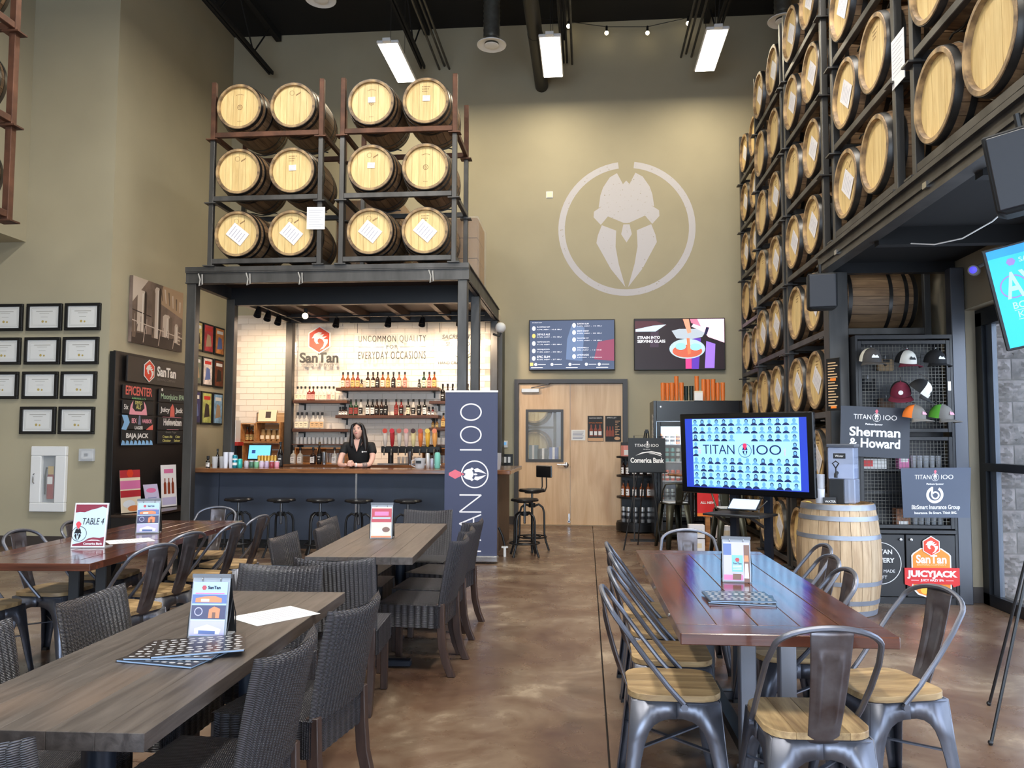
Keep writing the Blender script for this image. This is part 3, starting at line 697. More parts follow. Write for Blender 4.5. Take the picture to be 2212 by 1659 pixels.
# track lights under the canopy
WARM = (1.0, .76, .52)
t = thing('track_light', 'black track rails with spot heads under the bar canopy', 'track light', (0,0,0))
part('rail', MB().box(-4.85,-1.6,11.95,11.99,3.42,3.445), BLACK, t); part('rail', MB().box(-4.85,-4.81,10.7,12.6,3.43,3.455), BLACK, t); part('rail', MB().box(-3.9,-1.55,12.35,12.38,3.38,3.405), BLACK, t)
HEADS = [(-4.83,10.9),(-4.83,11.25),(-4.83,11.65),(-4.0,11.97),(-3.15,11.97),(-2.6,11.97),(-2.0,11.97),(-1.75,11.97)]
for x, y in HEADS:
    h = part('spot_head', MB().at(Matrix.Translation((x,y,3.325)) @ Matrix.Rotation(R(-28),4,'X')).lathe([(.025,.09),(.04,.07),(.05,-.02),(.055,-.07),(.045,-.07),(.04,-.02)], 14), BLACK, t)
    part('stem', MB().cyl((x,y,3.34), .012, .085, 8), BLACK, h)
LAMPS = [(-5.6,11.6),(-4.9,11.7),(-4.0,11.9),(-3.15,11.9),(-2.4,11.9),(-1.8,11.9)]
for x, y in LAMPS:
    l = bpy.data.lights.new('spot_lamp', 'SPOT'); l.energy = 74; l.color = WARM; l.spot_size = R(95); l.spot_blend = .6; l.shadow_soft_size = .05
    o = bpy.data.objects.new('spot_lamp', l); COL.objects.link(o); o.location = (x, y, 3.2)
    o.rotation_euler = Vector((0, 1.25, -.8)).to_track_quat('-Z', 'Y').to_euler()
area('bar_down_light', (-3.3, 11.2, 3.2), (0,0,0), 3.0, .3, 45, (1,.80,.62))
t = thing('lit_spot', 'glowing bare spot bulb under the bar canopy', 'lamp', (-4.22, 11.2, 3.31))
part('bulb', MB().ball((0,-.02,0), .045, 12), mat('bulb_glow', (255,236,190), .4, emit=14), t); part('socket', MB().cyl((0,0,.035), .03, .08, 10), BLACK, t)
t = thing('globe_lamp', 'white round globe lamp on the end of the bar canopy', 'lamp', (-1.36, 12.1, 3.24))
part('globe', MB().ball((0,0,0), .085, 16), WHITE, t); part('stem', MB().tube([(-.12,0,-.1),(-.02,0,-.14),(0,0,-.08)], .018, 8), BLACK, t)
# ------------------------------------------------------------------ right mezzanine
t = thing('steel_mezzanine', 'dark steel mezzanine over the entrance carrying barrel racks', 'mezzanine', (0,0,0))
part('edge_beam', MB().box(2.22,2.235,-4.8,7.52,3.06,3.20).box(2.19,2.30,-4.8,7.52,3.2,3.235).box(2.19,2.30,-4.8,7.52,3.035,3.06), STEEL, t)
part('angle_lip', MB().box(2.235,2.25,-4.8,7.52,3.08,3.20).box(2.205,2.22,-4.8,7.52,3.115,3.135), STEEL, t)
for y in (6.9, 5.1, 3.3): part('clamp', MB().box(2.196,2.222,y,y+.06,3.10,3.14), CHROME, t)
part('end_beam', MB().box(2.30,3.44,7.44,7.52,3.04,3.235), BLACK, t)
part('deck', MB().box(2.30,3.45,-4.8,7.44,3.14,3.235), BLACKM, t)
for y in (6.2, 4.6, 3.0, 1.4): part('joist', MB().box(2.30,3.45,y,y+.09,3.0,3.14), BLACKM, t)
part('column', MB().box(2.26,2.44,7.36,7.52,0,3.04), STEEL, t, bevel=.006)
part('wall_column', MB().box(3.31,3.43,7.25,7.36,0,3.04), mat('column_grey', (84,86,92), .4, .6), t, bevel=.006)
# ------------------------------------------------------------------ tiled wall behind the bar
TILE = mat('white_tile', (242,230,216), .16, noise=(1.5,.04)); GROUT = mat('grout', (218,204,188), .9)
tw = struct('wall_bar', MB().box(-6.16,-1.5,12.94,13.3,0,3.62), GROUT)
tile_me = MB().box(-.1245,.1245,-.008,.0,-.0485,.0485).mesh('tile', TILE, bevel=.003)
cells = []
r = 0; z = 1.02
while z < 3.55:
    x = -6.16+.127+(.127 if r % 2 else 0)
    while x < -1.62: cells.append((x, z+.05)); x += .254
    z += .102; r += 1
# the ones most in the open, above the shelves and left of them, are single parts
def openness(c):
    x, z = c
    return (z > 2.55) + (x < -5.1 and z > 1.6)
cells.sort(key=lambda c: -openness(c))
for x, z in cells[:300]: link('tile', tile_me, tw, (x, 12.94, z))
mb = MB()
for x, z in cells[300:]: mb.box(x-.1245,x+.1245,12.932,12.94,z-.0485,z+.0485)
part('tiles', mb, TILE, tw, bevel=.003, kind='stuff')
struct('trim_2', MB().box(-1.5,-1.42,12.9,13.3,0,3.44), STEEL)
# ------------------------------------------------------------------ phoenix mark and signs on the tiles
PRED = mat('logo_red', (224,66,38), .5); PWH = mat('logo_white', (240,236,232), .5)
def hexa(cx, cz, r, sx=.93): return [(cx+r*sx*math.sin(PI/3*k), cz+r*math.cos(PI/3*k)) for k in range(6)]
def phoenix(t, cx, cz, r, y, red=PRED, white=PWH, edge=None, th=.001):
    """hexagon badge with a curling bird"""
    part('badge_edge', MB().prism(hexa(cx,cz,r), y, y+th), edge or white, t)
    part('badge_field', MB().prism(hexa(cx,cz,r*.9), y-th*.3, y), red, t)
    mb = MB()
    mb.prism([(cx+r*a, cz+r*b) for a, b in ((-.55,.1),(-.35,.42),(-.05,.55),(.2,.5),(.05,.36),(.35,.4),(.2,.2),(.55,.25),(.3,.05),(.62,.02),(.6,-.25),(.35,-.6),(.05,-.72),(.3,-.45),(.36,-.2),(.22,.02),(.02,.1),(-.12,.02),(-.1,-.15),(.02,-.25),(-.2,-.3),(-.36,-.1),(-.38,.12))], y-th*.6, y-th*.3)
    part('badge_bird', mb, white, t)
    part('badge_curl', MB().disc(cx+r*.04, cz-r*.1, r*.16, y-th*.7), red, t)
CLEAR = mat('acrylic', (240,242,242), .04, alpha=.10)
def cables(t, xs, z0, z1):
    for x in xs: part('cable', MB().tube([(x,0,z0),(x,0,z1)], .004, 5), STEEL, t)
t = thing('bar_sign', 'hanging clear sign with red phoenix badge and black name on tiles', 'sign', (-4.54,12.72,3.05))
part('panel', MB().box(-.42,.42,0,.008,-.36,.33), CLEAR, t)
phoenix(t, 0, .10, .24, -.012, th=.01)
text('SanTan', t, 0, -.004, -.215, .68, BLACK, .2, bold=.03, ext=.004); text('SPIRITS + BREWERY', t, 0, -.004, -.335, .62, mat('grey_ink', (110,104,100), .6), .05)
cables(t, (-.40,.40), .33, .375)
t = thing('bar_sign', 'hanging clear slogan sign with thin black capitals over the shelves', 'sign', (-3.28,12.72,3.02))
part('panel', MB().box(-.66,.66,0,.008,-.36,.24), CLEAR, t)
text('UNCOMMON QUALITY', t, 0, -.004, .135, 1.16, BLACK, .12, spacing=1.25, height=.13, ext=.003); text('FOR', t, 0, -.004, .0, .19, BLACK, .08, spacing=1.3, ext=.003); text('EVERYDAY OCCASIONS', t, 0, -.004, -.15, 1.16, BLACK, .12, spacing=1.25, height=.13, ext=.003)
for s_ in (-1,1): part('rule_line', MB().box(s_*.36-.22,s_*.36+.22,-.004,0,-.004,.004), BLACK, t)
cables(t, (-.6,.6), .24, .405)
t = thing('bar_sign', 'hanging clear sign with agave drawing at right end of tiles', 'sign', (-2.05,12.72,3.02))
part('panel', MB().box(-.5,.42,0,.008,-.36,.24), CLEAR, t)
text('SACRED STAVE', t, -.05, -.004, .16, .66, BLACK, .14, bold=.02, ext=.003, shear=.2); text('SPIRIT CO', t, -.1, -.004, .04, .4, BLACK, .07, ext=.003); text('HAND CRAFTED MADE', t, -.08, -.004, -.28, .7, BLACK, .08, ext=.003)
mb = MB()
for a in range(-4, 5):
    A = a*.3; dx, dz = math.sin(A), math.cos(A)
    mb.prism([(-.02*dz,-.22+.02*dx),(.02*dz,-.22-.02*dx),(dx*.17,-.22+dz*.2)], -.003, 0)
part('agave_drawing', mb, mat('agave_ink', (60,70,48), .6), t)
cables(t, (-.42,.36), .24, .405)
# ------------------------------------------------------------------ bar shelves
SHW = wood('shelf_walnut', (98,62,42), (62,36,26), .45, 5, 'X', rnd=.1)
SHELF = [('upper left', -4.965,-4.02,2.115), ('lower left', -4.965,-4.0,1.63), ('upper centre', -4.22,-2.46,2.325), ('lower centre', -4.22,-2.46,1.862), ('upper right', -2.62,-1.72,2.10), ('lower right', -2.62,-1.72,1.655)]
for n_, x0, x1, z in SHELF:
    t = thing('bar_shelf', 'dark walnut floating shelf, %s of the bar back wall' % n_, 'shelf', ((x0+x1)/2,12.79,z), group='bar shelves')
    hw = (x1-x0)/2
    part('board', MB().box(-hw,hw,-.14,.14,-.05,0), SHW, t, bevel=.004)
    for x in (-hw+.12, hw-.12): part('bracket', MB().box(x-.012,x+.012,-.12,.14,-.075,-.05).box(x-.012,x+.012,.12,.14,-.16,-.05), BLACK, t)
# ------------------------------------------------------------------ bottles
def liquid(name, c, tr=.35, rough=.08): return mat(name, c, rough, trans=tr, spec=.6)
LQ = {'amber': liquid('amber_liquor', (150,74,30)), 'dark': liquid('dark_liquor', (46,24,18), .1), 'red': liquid('red_liquor', (136,44,40)), 'pink': liquid('pink_liquor', (176,100,74)), 'gold': liquid('gold_liquor', (160,108,52)), 'clear': mat('clear_spirit', (232,228,220), .06, alpha=.45), 'black': liquid('black_glass', (18,16,18), .05), 'green': liquid('green_glass', (30,60,44), .15), 'wine': liquid('brown_glass', (36,20,14), .1)}
LBL = {'cream': mat('label_cream', (236,220,190), .7), 'white': mat('label_white', (236,232,230), .7), 'black': mat('label_black', (32,30,30), .6), 'yellow': mat('label_yellow', (196,166,104), .7), 'red': mat('label_red', (150,62,58), .7), 'pink': mat('label_pink', (228,150,140), .7), 'kraft': mat('label_kraft', (214,176,132), .7)}
INKL = mat('label_ink', (70,58,52), .7)
PROF = {'whiskey': [(.036,0),(.038,.01),(.038,.155),(.034,.175),(.020,.192),(.0145,.205),(.0145,.255)],
        'square':  [(.040,0),(.042,.01),(.042,.125),(.038,.15),(.020,.17),(.0145,.18),(.0145,.225)],
        'slim':    [(.032,0),(.033,.01),(.033,.17),(.026,.2),(.0145,.225),(.0135,.285)],
        'wine':    [(.036,0),(.038,.01),(.038,.18),(.026,.225),(.0145,.25),(.014,.31)],
        'mini':    [(.026,0),(.027,.01),(.027,.075),(.022,.09),(.0115,.1),(.0115,.12)]}
BM_ = {}
def bottle_meshes(kind, lq, lb):
    k = (kind, lq, lb)
    if k in BM_: return BM_[k]
    P = PROF[kind]; n = 14 if kind != 'square' else 4
    mb = MB()
    if kind == 'square': mb.at(Matrix.Rotation(PI/4,4,'Z'))
    body = mb.lathe([(r_*(1.25 if kind == 'square' and z < .16 else 1), z) for r_, z in P], n).mesh('body', LQ[lq], bevel=.006 if kind == 'square' else 0, angle=50)
    zt = P[-1][1]
    cap = MB().lathe([(.0165,zt-.008),(.0185,zt-.006),(.0185,zt+.036),(.015,zt+.038)], 12).mesh('cap', BLACK if lq != 'wine' else mat('foil_cap', (120,96,60), .4, .6))
    r_ = P[2][0]+.0008; z0 = P[2][1]*.16; z1 = P[2][1]*.9
    lab = MB()
    if kind == 'square':
        for s_ in (1,): lab.box(-.034,.034,-r_-.002,-r_+.0,z0,z1)
        lab.mat(1).box(-.02,.02,-r_-.003,-r_-.001,z0+.06,z0+.068).box(-.014,.014,-r_-.003,-r_-.001,z0+.035,z0+.041)
    else:
        pts = [(r_*math.sin(a), -r_*math.cos(a)) for a in [-1.25+2.5*i/8 for i in range(9)]]
        for i in range(8):
            (a, b), (c, d) = pts[i], pts[i+1]
            lab.add([(a,b,z0),(c,d,z0),(c,d,z1),(a,b,z1)], [(0,1,2,3)])
        pts = [(x*1.004, y*1.004) for x, y in pts]; lab.mat(1)
        zz = z0+(z1-z0)*.6
        for i in range(2,6):
            (a, b), (c, d) = pts[i], pts[i+1]
            lab.add([(a,b,zz),(c,d,zz),(c,d,zz+.012),(a,b,zz+.012)], [(0,1,2,3)])
            if i in (3,4): lab.add([(a,b,zz-.04),(c,d,zz-.04),(c,d,zz-.028),(a,b,zz-.028)], [(0,1,2,3)])
    lab = lab.mesh('label', [LBL[lb], INKL if lb != 'black' else PAPER])
    BM_[k] = (body, cap, lab); return BM_[k]
LQN = {'amber':'amber','dark':'dark brown','red':'red','pink':'pink','gold':'golden','clear':'clear','black':'black','green':'dark green','wine':'brown glass'}
def bottle(x, y, z, kind, lq, lb, label, group, s=.93, rz=0):
    t = thing('wine_bottle' if kind == 'wine' else 'liquor_bottle', label, 'bottle', (x, y, z), rz, group)
    t.scale = (s, s, s)
    for n_, m_ in zip(('body','cap','label'), bottle_meshes(kind, lq, lb)): link(n_, m_, t)
    return t
def ordn(i, n):
    return 'leftmost' if i == 0 else 'rightmost' if i == n-1 else ORD[i]+' from left'
def row(where, items, y, z, group, s=.93):
    items = sorted(items); n = len(items)
    for i, (x, kind, lq, lb) in enumerate(items):
        bottle(x, y+(.0 if i % 3 else .012), z, kind, lq, lb, '%s bottle with %s label, %s on %s' % (LQN[lq], lb, ordn(i, n), where), group, s, rz=(.02 if kind == 'square' else .12)*math.sin(i*2.3))
def X(px): return -4.2+(px-738)*(1.71/212)     # along the shelves (metres per picture unit at the tiles)
W_ = 'whiskey'
row('upper centre shelf', [(X(746),W_,'amber','cream'),(X(757),W_,'amber','pink'),(X(768),W_,'amber','yellow'),(X(778),W_,'red','yellow'),(X(786.5),'mini','dark','yellow'),
    (X(800),W_,'dark','cream'),(X(811),W_,'dark','cream'),(X(821),W_,'dark','black'),(X(832),W_,'amber','cream'),(X(843),W_,'gold','yellow'),(X(855),W_,'dark','black'),(X(867),W_,'pink','cream'),(X(879),W_,'pink','pink'),
    (X(910),'mini','black','black'),(X(920),W_,'green','cream'),(X(931),W_,'red','pink'),(X(942),W_,'amber','yellow')], 12.76, 2.326, 'bottles on the upper centre shelf')
row('lower centre shelf', [(X(741),'mini','dark','white'),(X(747.5),'mini','dark','white'),(X(754),'mini','dark','white'),(X(764),W_,'green','red'),(X(775.5),W_,'green','red'),(X(786),W_,'clear','black'),
    (X(800),W_,'black','white'),(X(811),W_,'black','white'),(X(820.5),W_,'dark','black'),(X(830),W_,'dark','black'),(X(839.5),W_,'black','black'),(X(861.5),W_,'red','red'),(X(872),W_,'red','black'),(X(887),W_,'black','cream'),(X(898),W_,'clear','black'),(X(910),W_,'black','black'),(X(922),W_,'black','white'),(X(931),'mini','dark','white'),(X(939),'mini','red','white')], 12.76, 1.863, 'bottles on the lower centre shelf')
its = []
for i in range(10): its.append((-4.92+.07*i, 'square', 'red' if i in (3,4) else 'clear', 'pink' if i in (3,4,8) else 'cream'))
row('upper left shelf', its, 12.74, 2.116, 'bottles on the upper left shelf', .92)
its = []
for i in range(6): its.append((-4.91+.081*i+(.03 if i > 2 else 0), 'square', 'clear', 'cream' if i < 3 else 'kraft'))
row('lower left shelf', its, 12.74, 1.631, 'bottles on the lower left shelf', 1.08)
row('upper right shelf', [(-2.41+.085*i, W_, 'black' if i != 1 else 'dark', 'white' if i % 2 else 'black') for i in range(8)], 12.76, 2.101, 'bottles on the upper right shelf', 1.0)
row('lower right shelf', [(-2.57,'mini','gold','yellow'),(-2.5,'mini','gold','yellow'),(-2.39,'square','gold','yellow'),(-2.305,'square','gold','yellow'),(-2.22,'square','gold','cream')], 12.74, 1.656, 'bottles on the lower right shelf', .95)
# ------------------------------------------------------------------ back counter with crates, glasses, taps
BWOOD = wood('bar_walnut', (150,98,58), (84,48,30), .22, 5, 'X', coat=.4, rnd=.05)
t = thing('back_counter', 'dark back counter along the tiles with walnut top', 'counter', (-3.285,12.55,0))
part('worktop', MB().box(-1.67,1.67,-.38,.38,1.0,1.045), BWOOD, t, bevel=.005)
part('cabinet_body', MB().box(-1.66,1.66,-.3,.38,.1,1.0), BLACK, t)
for i in range(4): part('cabinet_door', MB().box(-1.64+i*.82,-.84+i*.82,-.32,-.3,.14,.9), mat('cab_door_dark', (34,30,30), .4), t, bevel=.004)
CRW = wood('crate_pine', (206,148,88), (150,96,54), .6, 5, 'X', rnd=.2)
def crate(label, x0, x1, z0, z1, y0=12.55, y1=12.9):
    t = thing('wooden_crate', label, 'crate', ((x0+x1)/2, (y0+y1)/2, z0), group='crates on the back counter'); a = (x1-x0)/2; b = (y1-y0)/2; h = z1-z0
    part('side_board', MB().box(-a,-a+.016,-b,b,0,h), CRW, t); part('side_board', MB().box(a-.016,a,-b,b,0,h), CRW, t)
    part('top_board', MB().box(-a+.016,a-.016,-b,b,h-.014,h), CRW, t); part('bottom_board', MB().box(-a+.016,a-.016,-b,b,0,.014), CRW, t)
    k = max(2, int(h/.09))
    for i in range(k): part('back_slat', MB().box(-a+.016,a-.016,b-.012,b,.02+i*(h-.03)/k,.02+(i+.82)*(h-.03)/k), CRW, t)
    return t
t = thing('back_counter', 'short dark back counter left of the bar shelves', 'counter', (-5.63,12.55,0))
part('worktop', MB().box(-.51,.51,-.38,.38,1.0,1.045), BWOOD, t, bevel=.005); part('cabinet_body', MB().box(-.5,.5,-.3,.38,.1,1.0), BLACK, t); part('cabinet_door', MB().box(-.48,.48,-.32,-.3,.14,.9), mat('cab_door_dark', (34,30,30), .4), t, bevel=.004)
crate('lower pine crate under the merchandise crates', -5.78,-5.13,1.046,1.40); crate('pine crate holding brown bottles left of the shelves', -5.82,-5.57,1.404,1.72); crate('pine crate holding four tan bags', -5.56,-5.13,1.404,1.74)
crate('pine crate with black slats behind square bottles', -4.90,-4.50,1.046,1.315, 12.62, 12.9); crate('pine crate around the glass tumblers', -4.47,-4.02,1.046,1.315, 12.62,12.9); crate('pine crate on right with white cups', -2.72,-2.2,1.046,1.315,12.62,12.9)
for i in range(4):
    t = thing('merchandise_bag', 'tan drawstring bag, %s in the upper pine crate' % ordn(i,4), 'bag', (-5.495+.095*i,12.72,1.42), group='tan bags in the crate')
    part('sack', MB().lathe([(.035,0),(.046,.02),(.045,.12),(.03,.18),(.034,.2)], 10), mat('sack_tan', (190,150,96), .8), t); part('label', MB().box(-.03,.03,-.053,-.045,.04,.1), LBL['cream'], t)
for i in range(3): bottle(-5.768+.07*i, 12.7, 1.42, W_, 'amber', 'yellow', 'amber bottle in the left pine crate, %s' % ordn(i,3), 'bottles in the left crate', .82)
t = thing('carton', 'cream printed carton tilted on top of the pine crates', 'box', (-5.42,12.7,1.75), rot=(R(-12),0,R(4)))
part('body', MB().box(-.155,.155,-.03,.05,.0,.2), LBL['cream'], t); part('printed_panel', MB().box(-.03,.06,-.032,-.03,.06,.17), INKL, t)
t = thing('carton', 'small kraft carton beside the cream carton on crates', 'box', (-5.175,12.74,1.742)); part('body', MB().box(-.07,.07,-.06,.06,0,.16), CART, t); part('tape', MB().box(-.071,.071,-.061,.061,.1,.115), LBL['kraft'], t)
t = thing('picture_card', 'small dark picture card leaning behind the cream carton', 'card', (-5.60,12.82,1.742)); part('frame', MB().box(-.06,.06,-.01,.01,0,.17), BLACK, t); part('print', MB().box(-.045,.045,-.012,-.01,.015,.155), LBL['kraft'], t)
t = thing('paper_roll_stand', 'stack of white receipt paper by the left end of bar', 'paper stand', (-5.85,12.33,1.046)); part('stand', MB().box(-.12,.12,-.1,.1,0,.3), BLACK, t); part('sheets', MB().box(-.08,.09,-.09,.09,.3,.72), PAPER, t); part('red_box', MB().box(-.1,.16,-.13,.06,.3,.36), RED, t)
def glassware(x, y, z, h, r, label, group, cat='glass', m=None):
    t = thing('drinking_glass', label, cat, (x,y,z), group=group)
    part('bowl', MB().lathe([(r*.75,0),(r*.78,.004),(r,h),(r-.003,h),(r*.74,.012),(.001,.012)], 14, False), m or mat('glassware', (214,216,220), .06, alpha=.38), t)
    part('base', MB().cyl((0,0,0), r*.76, .012, 14), mat('glassware_base', (200,204,210), .1, alpha=.6), t)
for i in range(13): glassware(-4.90+.07*i, 12.74, 1.375, .115, .032, 'upside stemless glass, %s in the row below left shelves' % ordn(i,13), 'glasses below the left shelves')
t = thing('bar_shelf', 'thin glass shelf below the left walnut shelves', 'shelf', (-4.48,12.78,1.372)); part('board', MB().box(-.48,.53,-.14,.14,-.012,0), SHW, t); part('bracket', MB().box(-.4,-.38,-.12,.14,-.05,-.012).box(.38,.4,-.12,.14,-.05,-.012), BLACK, t)
t = thing('bar_shelf', 'thin shelf with glasses right of the beer taps', 'shelf', (-2.2,12.78,1.372)); part('board', MB().box(-.55,.55,-.14,.14,-.012,0), SHW, t); part('bracket', MB().box(-.4,-.38,-.12,.14,-.05,-.012).box(.38,.4,-.12,.14,-.05,-.012), BLACK, t)
for i in range(8): glassware(-2.68+.075*i, 12.72, 1.375, .11, .032, 'clear tumbler, %s in the row right of taps' % ordn(i,8), 'glasses right of the taps')
for i in range(6): bottle(-2.06+.07*i, 12.72, 1.375, 'mini', 'gold', 'cream', 'small golden bottle, %s right of the tumblers' % ordn(i,6), 'small bottles right of the tumblers', 1.0)
for i in range(9): glassware(-4.42+.043*i, 12.76, 1.062, .16, .02, 'tall beer glass, %s inside the middle crate' % ordn(i,9), 'beer glasses in the crate')
for i in range(8): glassware(-2.655+.054*i, 12.76, 1.062, .13, .026, 'clear glass, %s inside the right crate' % ordn(i,8), 'glasses in the right crate')
for i in range(6): glassware(-3.14+.068*i, 12.74, 1.047, .12, .03, 'short glass, %s under the beer taps' % ordn(i,6), 'glasses under the taps')
row('the back counter', [(-4.82,'square','clear','white'),(-4.70,'square','clear','white'),(-4.48,'square','dark','white'),(-4.38,'wine','wine','black'),(-4.12,'square','clear','white'),(-4.0,W_,'black','white')], 12.35, 1.046, 'bottles on the back counter', 1.05)
t = thing('steel_shaker', 'steel cocktail tin on the back counter left of the woman', 'shaker', (-4.29,12.34,1.046)); part('cup', MB().lathe([(.035,0),(.045,.2),(.042,.2),(.03,.01)], 16, False), CHROME, t); part('rim', MB().lathe([(.044,.196),(.047,.2),(.044,.204)], 16, False), CHROME, t)
# beer tower with eight taps
t = thing('beer_tower', 'black beer tower with eight coloured tap handles', 'beer tower', (-2.9,12.5,1.046))
part('bar_head', MB().box(-.47,.52,-.06,.06,.19,.30), BLACK, t, bevel=.01)
for x in (-.32,.30): part('column', MB().cyl((x,0,0), .045, .2, 16), BLACK, t)
part('drip_tray', MB().box(-.5,.55,-.16,-.02,0,.02), CHROME, t)
TC = [((206,70,50),(226,220,214)),((206,40,60),(180,44,50)),((190,100,86),(214,214,208)),((226,150,150),(224,206,204)),((70,40,44),(236,226,170)),((196,90,70),(232,130,66)),((236,206,90),(240,190,70)),((232,140,100),(244,176,96))]
for i, (c1, c2) in enumerate(TC):
    x = -.40+.118*i
    f = part('faucet', MB().tube([(x,-.05,.26),(x,-.11,.25),(x,-.125,.2),(x,-.125,.15)], .012, 8), CHROME, t)
    g = part('tap_handle', MB().at(Matrix.Translation((x,-.06,0))).lathe([(.014,.29),(.03,.33),(.04,.44),(.038,.54),(.012,.56)], 10), mat('tap_%d' % i, c2, .4), t)
    part('tap_badge', MB().at(Matrix.Translation((x,-.092,.55)) @ Matrix.Rotation(PI/2,4,'X')).lathe([(.0,-.006),(.04,-.006),(.04,.006),(.0,.006)], 14, False), mat('tapb_%d' % i, c1, .4), g)
# ------------------------------------------------------------------ front bar
t = thing('bar_counter', 'long dark blue bar with polished walnut top under the canopy', 'bar', (0,0,0))
NAVY = mat('bar_navy', (52,60,76), .5, noise=(3,.15))
part('worktop', MB().box(-5.3,-.96,9.72,10.32,1.015,1.07), BWOOD, t, bevel=.006, label='polished walnut worktop')
part('end_worktop', MB().box(-1.45,-.96,10.322,11.45,1.015,1.07), wood('bar_walnut_y', (120,100,84), (86,64,50), .25, 5, 'Y', coat=.3, rnd=.05), t, bevel=.006)
PX = [-5.3,-4.92,-3.03,-1.2]
for i in range(3): part('front_panel', MB().box(PX[i]+.004,PX[i+1]-.004,10.0,10.03,.12,1.013), NAVY, t, bevel=.003)
part('panel_strip', MB().box(-3.045,-3.02,9.985,10.0,.12,1.013), CHROME, t)
part('kick_plate', MB().box(-5.3,-1.2,10.06,10.08,0,.12), BLACK, t)
part('end_panel', MB().box(-1.2,-1.14,10.0,11.4,0,1.013), mat('end_brown', (104,82,66), .6, noise=(4,.15)), t)
part('under_shelf', MB().box(-5.3,-1.75,10.04,10.30,.84,.87), BLACK, t)
t = thing('folding_caster_leg', 'folded dark leg with white caster beside the bar end', 'leg bracket', (-1.02,9.66,0))
part('tube', MB().tube([(-.08,0,.36),(-.03,0,.25),(0,0,.13)], .014, 8), BLACK, t); part('caster', MB().cyl((0,-.02,.0), .018, .12, 10).box(-.04,.04,-.03,.03,.11,.125), WHITE, t)
# things on the bar
def tin(x, y, z, r, h, c, label, group, name='drink_can', cat='can'):
    t = thing(name, label, cat, (x,y,z), group=group); m_ = mat('can_%d_%d_%d' % c, c, .3, .4)
    part('body', MB().lathe([(r*.85,0),(r,.008),(r,h-.012),(r*.82,h)], 14), m_, t); part('lid', MB().cyl((0,0,h-.001), r*.8, .003, 14), CHROME, t)
    if r > .03 and h > .15: part('printed_band', MB().lathe([(r+.0006,h*.22),(r+.0006,h*.42)], 14, False).lathe([(r+.0006,h*.62),(r+.0006,h*.74)], 14, False), PAPER if sum(c) < 420 else mat('can_ink', (46,46,52), .5), t)
    return t
bottle(-5.057, 9.95, 1.071, 'mini', 'black', 'white', 'short black jar at the left end of the bar', None, 1.0)
bottle(-4.98, 10.06, 1.071, 'wine', 'black', 'black', 'tall black bottle of straws at left end of bar', None, .72)
glassware(-4.945, 9.92, 1.071, .15, .04, 'clear pitcher of utensils at the left end of bar', None)
glassware(-4.89, 10.02, 1.071, .15, .045, 'clear glass pitcher second along the bar', None)
for i in range(2):
    t = thing('cup_stack', ['left','right'][i]+' of two tall white plastic cup stacks on the bar', 'cup stack', (-4.81+.075*i,9.95,1.071), group='cup stacks on the bar')
    for k in range(7): part('cup', MB().lathe([(.024,.0),(.033,.1),(.031,.1),(.022,.004)], 14, False), mat('plastic_cup', (224,226,236), .25), t, loc=(0,0,k*.018))
for i, (x, c, h_, l_) in enumerate(((-4.66,(40,140,160),.17,'tall teal can on the bar'),(-4.59,(60,190,180),.12,'short turquoise can on the bar'))): tin(x, 9.9, 1.071, .033, h_, c, l_, None)
for i, c in enumerate(((200,196,210),(70,110,90),(120,180,140),(210,190,210),(190,170,200),(150,60,70),(220,150,170))):
    t = thing('garnish_jar', '%s jar in the garnish tray, %s' % (['pale','dark green','light green','lilac','violet','maroon','pink'][i], ordn(i,7)), 'jar', (-4.60+.071*i,10.12,1.071), group='garnish jars')
    part('jar', MB().lathe([(.028,0),(.032,.01),(.032,.07),(.026,.08)], 12), mat('jar_%d' % i, c, .25), t); part('lid', MB().cyl((0,0,.079), .028, .012, 12), mat('jar_lid', (210,206,214), .35), t)
for i in range(6):
    tin(-4.49+.046*i, 10.27, 1.071, .022, .16, (206,160,70), 'slim gold sachet tube, %s behind the garnish jars' % ordn(i,6), 'gold tubes', 'sugar_tube', 'tube')
bottle(-4.18, 10.25, 1.071, 'wine', 'black', 'black', 'tall black bottle right of the register screen', None, 1.0)
t = thing('register_screen', 'tilted blue register tablet on black stand at the bar', 'register', (-4.69,10.75,1.046), rot=(0,0,.1))
part('stand', MB().box(-.05,.05,-.02,.1,-.1,.12), BLACK, t); part('case', MB().at(Matrix.Translation((0,0,.22)) @ Matrix.Rotation(R(-14),4,'X')).box(-.17,.17,-.012,.012,-.115,.115), BLACK, t, bevel=.008)
part('screen', MB().at(Matrix.Translation((0,0,.22)) @ Matrix.Rotation(R(-14),4,'X')).rect(-.155,.155,-.1,.1,-.013), glow('register_blue', (110,190,240), .9), t)
part('icon', MB().at(Matrix.Translation((0,0,.22)) @ Matrix.Rotation(R(-14),4,'X')).rect(-.11,-.06,-.02,.03,-.0135).rect(.08,.12,-.07,-.05,-.0135), glow('register_navy', (30,70,130), .5), t)
t = thing('drink_fridge', 'black under counter unit carrying the register tablet', 'counter unit', (-4.45,10.75,0)); part('body', MB().box(-.4,.6,-.15,.25,0,.94), BLACK, t, bevel=.005); part('top', MB().box(-.42,.62,-.17,.27,.94,.946), STEEL, t)
t = thing('water_bottle', 'mint green insulated bottle on the bar near the banner', 'bottle', (-1.99,10.2,1.071)); part('body', MB().lathe([(.035,0),(.04,.01),(.04,.19),(.026,.215)], 16), mat('mint', (130,206,190), .35), t); part('cap', MB().cyl((0,0,.214), .024, .035, 14), BLACK, t)
t = thing('glass_pitcher', 'clear plastic pitcher with black label on the bar', 'pitcher', (-2.2,10.08,1.071)); PT = mat('pitcher_plastic', (220,224,230), .1, alpha=.5)
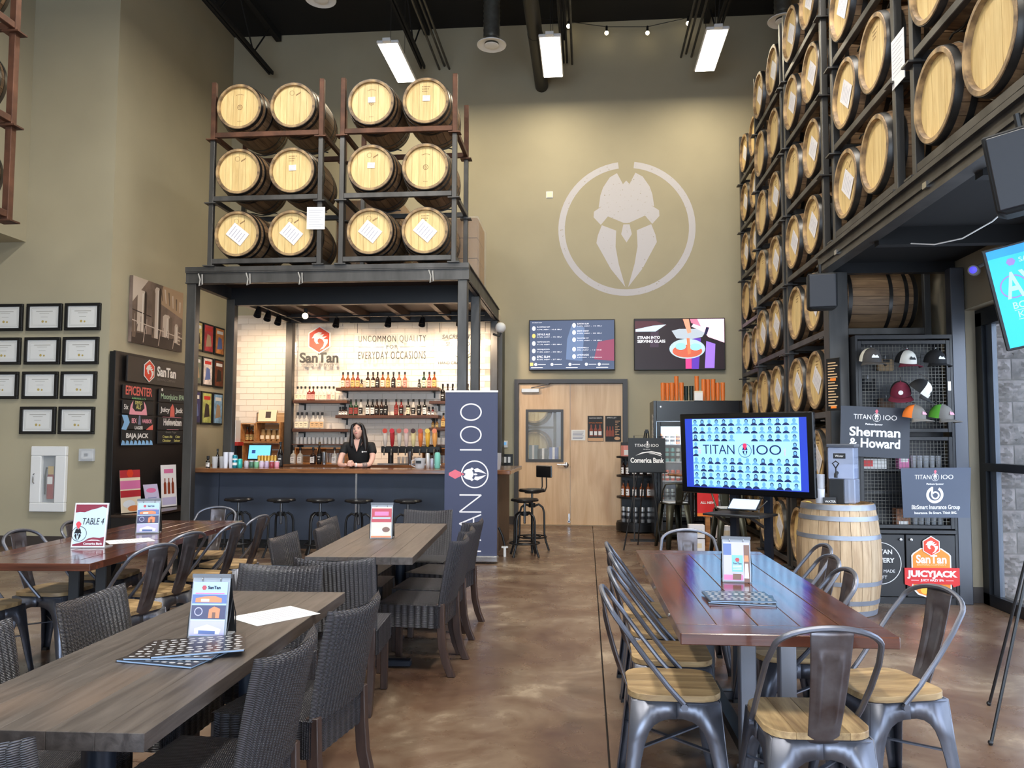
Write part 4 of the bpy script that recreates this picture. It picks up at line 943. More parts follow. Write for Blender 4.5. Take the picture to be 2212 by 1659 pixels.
part('jug', MB().lathe([(.055,0),(.06,.01),(.075,.14),(.072,.14),(.056,.012)], 18, False), PT, t); part('handle', MB().tube([(-.07,0,.12),(-.115,0,.1),(-.11,0,.04),(-.062,0,.02)], .008, 6), PT, t); part('label', MB().box(-.04,.03,-.074,-.066,.07,.105), BLACK, t)
t = thing('cup_stack', 'steel tumbler stack on back counter right of taps', 'cup stack', (-2.85,12.3,1.046))
for k in range(5): part('cup', MB().lathe([(.03,.0),(.04,.13),(.037,.13),(.028,.004)], 14, False), CHROME, t, loc=(0,0,k*.02))
for i, (x, h_, c, l_) in enumerate(((-2.13,.2,(230,224,220),'tall white carton on bar left of mint bottle'),(-2.07,.13,(190,186,200),'lilac jar on bar left of mint bottle'))): tin(x, 10.24, 1.071, .028, h_, c, l_, None, 'carton_tube', 'carton')
for i in range(3):
    t = thing('cup_stack', 'clear cup stack on the bar end right of banner, %s' % ordn(i,3), 'cup stack', (-1.16+.0*i,9.86+.13*i,1.071), group='cup stacks on the bar end')
    for k in range(6): part('cup', MB().lathe([(.026,.0),(.04,.11),(.037,.11),(.024,.004)], 14, False), mat('clear_cup', (226,228,236), .15, alpha=.7), t, loc=(0,0,k*.02))
# ------------------------------------------------------------------ bar stools
def make_stool(label):
    t = thing('bar_stool', label, 'stool', group='bar stools')
    part('seat', MB().lathe([(.0,.68),(.15,.68),(.175,.685),(.178,.70),(.165,.715),(.10,.72),(.0,.718)], 28, False), mat('stool_black', (24,23,24), .25), t)
    part('seat_plate', MB().cyl((0,0,.665), .10, .016, 20), BLACKM, t)
    part('screw', MB().lathe([(.014+.003*(i % 2), .40+i*.014) for i in range(20)], 12), mat('screw_steel', (110,110,112), .3, .9), t)
    part('hub', MB().cyl((0,0,.50), .045, .05, 14), BLACK, t)
    for k in range(4):
        a = PI/4+k*PI/2; c, s_ = math.cos(a), math.sin(a)
        pts = [(.03,.515),(.09,.535),(.14,.50),(.16,.44),(.163,.30),(.165,.19),(.185,.10),(.225,.0)]
        part('leg', MB().tube([(c*r_, s_*r_, z) for r_, z in pts], .014, 8), BLACK, t)
    part('foot_ring', MB().tube([(.19*math.cos(2*PI*k/32), .19*math.sin(2*PI*k/32), .16) for k in range(32)], .009, 7, True), BLACK, t)
    part('shelf_ring', MB().tube([(.115*math.cos(2*PI*k/28), .115*math.sin(2*PI*k/28), .165) for k in range(28)], .008, 6, True), BLACK, t)
    return t
st = make_stool('round black swivel stool, leftmost at the blue bar front')
st.location = (-4.36, 9.4, 0)
for i, x in enumerate((-3.8,-3.31,-2.81,-2.2)):
    copy_thing(st, (x, 9.38+.03*(i % 2), .0), .4*i, 'round black swivel stool at the blue bar, %s' % ['second from left','third from left','fourth from left','fifth, nearest the banner'][i])
copy_thing(st, (-.78, 9.75, 0), .2, 'round black swivel stool in front of the birch door')
b2 = copy_thing(st, (-.72, 10.22, 0), .9, 'black swivel stool with backrest in front of the birch door')
b2.scale = (1,1,1.13)
part('back_post', MB().tube([(.10,.0,.67),(.22,0,.68),(.25,0,.73),(.245,0,.92)], .009, 7), BLACK, b2, loc=(0,-.03,0)); part('back_post', MB().tube([(.10,0,.67),(.22,0,.68),(.25,0,.73),(.245,0,.92)], .009, 7), BLACK, b2, loc=(0,.05,0))
part('backrest', MB().box(.235,.26,-.13,.16,.84,.985), mat('stool_black', (24,23,24), .25), b2, bevel=.01)
b2.rotation_euler = (0,0,R(50))
# ------------------------------------------------------------------ roll-up banner
BNV = mat('banner_navy', (66,72,100), .6); BW = mat('banner_white', (238,236,240), .6); BPK = mat('banner_pink', (224,110,128), .6)
t = thing('roll_up_banner', 'tall slate blue roll-up banner with vertical white lettering', 'banner', (-1.37,9.1,0), rz=.03)
part('sheet', MB().box(-.315,.315,0,.004,.09,2.02), BNV, t); part('top_rail', MB().box(-.32,.32,-.008,.012,2.02,2.045), BW, t, bevel=.003)
part('base_case', MB().box(-.33,.33,-.05,.06,.015,.09), CHROME, t, bevel=.012); part('foot', MB().box(-.03,.03,-.13,.1,0,.02), CHROME, t); part('rear_pole', MB().tube([(0,.03,.05),(0,.02,2.03)], .01, 7), CHROME, t)
def bar2(mb, x0, z0, x1, z1, w_): # stroke in the banner plane
    d = Vector((x1-x0, z1-z0)).normalized(); n_ = Vector((-d.y, d.x))*w_/2
    return mb.prism([(x0-n_.x,z0-n_.y),(x1-n_.x,z1-n_.y),(x1+n_.x,z1+n_.y),(x0+n_.x,z0+n_.y)], -.0015, 0)
L0, L1 = -.135, .125     # left = cap height end after the quarter turn
wS = .016
def oval(z, rz=.105): 
    mb = MB(); n = 40
    for k in range(n):
        a, b = 2*PI*k/n, 2*PI*(k+1)/n
        P = lambda q, e: ((L0+L1)/2+((L1-L0)/2-e)*math.cos(q), z+(rz-e)*math.sin(q))
        mb.prism([P(a,0),P(b,0),P(b,wS),P(a,wS)], -.0015, 0)
    return mb
part('letter_o', oval(1.785), BW, t); part('letter_o', oval(1.515), BW, t); part('letter_i', bar2(MB(), L0,1.335,L1,1.335,wS), BW, t)
mb = MB(); helmet(mb, .045, 1.045, .165, -.0015, 0, rot=PI/2, gap=False, ringw=.09); part('helmet_mark', mb, BW, t)
part('plume', MB().prism([(-.08,1.045),(-.105,1.06),(-.19,1.10),(-.265,1.06),(-.265,1.03),(-.19,.99),(-.105,1.03)], -.0015, 0), BPK, t)
part('letter_n', bar2(bar2(bar2(MB(), L0,.80,L1,.80,wS), L0,.60,L1,.60,wS), L1,.80,L0,.60,wS), BW, t)
part('letter_a', bar2(bar2(bar2(MB(), L1,.57,L0,.46,wS), L0,.46,L1,.35,wS), L1-.09,.54,L1-.09,.38,wS), BW, t)
part('letter_t', bar2(bar2(MB(), L0,.36,L0,.18,wS), L0,.27,L1,.27,wS), BW, t); part('letter_i', bar2(MB(), L0,.14,L1,.14,wS), BW, t)
# ------------------------------------------------------------------ tables
DARKW = wood('dark_tabletop', (90,82,77), (54,47,44), .40, 9, 'Y', rnd=.012, knots=(116,96,82))
EDGEW = mat('table_edge', (66,62,64), .5)
PED = mat('pedestal_blue_black', (30,36,48), .4, .3)
def slab_table(label, corners, z, group):
    """dark slab on two pedestals; corners bl br fl fr in the room"""
    bl, br, f_l, f_r = [Vector((*c, 0)) for c in corners]
    c = (bl+br+f_l+f_r)/4; ax = ((bl+br)-(f_l+f_r)).normalized(); rz = math.atan2(-ax.x, ax.y)
    L = (((bl+br)-(f_l+f_r))/2).length/2; w_ = ((br-bl).length+(f_r-f_l).length)/4
    t = thing('dining_table', label, 'table', (c.x, c.y, 0), rz, group)
    n = 5
    for i in range(n):
        a = -w_+2*w_*i/n; b = -w_+2*w_*(i+1)/n
        part('tabletop_board', MB().box(a+.0004, b-.0004, -L, L, z-.045, z), DARKW, t, bevel=.0012)
    for y in (-L*.62, L*.62):
        part('column', MB().cyl((0,y,.04), .045, z-.105, 20), PED, t); part('top_plate', MB().box(-.16,.16,y-.16,y+.16,z-.065,z-.046), PED, t)
        part('cross_foot', MB().bar((-.09,y,.03),(.27,y,.03),.06,.04).bar((0,y-.06,.031),(0,y+.06,.031),.06,.04), PED, t, bevel=.006)
    return t
slab_table('dark slab table nearest the camera, at bottom left', ((-1.72,3.50),(-1.12,3.52),(-1.68,1.80),(-1.05,1.79)), .75, 'dark slab tables')
slab_table('dark slab table in front of the roll-up banner', ((-1.82,6.41),(-1.17,6.44),(-1.69,4.58),(-1.04,4.55)), .75, 'dark slab tables')
REDW = wood('red_brown_plank', (104,59,43), (60,33,25), .15, 5, 'Y', coat=.5, rnd=.16)
REDX = wood('red_brown_plank_cross', (104,59,43), (60,33,25), .17, 5, 'X', coat=.5, rnd=.12)
LEGM = mat('brushed_leg_steel', (136,138,146), .34, .6, noise=(4,.2), stretch=(1,1,.2))
def plank_table(label, cx, cy, rz, hw, L, z, n, YL, brace=False):
    LEGM_ = BLACK if brace else LEGM
    t = thing('dining_table', label, 'table', (cx, cy, 0), rz, 'red brown plank tables')
    e = .14
    for i in range(n):
        a = -hw+2*hw*i/n; b = -hw+2*hw*(i+1)/n
        part('tabletop_plank', MB().box(a+.0013, b-.0013, -L+e+.0013, L-e-.0013, z-.042, z-.0008*(i % 2)), REDW, t, bevel=.0018)
    for s_ in (-1, 1):
        part('breadboard_end', MB().box(-hw, hw, min(s_*L, s_*(L-e)), max(s_*L, s_*(L-e)), z-.042, z), REDX, t, bevel=.003)
        part('apron', MB().box(-hw+.1, hw-.1, YL[s_ > 0]-.03, YL[s_ > 0]+.03, z-.09, z-.043), BLACK, t)
        yl = YL[s_ > 0]
        for x in (-.02, .15): part('leg', MB().box(x-.035, x+.035, yl-.03, yl+.03, .05, z-.09), LEGM_, t, bevel=.005)
        part('foot_bar', MB().box(-.065, .19, yl-.025, yl+.025, .0, .05), LEGM_, t, bevel=.005)
        if brace: part('brace', MB().bar((.065, yl-s_*.03, .32), (.065, yl-s_*.38, z-.06), .05), BLACK, t)
    part('stretcher', MB().box(-.03,.03,YL[0],YL[1],.052,.10), BLACK, t)
    for y in (-L*.65, -L*.1, L*.5):
        for s_ in (-1, 1): part('bolt_cap', MB().at(Matrix.Translation((s_*(hw-.0005), y, z-.02)) @ Matrix.Rotation(s_*PI/2,4,'Y')).lathe([(.0001,.003),(.008,.003),(.008,0)], 8, False), CHROME, t)
    return t
plank_table('red brown plank table on the right under the big display', .71, 3.925, .012, .385, 1.055, .76, 5, (-.435, .59))
plank_table('red brown plank table on the left with Table 4 sign', -3.24, 5.22, .075, .40, 1.145, .76, 6, (-.55, .585), True)
# ------------------------------------------------------------------ metal chairs with wooden seats
GUN = mat('gunmetal', (118,120,130), .41, .8, noise=(5,.3), stretch=(1,1,.4))
GUNR = mat('gunmetal_rust', (114,112,116), .38, .75, noise=(7,.4), col2=(74,54,46))
SEATW = wood('chair_seat_wood', (190,160,114), (126,98,66), .45, 7, 'Y', rnd=.3)
def rsq(x, a, r):
    """half depth of a rounded square at x"""
    e = abs(x)-(a-r)
    return a if e <= 0 else a-r+math.sqrt(max(0, r*r-e*e))
def seat_plank(x0, x1, a=.182, r=.085):
    n = 6; P = [(x0+(x1-x0)*i/n) for i in range(n+1)]
    top = [(x, rsq(x, a, r)) for x in P]; poly = top+[(x, -y) for x, y in top[::-1]]
    mb = MB().at(Matrix.Rotation(PI/2, 4, 'X'))
    mb.prism([(x, y) for x, y in poly], .442, .466)
    return mb
def tolix_leg(sx, sy):
    """corner of the pressed seat shell: two tapered sheet faces meeting in a splayed leg"""
    mb = MB(); zt = .44; T = .17; Bm = .215; n = 9; v = []; f = []
    # arch curve from the middle of the side down the inside of the leg
    arch = [(0, .375), (.03, .374), (.06, .366), (.085, .350), (.105, .325), (.122, .28), (.136, .22), (.152, .13), (.168, .06), (.180, .0)]
    def out(z): return T+(Bm-T)*(1-z/zt)**1.15
    for side in (0, 1):
        o = len(v)
        for d, z in arch:
            ztop = zt if z > .3 else z+ (zt-z)*0
            e = out(z)
            inner = (d, e, z)                  # on the face plane, d along it
            outer = (min(e, max(d+.0, .0)), out(zt), zt) if d <= .105 else (e, e, z)
            for p in (inner, outer):
                x, y, zz = p
                if side: x, y = y, x
                v.append((sx*x, sy*y, zz))
        m = len(arch)
        for i in range(m-1):
            q = (o+2*i, o+2*i+2, o+2*i+3, o+2*i+1)
            f.append(q)
        # fill from last top point to the corner
        a = v[o+2*4+1]; b = v[o+2*5+1]
        cpt = (sx*T, sy*T, zt); v.append(cpt); f.append((o+2*4+1, o+2*5+1, len(v)-1))
    mb.add(v, f); return mb
def make_tolix(label):
    t = thing('metal_chair', label, 'chair', group='metal chairs')
    for i in range(4): part('seat_plank', seat_plank(-.182+.091*i+.0003, -.091+.091*i-.0003), SEATW, t, bevel=.0012)
    part('seat_pan', MB().box(-.172,.172,-.172,.172,.425,.441), GUN, t, bevel=.02)
    for sx in (-1,1):
        for sy in (-1,1):
            me = tolix_leg(sx, sy).mesh('leg', GUN, angle=30)
            l_ = link('leg', me, t); m_ = l_.modifiers.new('thickness', 'SOLIDIFY'); m_.thickness = .004
            part('foot_pad', MB().box(sx*.2-.017,sx*.2+.017,sy*.2-.017,sy*.2+.017,0,.02), BLACK, l_)
    part('cross_brace', MB().bar((-.175,-.175,.24),(.175,.175,.24),.018,.006).bar((-.175,.175,.247),(.175,-.175,.247),.018,.006), GUN, t)
    pts = []
    for s_, seq in ((-1, range(0, 19)),):
        pass
    side = [(.186,.03,.435),(.19,-.03,.50),(.192,-.11,.60),(.19,-.185,.70),(.178,-.235,.765)]
    arc = [(.178*math.cos(a), -.235-.05*math.sin(a), .765+.075*math.sin(a)) for a in [PI*i/16 for i in range(1,16)]]
    path = side+arc+[(-x, y, z) for x, y, z in side[::-1]]
    part('back_hoop', MB().tube(path, .0105, 8), GUN, t)
    for s_ in (-1,1): part('hoop_lug', MB().at(Matrix.Translation((s_*.19,.03,.425)) @ Matrix.Rotation(s_*PI/2,4,'Y')).lathe([(.0001,-.008),(.014,-.008),(.014,.008),(.0001,.008)], 10, False), GUN, t)
    def sp(u, q):   # splat: tapered curved sheet with a pressed panel
        w_ = .052+.02*q; x = (2*u-1)*w_; z = .43+.40*q
        y = -.172-.112*q-.02*math.sin(PI*q)*.6-.008*(1-(2*u-1)**2)
        if abs(abs(2*u-1)-.5) < .09 and .18 < q < .78: y -= .008
        if abs(q-.78) < .03 and abs(2*u-1) < .56: y -= .005
        return (x, y, z)
    me = MB().grid(sp, 22, 24).mesh('back_splat', GUNR, angle=70)
    b_ = link('back_splat', me, t); m_ = b_.modifiers.new('thickness','SOLIDIFY'); m_.thickness = .004
    return t
tol = make_tolix('gunmetal chair at the near end of right plank table, its back to the camera')
tol.location = (.79, 2.93, 0); tol.rotation_euler = (0,0,.05)
for x, y, rz, l_ in [(.345,3.27,-90,'gunmetal chair nearest on left side of the right plank table'), (.39,3.74,-91,'gunmetal chair second from camera on left side of right plank table'), (.41,4.22,-89,'gunmetal chair third from camera on left side of right plank table'), (.40,4.66,-90,'gunmetal chair farthest on left side of the right plank table'),
                     (1.21,3.35,105,'gunmetal chair turned out at the near right corner of plank table'), (.97,3.84,90,'gunmetal chair second on the right side of right plank table'), (1.03,4.27,91,'gunmetal chair third on the right side of right plank table'), (1.13,4.725,90,'gunmetal chair farthest on the right side, before the standing barrel'),
                     (.69,5.15,180,'gunmetal chair at the far end of right plank table facing camera'),
                     (-3.62,4.36,-90,'gunmetal chair cut by the left picture edge beside plank table'), (-3.52,4.90,-90,'gunmetal chair against left wall, left of the Table 4 sign'), (-3.535,5.48,-84,'gunmetal chair partly behind the Table 4 sign'), (-3.31,6.47,182,'gunmetal chair at far end of the left plank table'),
                     (-2.75,4.40,74,'gunmetal chair nearest on right side of the left plank table'), (-2.86,4.95,78,'gunmetal chair second on right side of the left plank table'), (-2.83,5.50,84,'gunmetal chair third on right side of the left plank table'), (-2.88,6.05,85,'gunmetal chair farthest on right side of the left plank table')]:
    copy_thing(tol, (x, y, 0), R(rz), l_)
# ------------------------------------------------------------------ wicker chairs
def wicker():
    m = bpy.data.materials.new('grey_wicker'); m.use_nodes = True; n = m.node_tree.nodes; L = m.node_tree.links; p = n['Principled BSDF']
    p.inputs['Roughness'].default_value = .31
    uv = n.new('ShaderNodeUVMap'); uv.uv_map = 'weave'; sp = n.new('ShaderNodeSeparateXYZ'); L.new(uv.outputs[0], sp.inputs[0])
    def M(op, a, b=None):
        q = n.new('ShaderNodeMath'); q.operation = op
        for i, v in enumerate((a, b)):
            if v is None: continue
            if isinstance(v, (int, float)): q.inputs[i].default_value = v
            else: L.new(v, q.inputs[i])
        return q.outputs[0]
    # u counts stakes, v counts strands; strands pass over alternate stakes
    par = M('MULTIPLY', M('FLOOR', sp.outputs[0]), .5)
    ph = M('ADD', sp.outputs[1], par)
    s1 = M('ABSOLUTE', M('SINE', M('MULTIPLY', ph, PI)))
    s2 = M('ABSOLUTE', M('SINE', M('MULTIPLY', sp.outputs[0], PI)))
    h = M('MULTIPLY', M('POWER', s1, .6), M('ADD', M('MULTIPLY', s2, .7), .3))
    b = n.new('ShaderNodeBump'); b.inputs['Strength'].default_value = .9; b.inputs['Distance'].default_value = .004; L.new(h, b.inputs['Height']); L.new(b.outputs[0], p.inputs['Normal'])
    r = n.new('ShaderNodeValToRGB'); r.color_ramp.elements[0].color = (*lin((14,13,14)),1); r.color_ramp.elements[1].color = (*lin((76,73,78)),1); r.color_ramp.elements[0].position = .1; r.color_ramp.elements[1].position = .95
    L.new(h, r.inputs[0]); L.new(r.outputs[0], p.inputs['Base Color'])
    return m
WICK = wicker()
LEGW = wood('wicker_leg_wood', (78,58,50), (48,34,30), .4, 6, 'Z', rnd=.08)
def weave_shell(name, fn, nu, nv, su, sv, parent, closed=True, swap=False):
    """closed tube-like shell fn(u,v) woven with su stakes round u and sv strands along v; ends capped"""
    mb = MB().grid(fn, nu, nv)
    me = mb.mesh(name, WICK, angle=60)
    uvl = me.uv_layers.new(name='weave')
    W1 = nu+1
    for pl in me.polygons:
        for li in pl.loop_indices:
            vi = me.loops[li].vertex_index; i, j = vi % W1, vi//W1
            uvl.data[li].uv = (i/nu*su, j/nv*sv)
    return link(name, me, parent)
def make_wicker(label):
    t = thing('wicker_chair', label, 'chair', group='wicker chairs')
    hw, hd = .225, .21
    def round_rect(u, a, b, r):
        per = [(a-r,b),( -a+r,b)]
        q = (u % 1)*8; k = int(q); f = q-k
        C = [(a-r,b-r,0),(-a+r,b-r,90),(-a+r,-b+r,180),(a-r,-b+r,270)]
        cx, cy, A = C[k//2]
        if k % 2 == 0:
            an = R(A+90*f); return cx+r*math.cos(an), cy+r*math.sin(an)
        nx, ny, A2 = C[(k//2+1) % 4]; an = R(A+90)
        x0, y0 = cx+r*math.cos(an), cy+r*math.sin(an); x1, y1 = nx+r*math.cos(R(A2)), ny+r*math.sin(R(A2))
        return x0+(x1-x0)*f, y0+(y1-y0)*f
    def apron(u, v):
        x, y = round_rect(u, hw, hd, .04); rib = 1+.010*math.sin(2*PI*u*64)
        z = .295+.135*v
        return (x*rib, y*rib, z)
    weave_shell('apron', apron, 256, 3, 64, 22, t)
    def top(u, v):
        x = (2*u-1)*hw; y = (2*v-1)*hd; e = max(abs(2*u-1), abs(2*v-1))
        return (x*.995, y*.995, .43+.012*(1-e**6))
    weave_shell('seat', top, 40, 40, 40, 60, t)
    # back: wrapped slab, leaning and hollowed, rolled over at the top
    def back(u, v):
        # u runs round the slab section (rear face, edge, front face, edge); v from bottom to top
        w_ = .222; th = .022; q = u*2
        if q < 1: s_ = 2*q-1; sd = -1
        else: s_ = 1-2*(q-1); sd = 1
        edge = 1-abs(s_)**8
        zt = .425+.405*v; lean = -.205-.065*v-.02*v*v
        rib = .0014*math.sin(PI*s_*20*1.0)
        crown = .0 if v < .93 else (v-.93)/.07
        thk = th*edge*math.sqrt(max(0, 1-crown*crown))
        y = lean+.045*(s_*s_-.4)*(.4+.6*v)+sd*(thk+rib*edge*(1-crown))
        z = zt+.018*(1-s_*s_)*-v + .0
        return (w_*s_, y, z)
    weave_shell('backrest', back, 240, 26, 40, 78, t)
    part('backrest_core', MB().grid(lambda u, v: (.21*(2*u-1), -.205-.065*v-.02*v*v+.045*((2*u-1)**2-.4)*(.4+.6*v), .43+.385*v), 10, 8), WICK, t)
    for sx in (-1,1):
        part('leg', MB().box(sx*.19-.02, sx*.19+.02, .165, .205, 0, .30), LEGW, t, bevel=.004)
        P = [(-.20,.44),(-.205,.30),(-.215,.18),(-.24,.08),(-.275,0)]
        mb = MB(); v = []; f = []
        for y, z in P:
            for dx, dy in ((-.018,-.024),(.018,-.024),(.018,.024),(-.018,.024)): v.append((sx*.195+dx, y+dy, z))
        for i in range(len(P)-1):
            for k in range(4): f.append((i*4+k, (i+1)*4+k, (i+1)*4+(k+1) % 4, i*4+(k+1) % 4))
        f += [(0,1,2,3), tuple(range(4*len(P)-1, 4*len(P)-5, -1))]
        part('leg', mb.add(v, f), LEGW, t, bevel=.003)
    return t
wk = make_wicker('grey wicker chair nearest on right side of the near slab table')
wk.location = (-1.20, 2.39, 0); wk.rotation_euler = (0,0,R(88))
for x, y, rz, l_ in [(-1.165,3.03,81,'grey wicker chair second on right side of the near slab table'), (-1.75,2.36,-90,'grey wicker chair at left picture edge beside the near slab table'), (-1.745,3.02,-90,'grey wicker chair second on left side of the near slab table'), (-1.38,1.83,0,'grey wicker chair cut by bottom left corner, near table end'), (-1.54,3.53,178,'grey wicker chair at far end of the near slab table'),
                     (-1.36,4.31,4,'grey wicker chair with its back to camera at the second slab table'), (-1.73,4.96,-92,'grey wicker chair nearest on left side of the second slab table'), (-1.64,5.52,-88,'grey wicker chair second on left side of the second slab table'), (-1.79,6.02,-90,'grey wicker chair farthest on left side of the second slab table'), (-1.42,6.61,180,'grey wicker chair at far end of second slab table by stools'),
                     (-1.09,4.98,86,'grey wicker chair nearest on right side of the second slab table'), (-1.12,5.47,87,'grey wicker chair second on right side of the second slab table'), (-1.15,6.08,78,'grey wicker chair farthest on right side before the banner')]:
    copy_thing(wk, (x, y, 0), R(rz), l_)
# ------------------------------------------------------------------ things on the tables
IM = {k: mat('print_'+k, c, .35) for k, c in {'sky':(176,206,236),'blue':(92,112,170),'night':(60,58,96),'pink':(222,120,170),'orange':(226,136,84),'cream':(238,222,196),'white':(236,238,244),'red':(186,52,60),'brown':(120,78,56),'teal':(120,190,196),'lav':(196,190,226)}.items()}
def menu_stand(label, x, y, z, rz, kind, s=1.0):
    """acrylic table stand with a ring-bound flip menu"""
    t = thing('menu_stand', label, 'menu stand', (x, y, z), rz, 'flip menu stands'); t.scale = (s, s, s)
    w_, h_ = .062, .185; A = Matrix.Rotation(R(-9), 4, 'X')
    part('front_plate', MB().at(A).box(-w_-.006,w_+.006,.0,.003,.004,h_+.03), mat('stand_acrylic', (222,226,232), .06, alpha=.35), t)
    part('back_plate', MB().at(Matrix.Translation((0,.085,0)) @ Matrix.Rotation(R(12),4,'X')).box(-w_-.006,w_+.006,0,.003,.004,h_+.02), BLACK, t)
    part('base_plate', MB().box(-w_-.006,w_+.006,-.002,.088,0,.004), mat('stand_acrylic', (222,226,232), .06, alpha=.35), t)
    part('top_bar', MB().at(A).box(-w_-.008,w_+.008,-.004,.012,h_+.022,h_+.036), mat('stand_grey', (96,98,104), .4), t)
    for x_ in (-.032,.034): part('ring', MB().at(A).tube([(x_,.012+.016*math.cos(a),h_+.02+.016*math.sin(a)) for a in [2*PI*i/14 for i in range(14)]], .0016, 5, True), CHROME, t)
    for sx in (-1,1): part('wire_end', MB().tube([(sx*(w_+.008),.0,.0),(sx*(w_+.012),.02,.07),(sx*(w_+.008),.05,.13),(sx*(w_+.008),.08,.07),(sx*(w_+.008),.085,0)], .002, 5), BLACK, t)
    pg = part('menu_page', MB().at(A).box(-w_,w_,-.004,-.0015,.006,h_+.008), IM['sky' if kind < 2 else 'cream' if kind == 2 else 'lav'], t)
    def pr(n_, x0, x1, z0, z1, k, y=-.0046): return part(n_, MB().at(A).rect(x0,x1,z0,z1,y), IM[k], pg)
    def poly(pts, k, y=-.0052): return part('printed_shape', MB().at(A).flat(pts, y), IM[k], pg)
    if kind in (0, 1):
        phx = MB().at(A).disc(-.022,h_-.012,.009,-.005,6); part('printed_badge', phx, IM['red'], pg)
        text('SanTan', pg, 0,0,0, .045, INK, .02, loc=A @ Vector((.014,-.005,h_-.012)), rot=(PI/2-R(9),0,0), bold=.02)
        pr('printed_band', -w_*.85, w_*.85, h_-.034, h_-.030, 'pink')
        pr('printed_photo', -w_,w_,.118,h_-.036,'blue'); poly([(-.05,.122),(.045,.122),(.045,.136),(.02,.144),(-.02,.142),(-.05,.136)], 'orange'); poly([(-.03,.124),(.0,.124),(.0,.134),(-.03,.134)], 'cream', -.0056)
        pr('printed_photo', -w_,w_,.064,.112,'night'); poly([(.0,.068),(.04,.068),(.042,.1),(.02,.108),(.002,.098)], 'orange'); poly([(.014,.068),(.026,.068),(.026,.088),(.014,.088)], 'brown', -.0056)
        part('printed_seal', MB().at(A).ring(-.036,.09,.012,.015,-.0052,-.0048,n=16), IM['lav'], pg)
        pr('printed_photo', -w_,w_,.008,.058,'lav'); poly([(-.045,.014),(.045,.012),(.05,.03),(.0,.046),(-.045,.032)], 'white'); poly([(-.03,.014),(.03,.013),(.03,.024),(-.03,.026)], 'blue', -.0056); pr('printed_band', -w_,w_,.059,.062,'white', -.005)
    elif kind == 2:
        pr('printed_photo', -w_,w_,.1,h_,'red'); pr('printed_band', -w_*.9,w_*.9,.12,.13,'sky',-.005); pr('printed_band', -w_*.7,w_*.7,.14,.165,'pink',-.005)
        part('printed_plate', MB().at(A).disc(-.02,.04,.035,-.005,18,.022), IM['white'], pg); part('printed_plate', MB().at(A).disc(.03,.055,.024,-.0054,18,.016), IM['brown'], pg); pr('printed_photo', -w_,w_,.006,.016,'orange',-.005)
    else:
        pr('printed_photo', -.022,.03,.05,.13,'teal'); part('printed_badge', MB().at(A).disc(.004,.108,.011,-.005,6), IM['red'], pg)
        text('SanTan', pg, 0,0,0, .04, IM['night'], .02, loc=A @ Vector((.004,-.005,.09)), rot=(PI/2-R(9),0,0), bold=.02)
        for i in range(4): pr('printed_line', -.018,.024,.06+.007*i,.0625+.007*i,'white',-.005)
        pr('printed_photo', .035,w_,.0,.18,'brown'); poly([(.036,.1),(.058,.1),(.056,.13),(.038,.13)], 'orange'); poly([(.036,.02),(.058,.02),(.054,.09),(.04,.09)], 'white')
        pr('printed_photo', -w_,-.024,.13,h_,'blue'); pr('printed_photo', -w_,.03,.01,.035,'pink'); poly([(-.02,.012),(.02,.012),(.022,.04),(-.018,.04)], 'brown')
menu_stand('acrylic flip menu stand on the near slab table', -1.345, 2.67, .751, R(3), 0, 1.0)
menu_stand('acrylic flip menu stand with food page on the second slab table', -1.46, 5.42, .751, R(6), 2, 1.15)
menu_stand('acrylic flip menu stand on the right plank table', .735, 3.90, .761, R(-6), 3, 1.0)
menu_stand('acrylic flip menu stand on the left plank table', -3.22, 5.45, .761, R(20), 1, 1.15)
# printed booklets
BKC = mat('booklet_cover', (38,36,40), .22); BKE = mat('booklet_pages', (170,190,214), .5); FACE = mat('booklet_print', (170,170,174), .3)
def booklet(label, x, y, z, rz, group):
    t = thing('booklet', label, 'booklet', (x,y,z), rz, group)
    part('pages', MB().box(-.137,.137,-.104,.104,.001,.006), BKE, t); part('cover', MB().box(-.14,.14,-.107,.107,.006,.0075), BKC, t, bevel=.0006); part('rear_cover', MB().box(-.14,.14,-.107,.107,0,.001), BKC, t)
    mb = MB()
    for r in range(7):
        for c in range(9):
            if 2 < c < 6 and r == 3: continue
            cx, cy = -.118+.029*c+(.006 if r % 2 else 0), -.088+.0285*r
            mb.add([(cx+.0105*math.cos(a)*(1+.2*math.sin(3*a+c)), cy+.0075*math.sin(a)*(1+.15*math.cos(2*a+r)), .0078) for a in [2*PI*i/8 for i in range(8)]], [tuple(range(8))])
    part('printed_portraits', mb, FACE, t, kind='stuff')
booklet('black booklet with portrait cover, bottom of the pile on near table', -1.33, 2.44, .7505, R(-10), 'booklets on the near table')
booklet('black booklet with portrait cover, second of the pile on near table', -1.33, 2.47, .7585, R(6), 'booklets on the near table')
booklet('black booklet with portrait cover, top of the pile on near table', -1.28, 2.50, .7665, R(24), 'booklets on the near table')
booklet('black booklet with portrait cover, lower one on right plank table', .67, 3.47, .7605, R(-9), 'booklets on the right table')
booklet('black booklet with portrait cover, upper one on right plank table', .66, 3.485, .7685, R(2), 'booklets on the right table')
def sheet(label, x, y, z, rz, lines=True):
    t = thing('paper_sheet', label, 'paper', (x,y,z), rz)
    part('sheet', MB().box(-.108,.108,-.14,.14,0,.0008), PAPER, t)
    mb = MB()
    for i in range(9):
        yy = .1-.022*i; w_ = .085-.02*(i % 3); mb.add([(-.085,yy,.001),(w_,yy,.001),(w_,yy+.004,.001),(-.085,yy+.004,.001)], [(0,1,2,3)])
    part('printed_lines', mb, mat('tag_print', (150,150,166), .8), t)
sheet('white printed sheet lying on the near slab table', -1.245, 3.03, .7505, R(-36))
sheet('white printed sheet lying behind the Table 4 sign', -3.10, 5.04, .7605, R(-48))
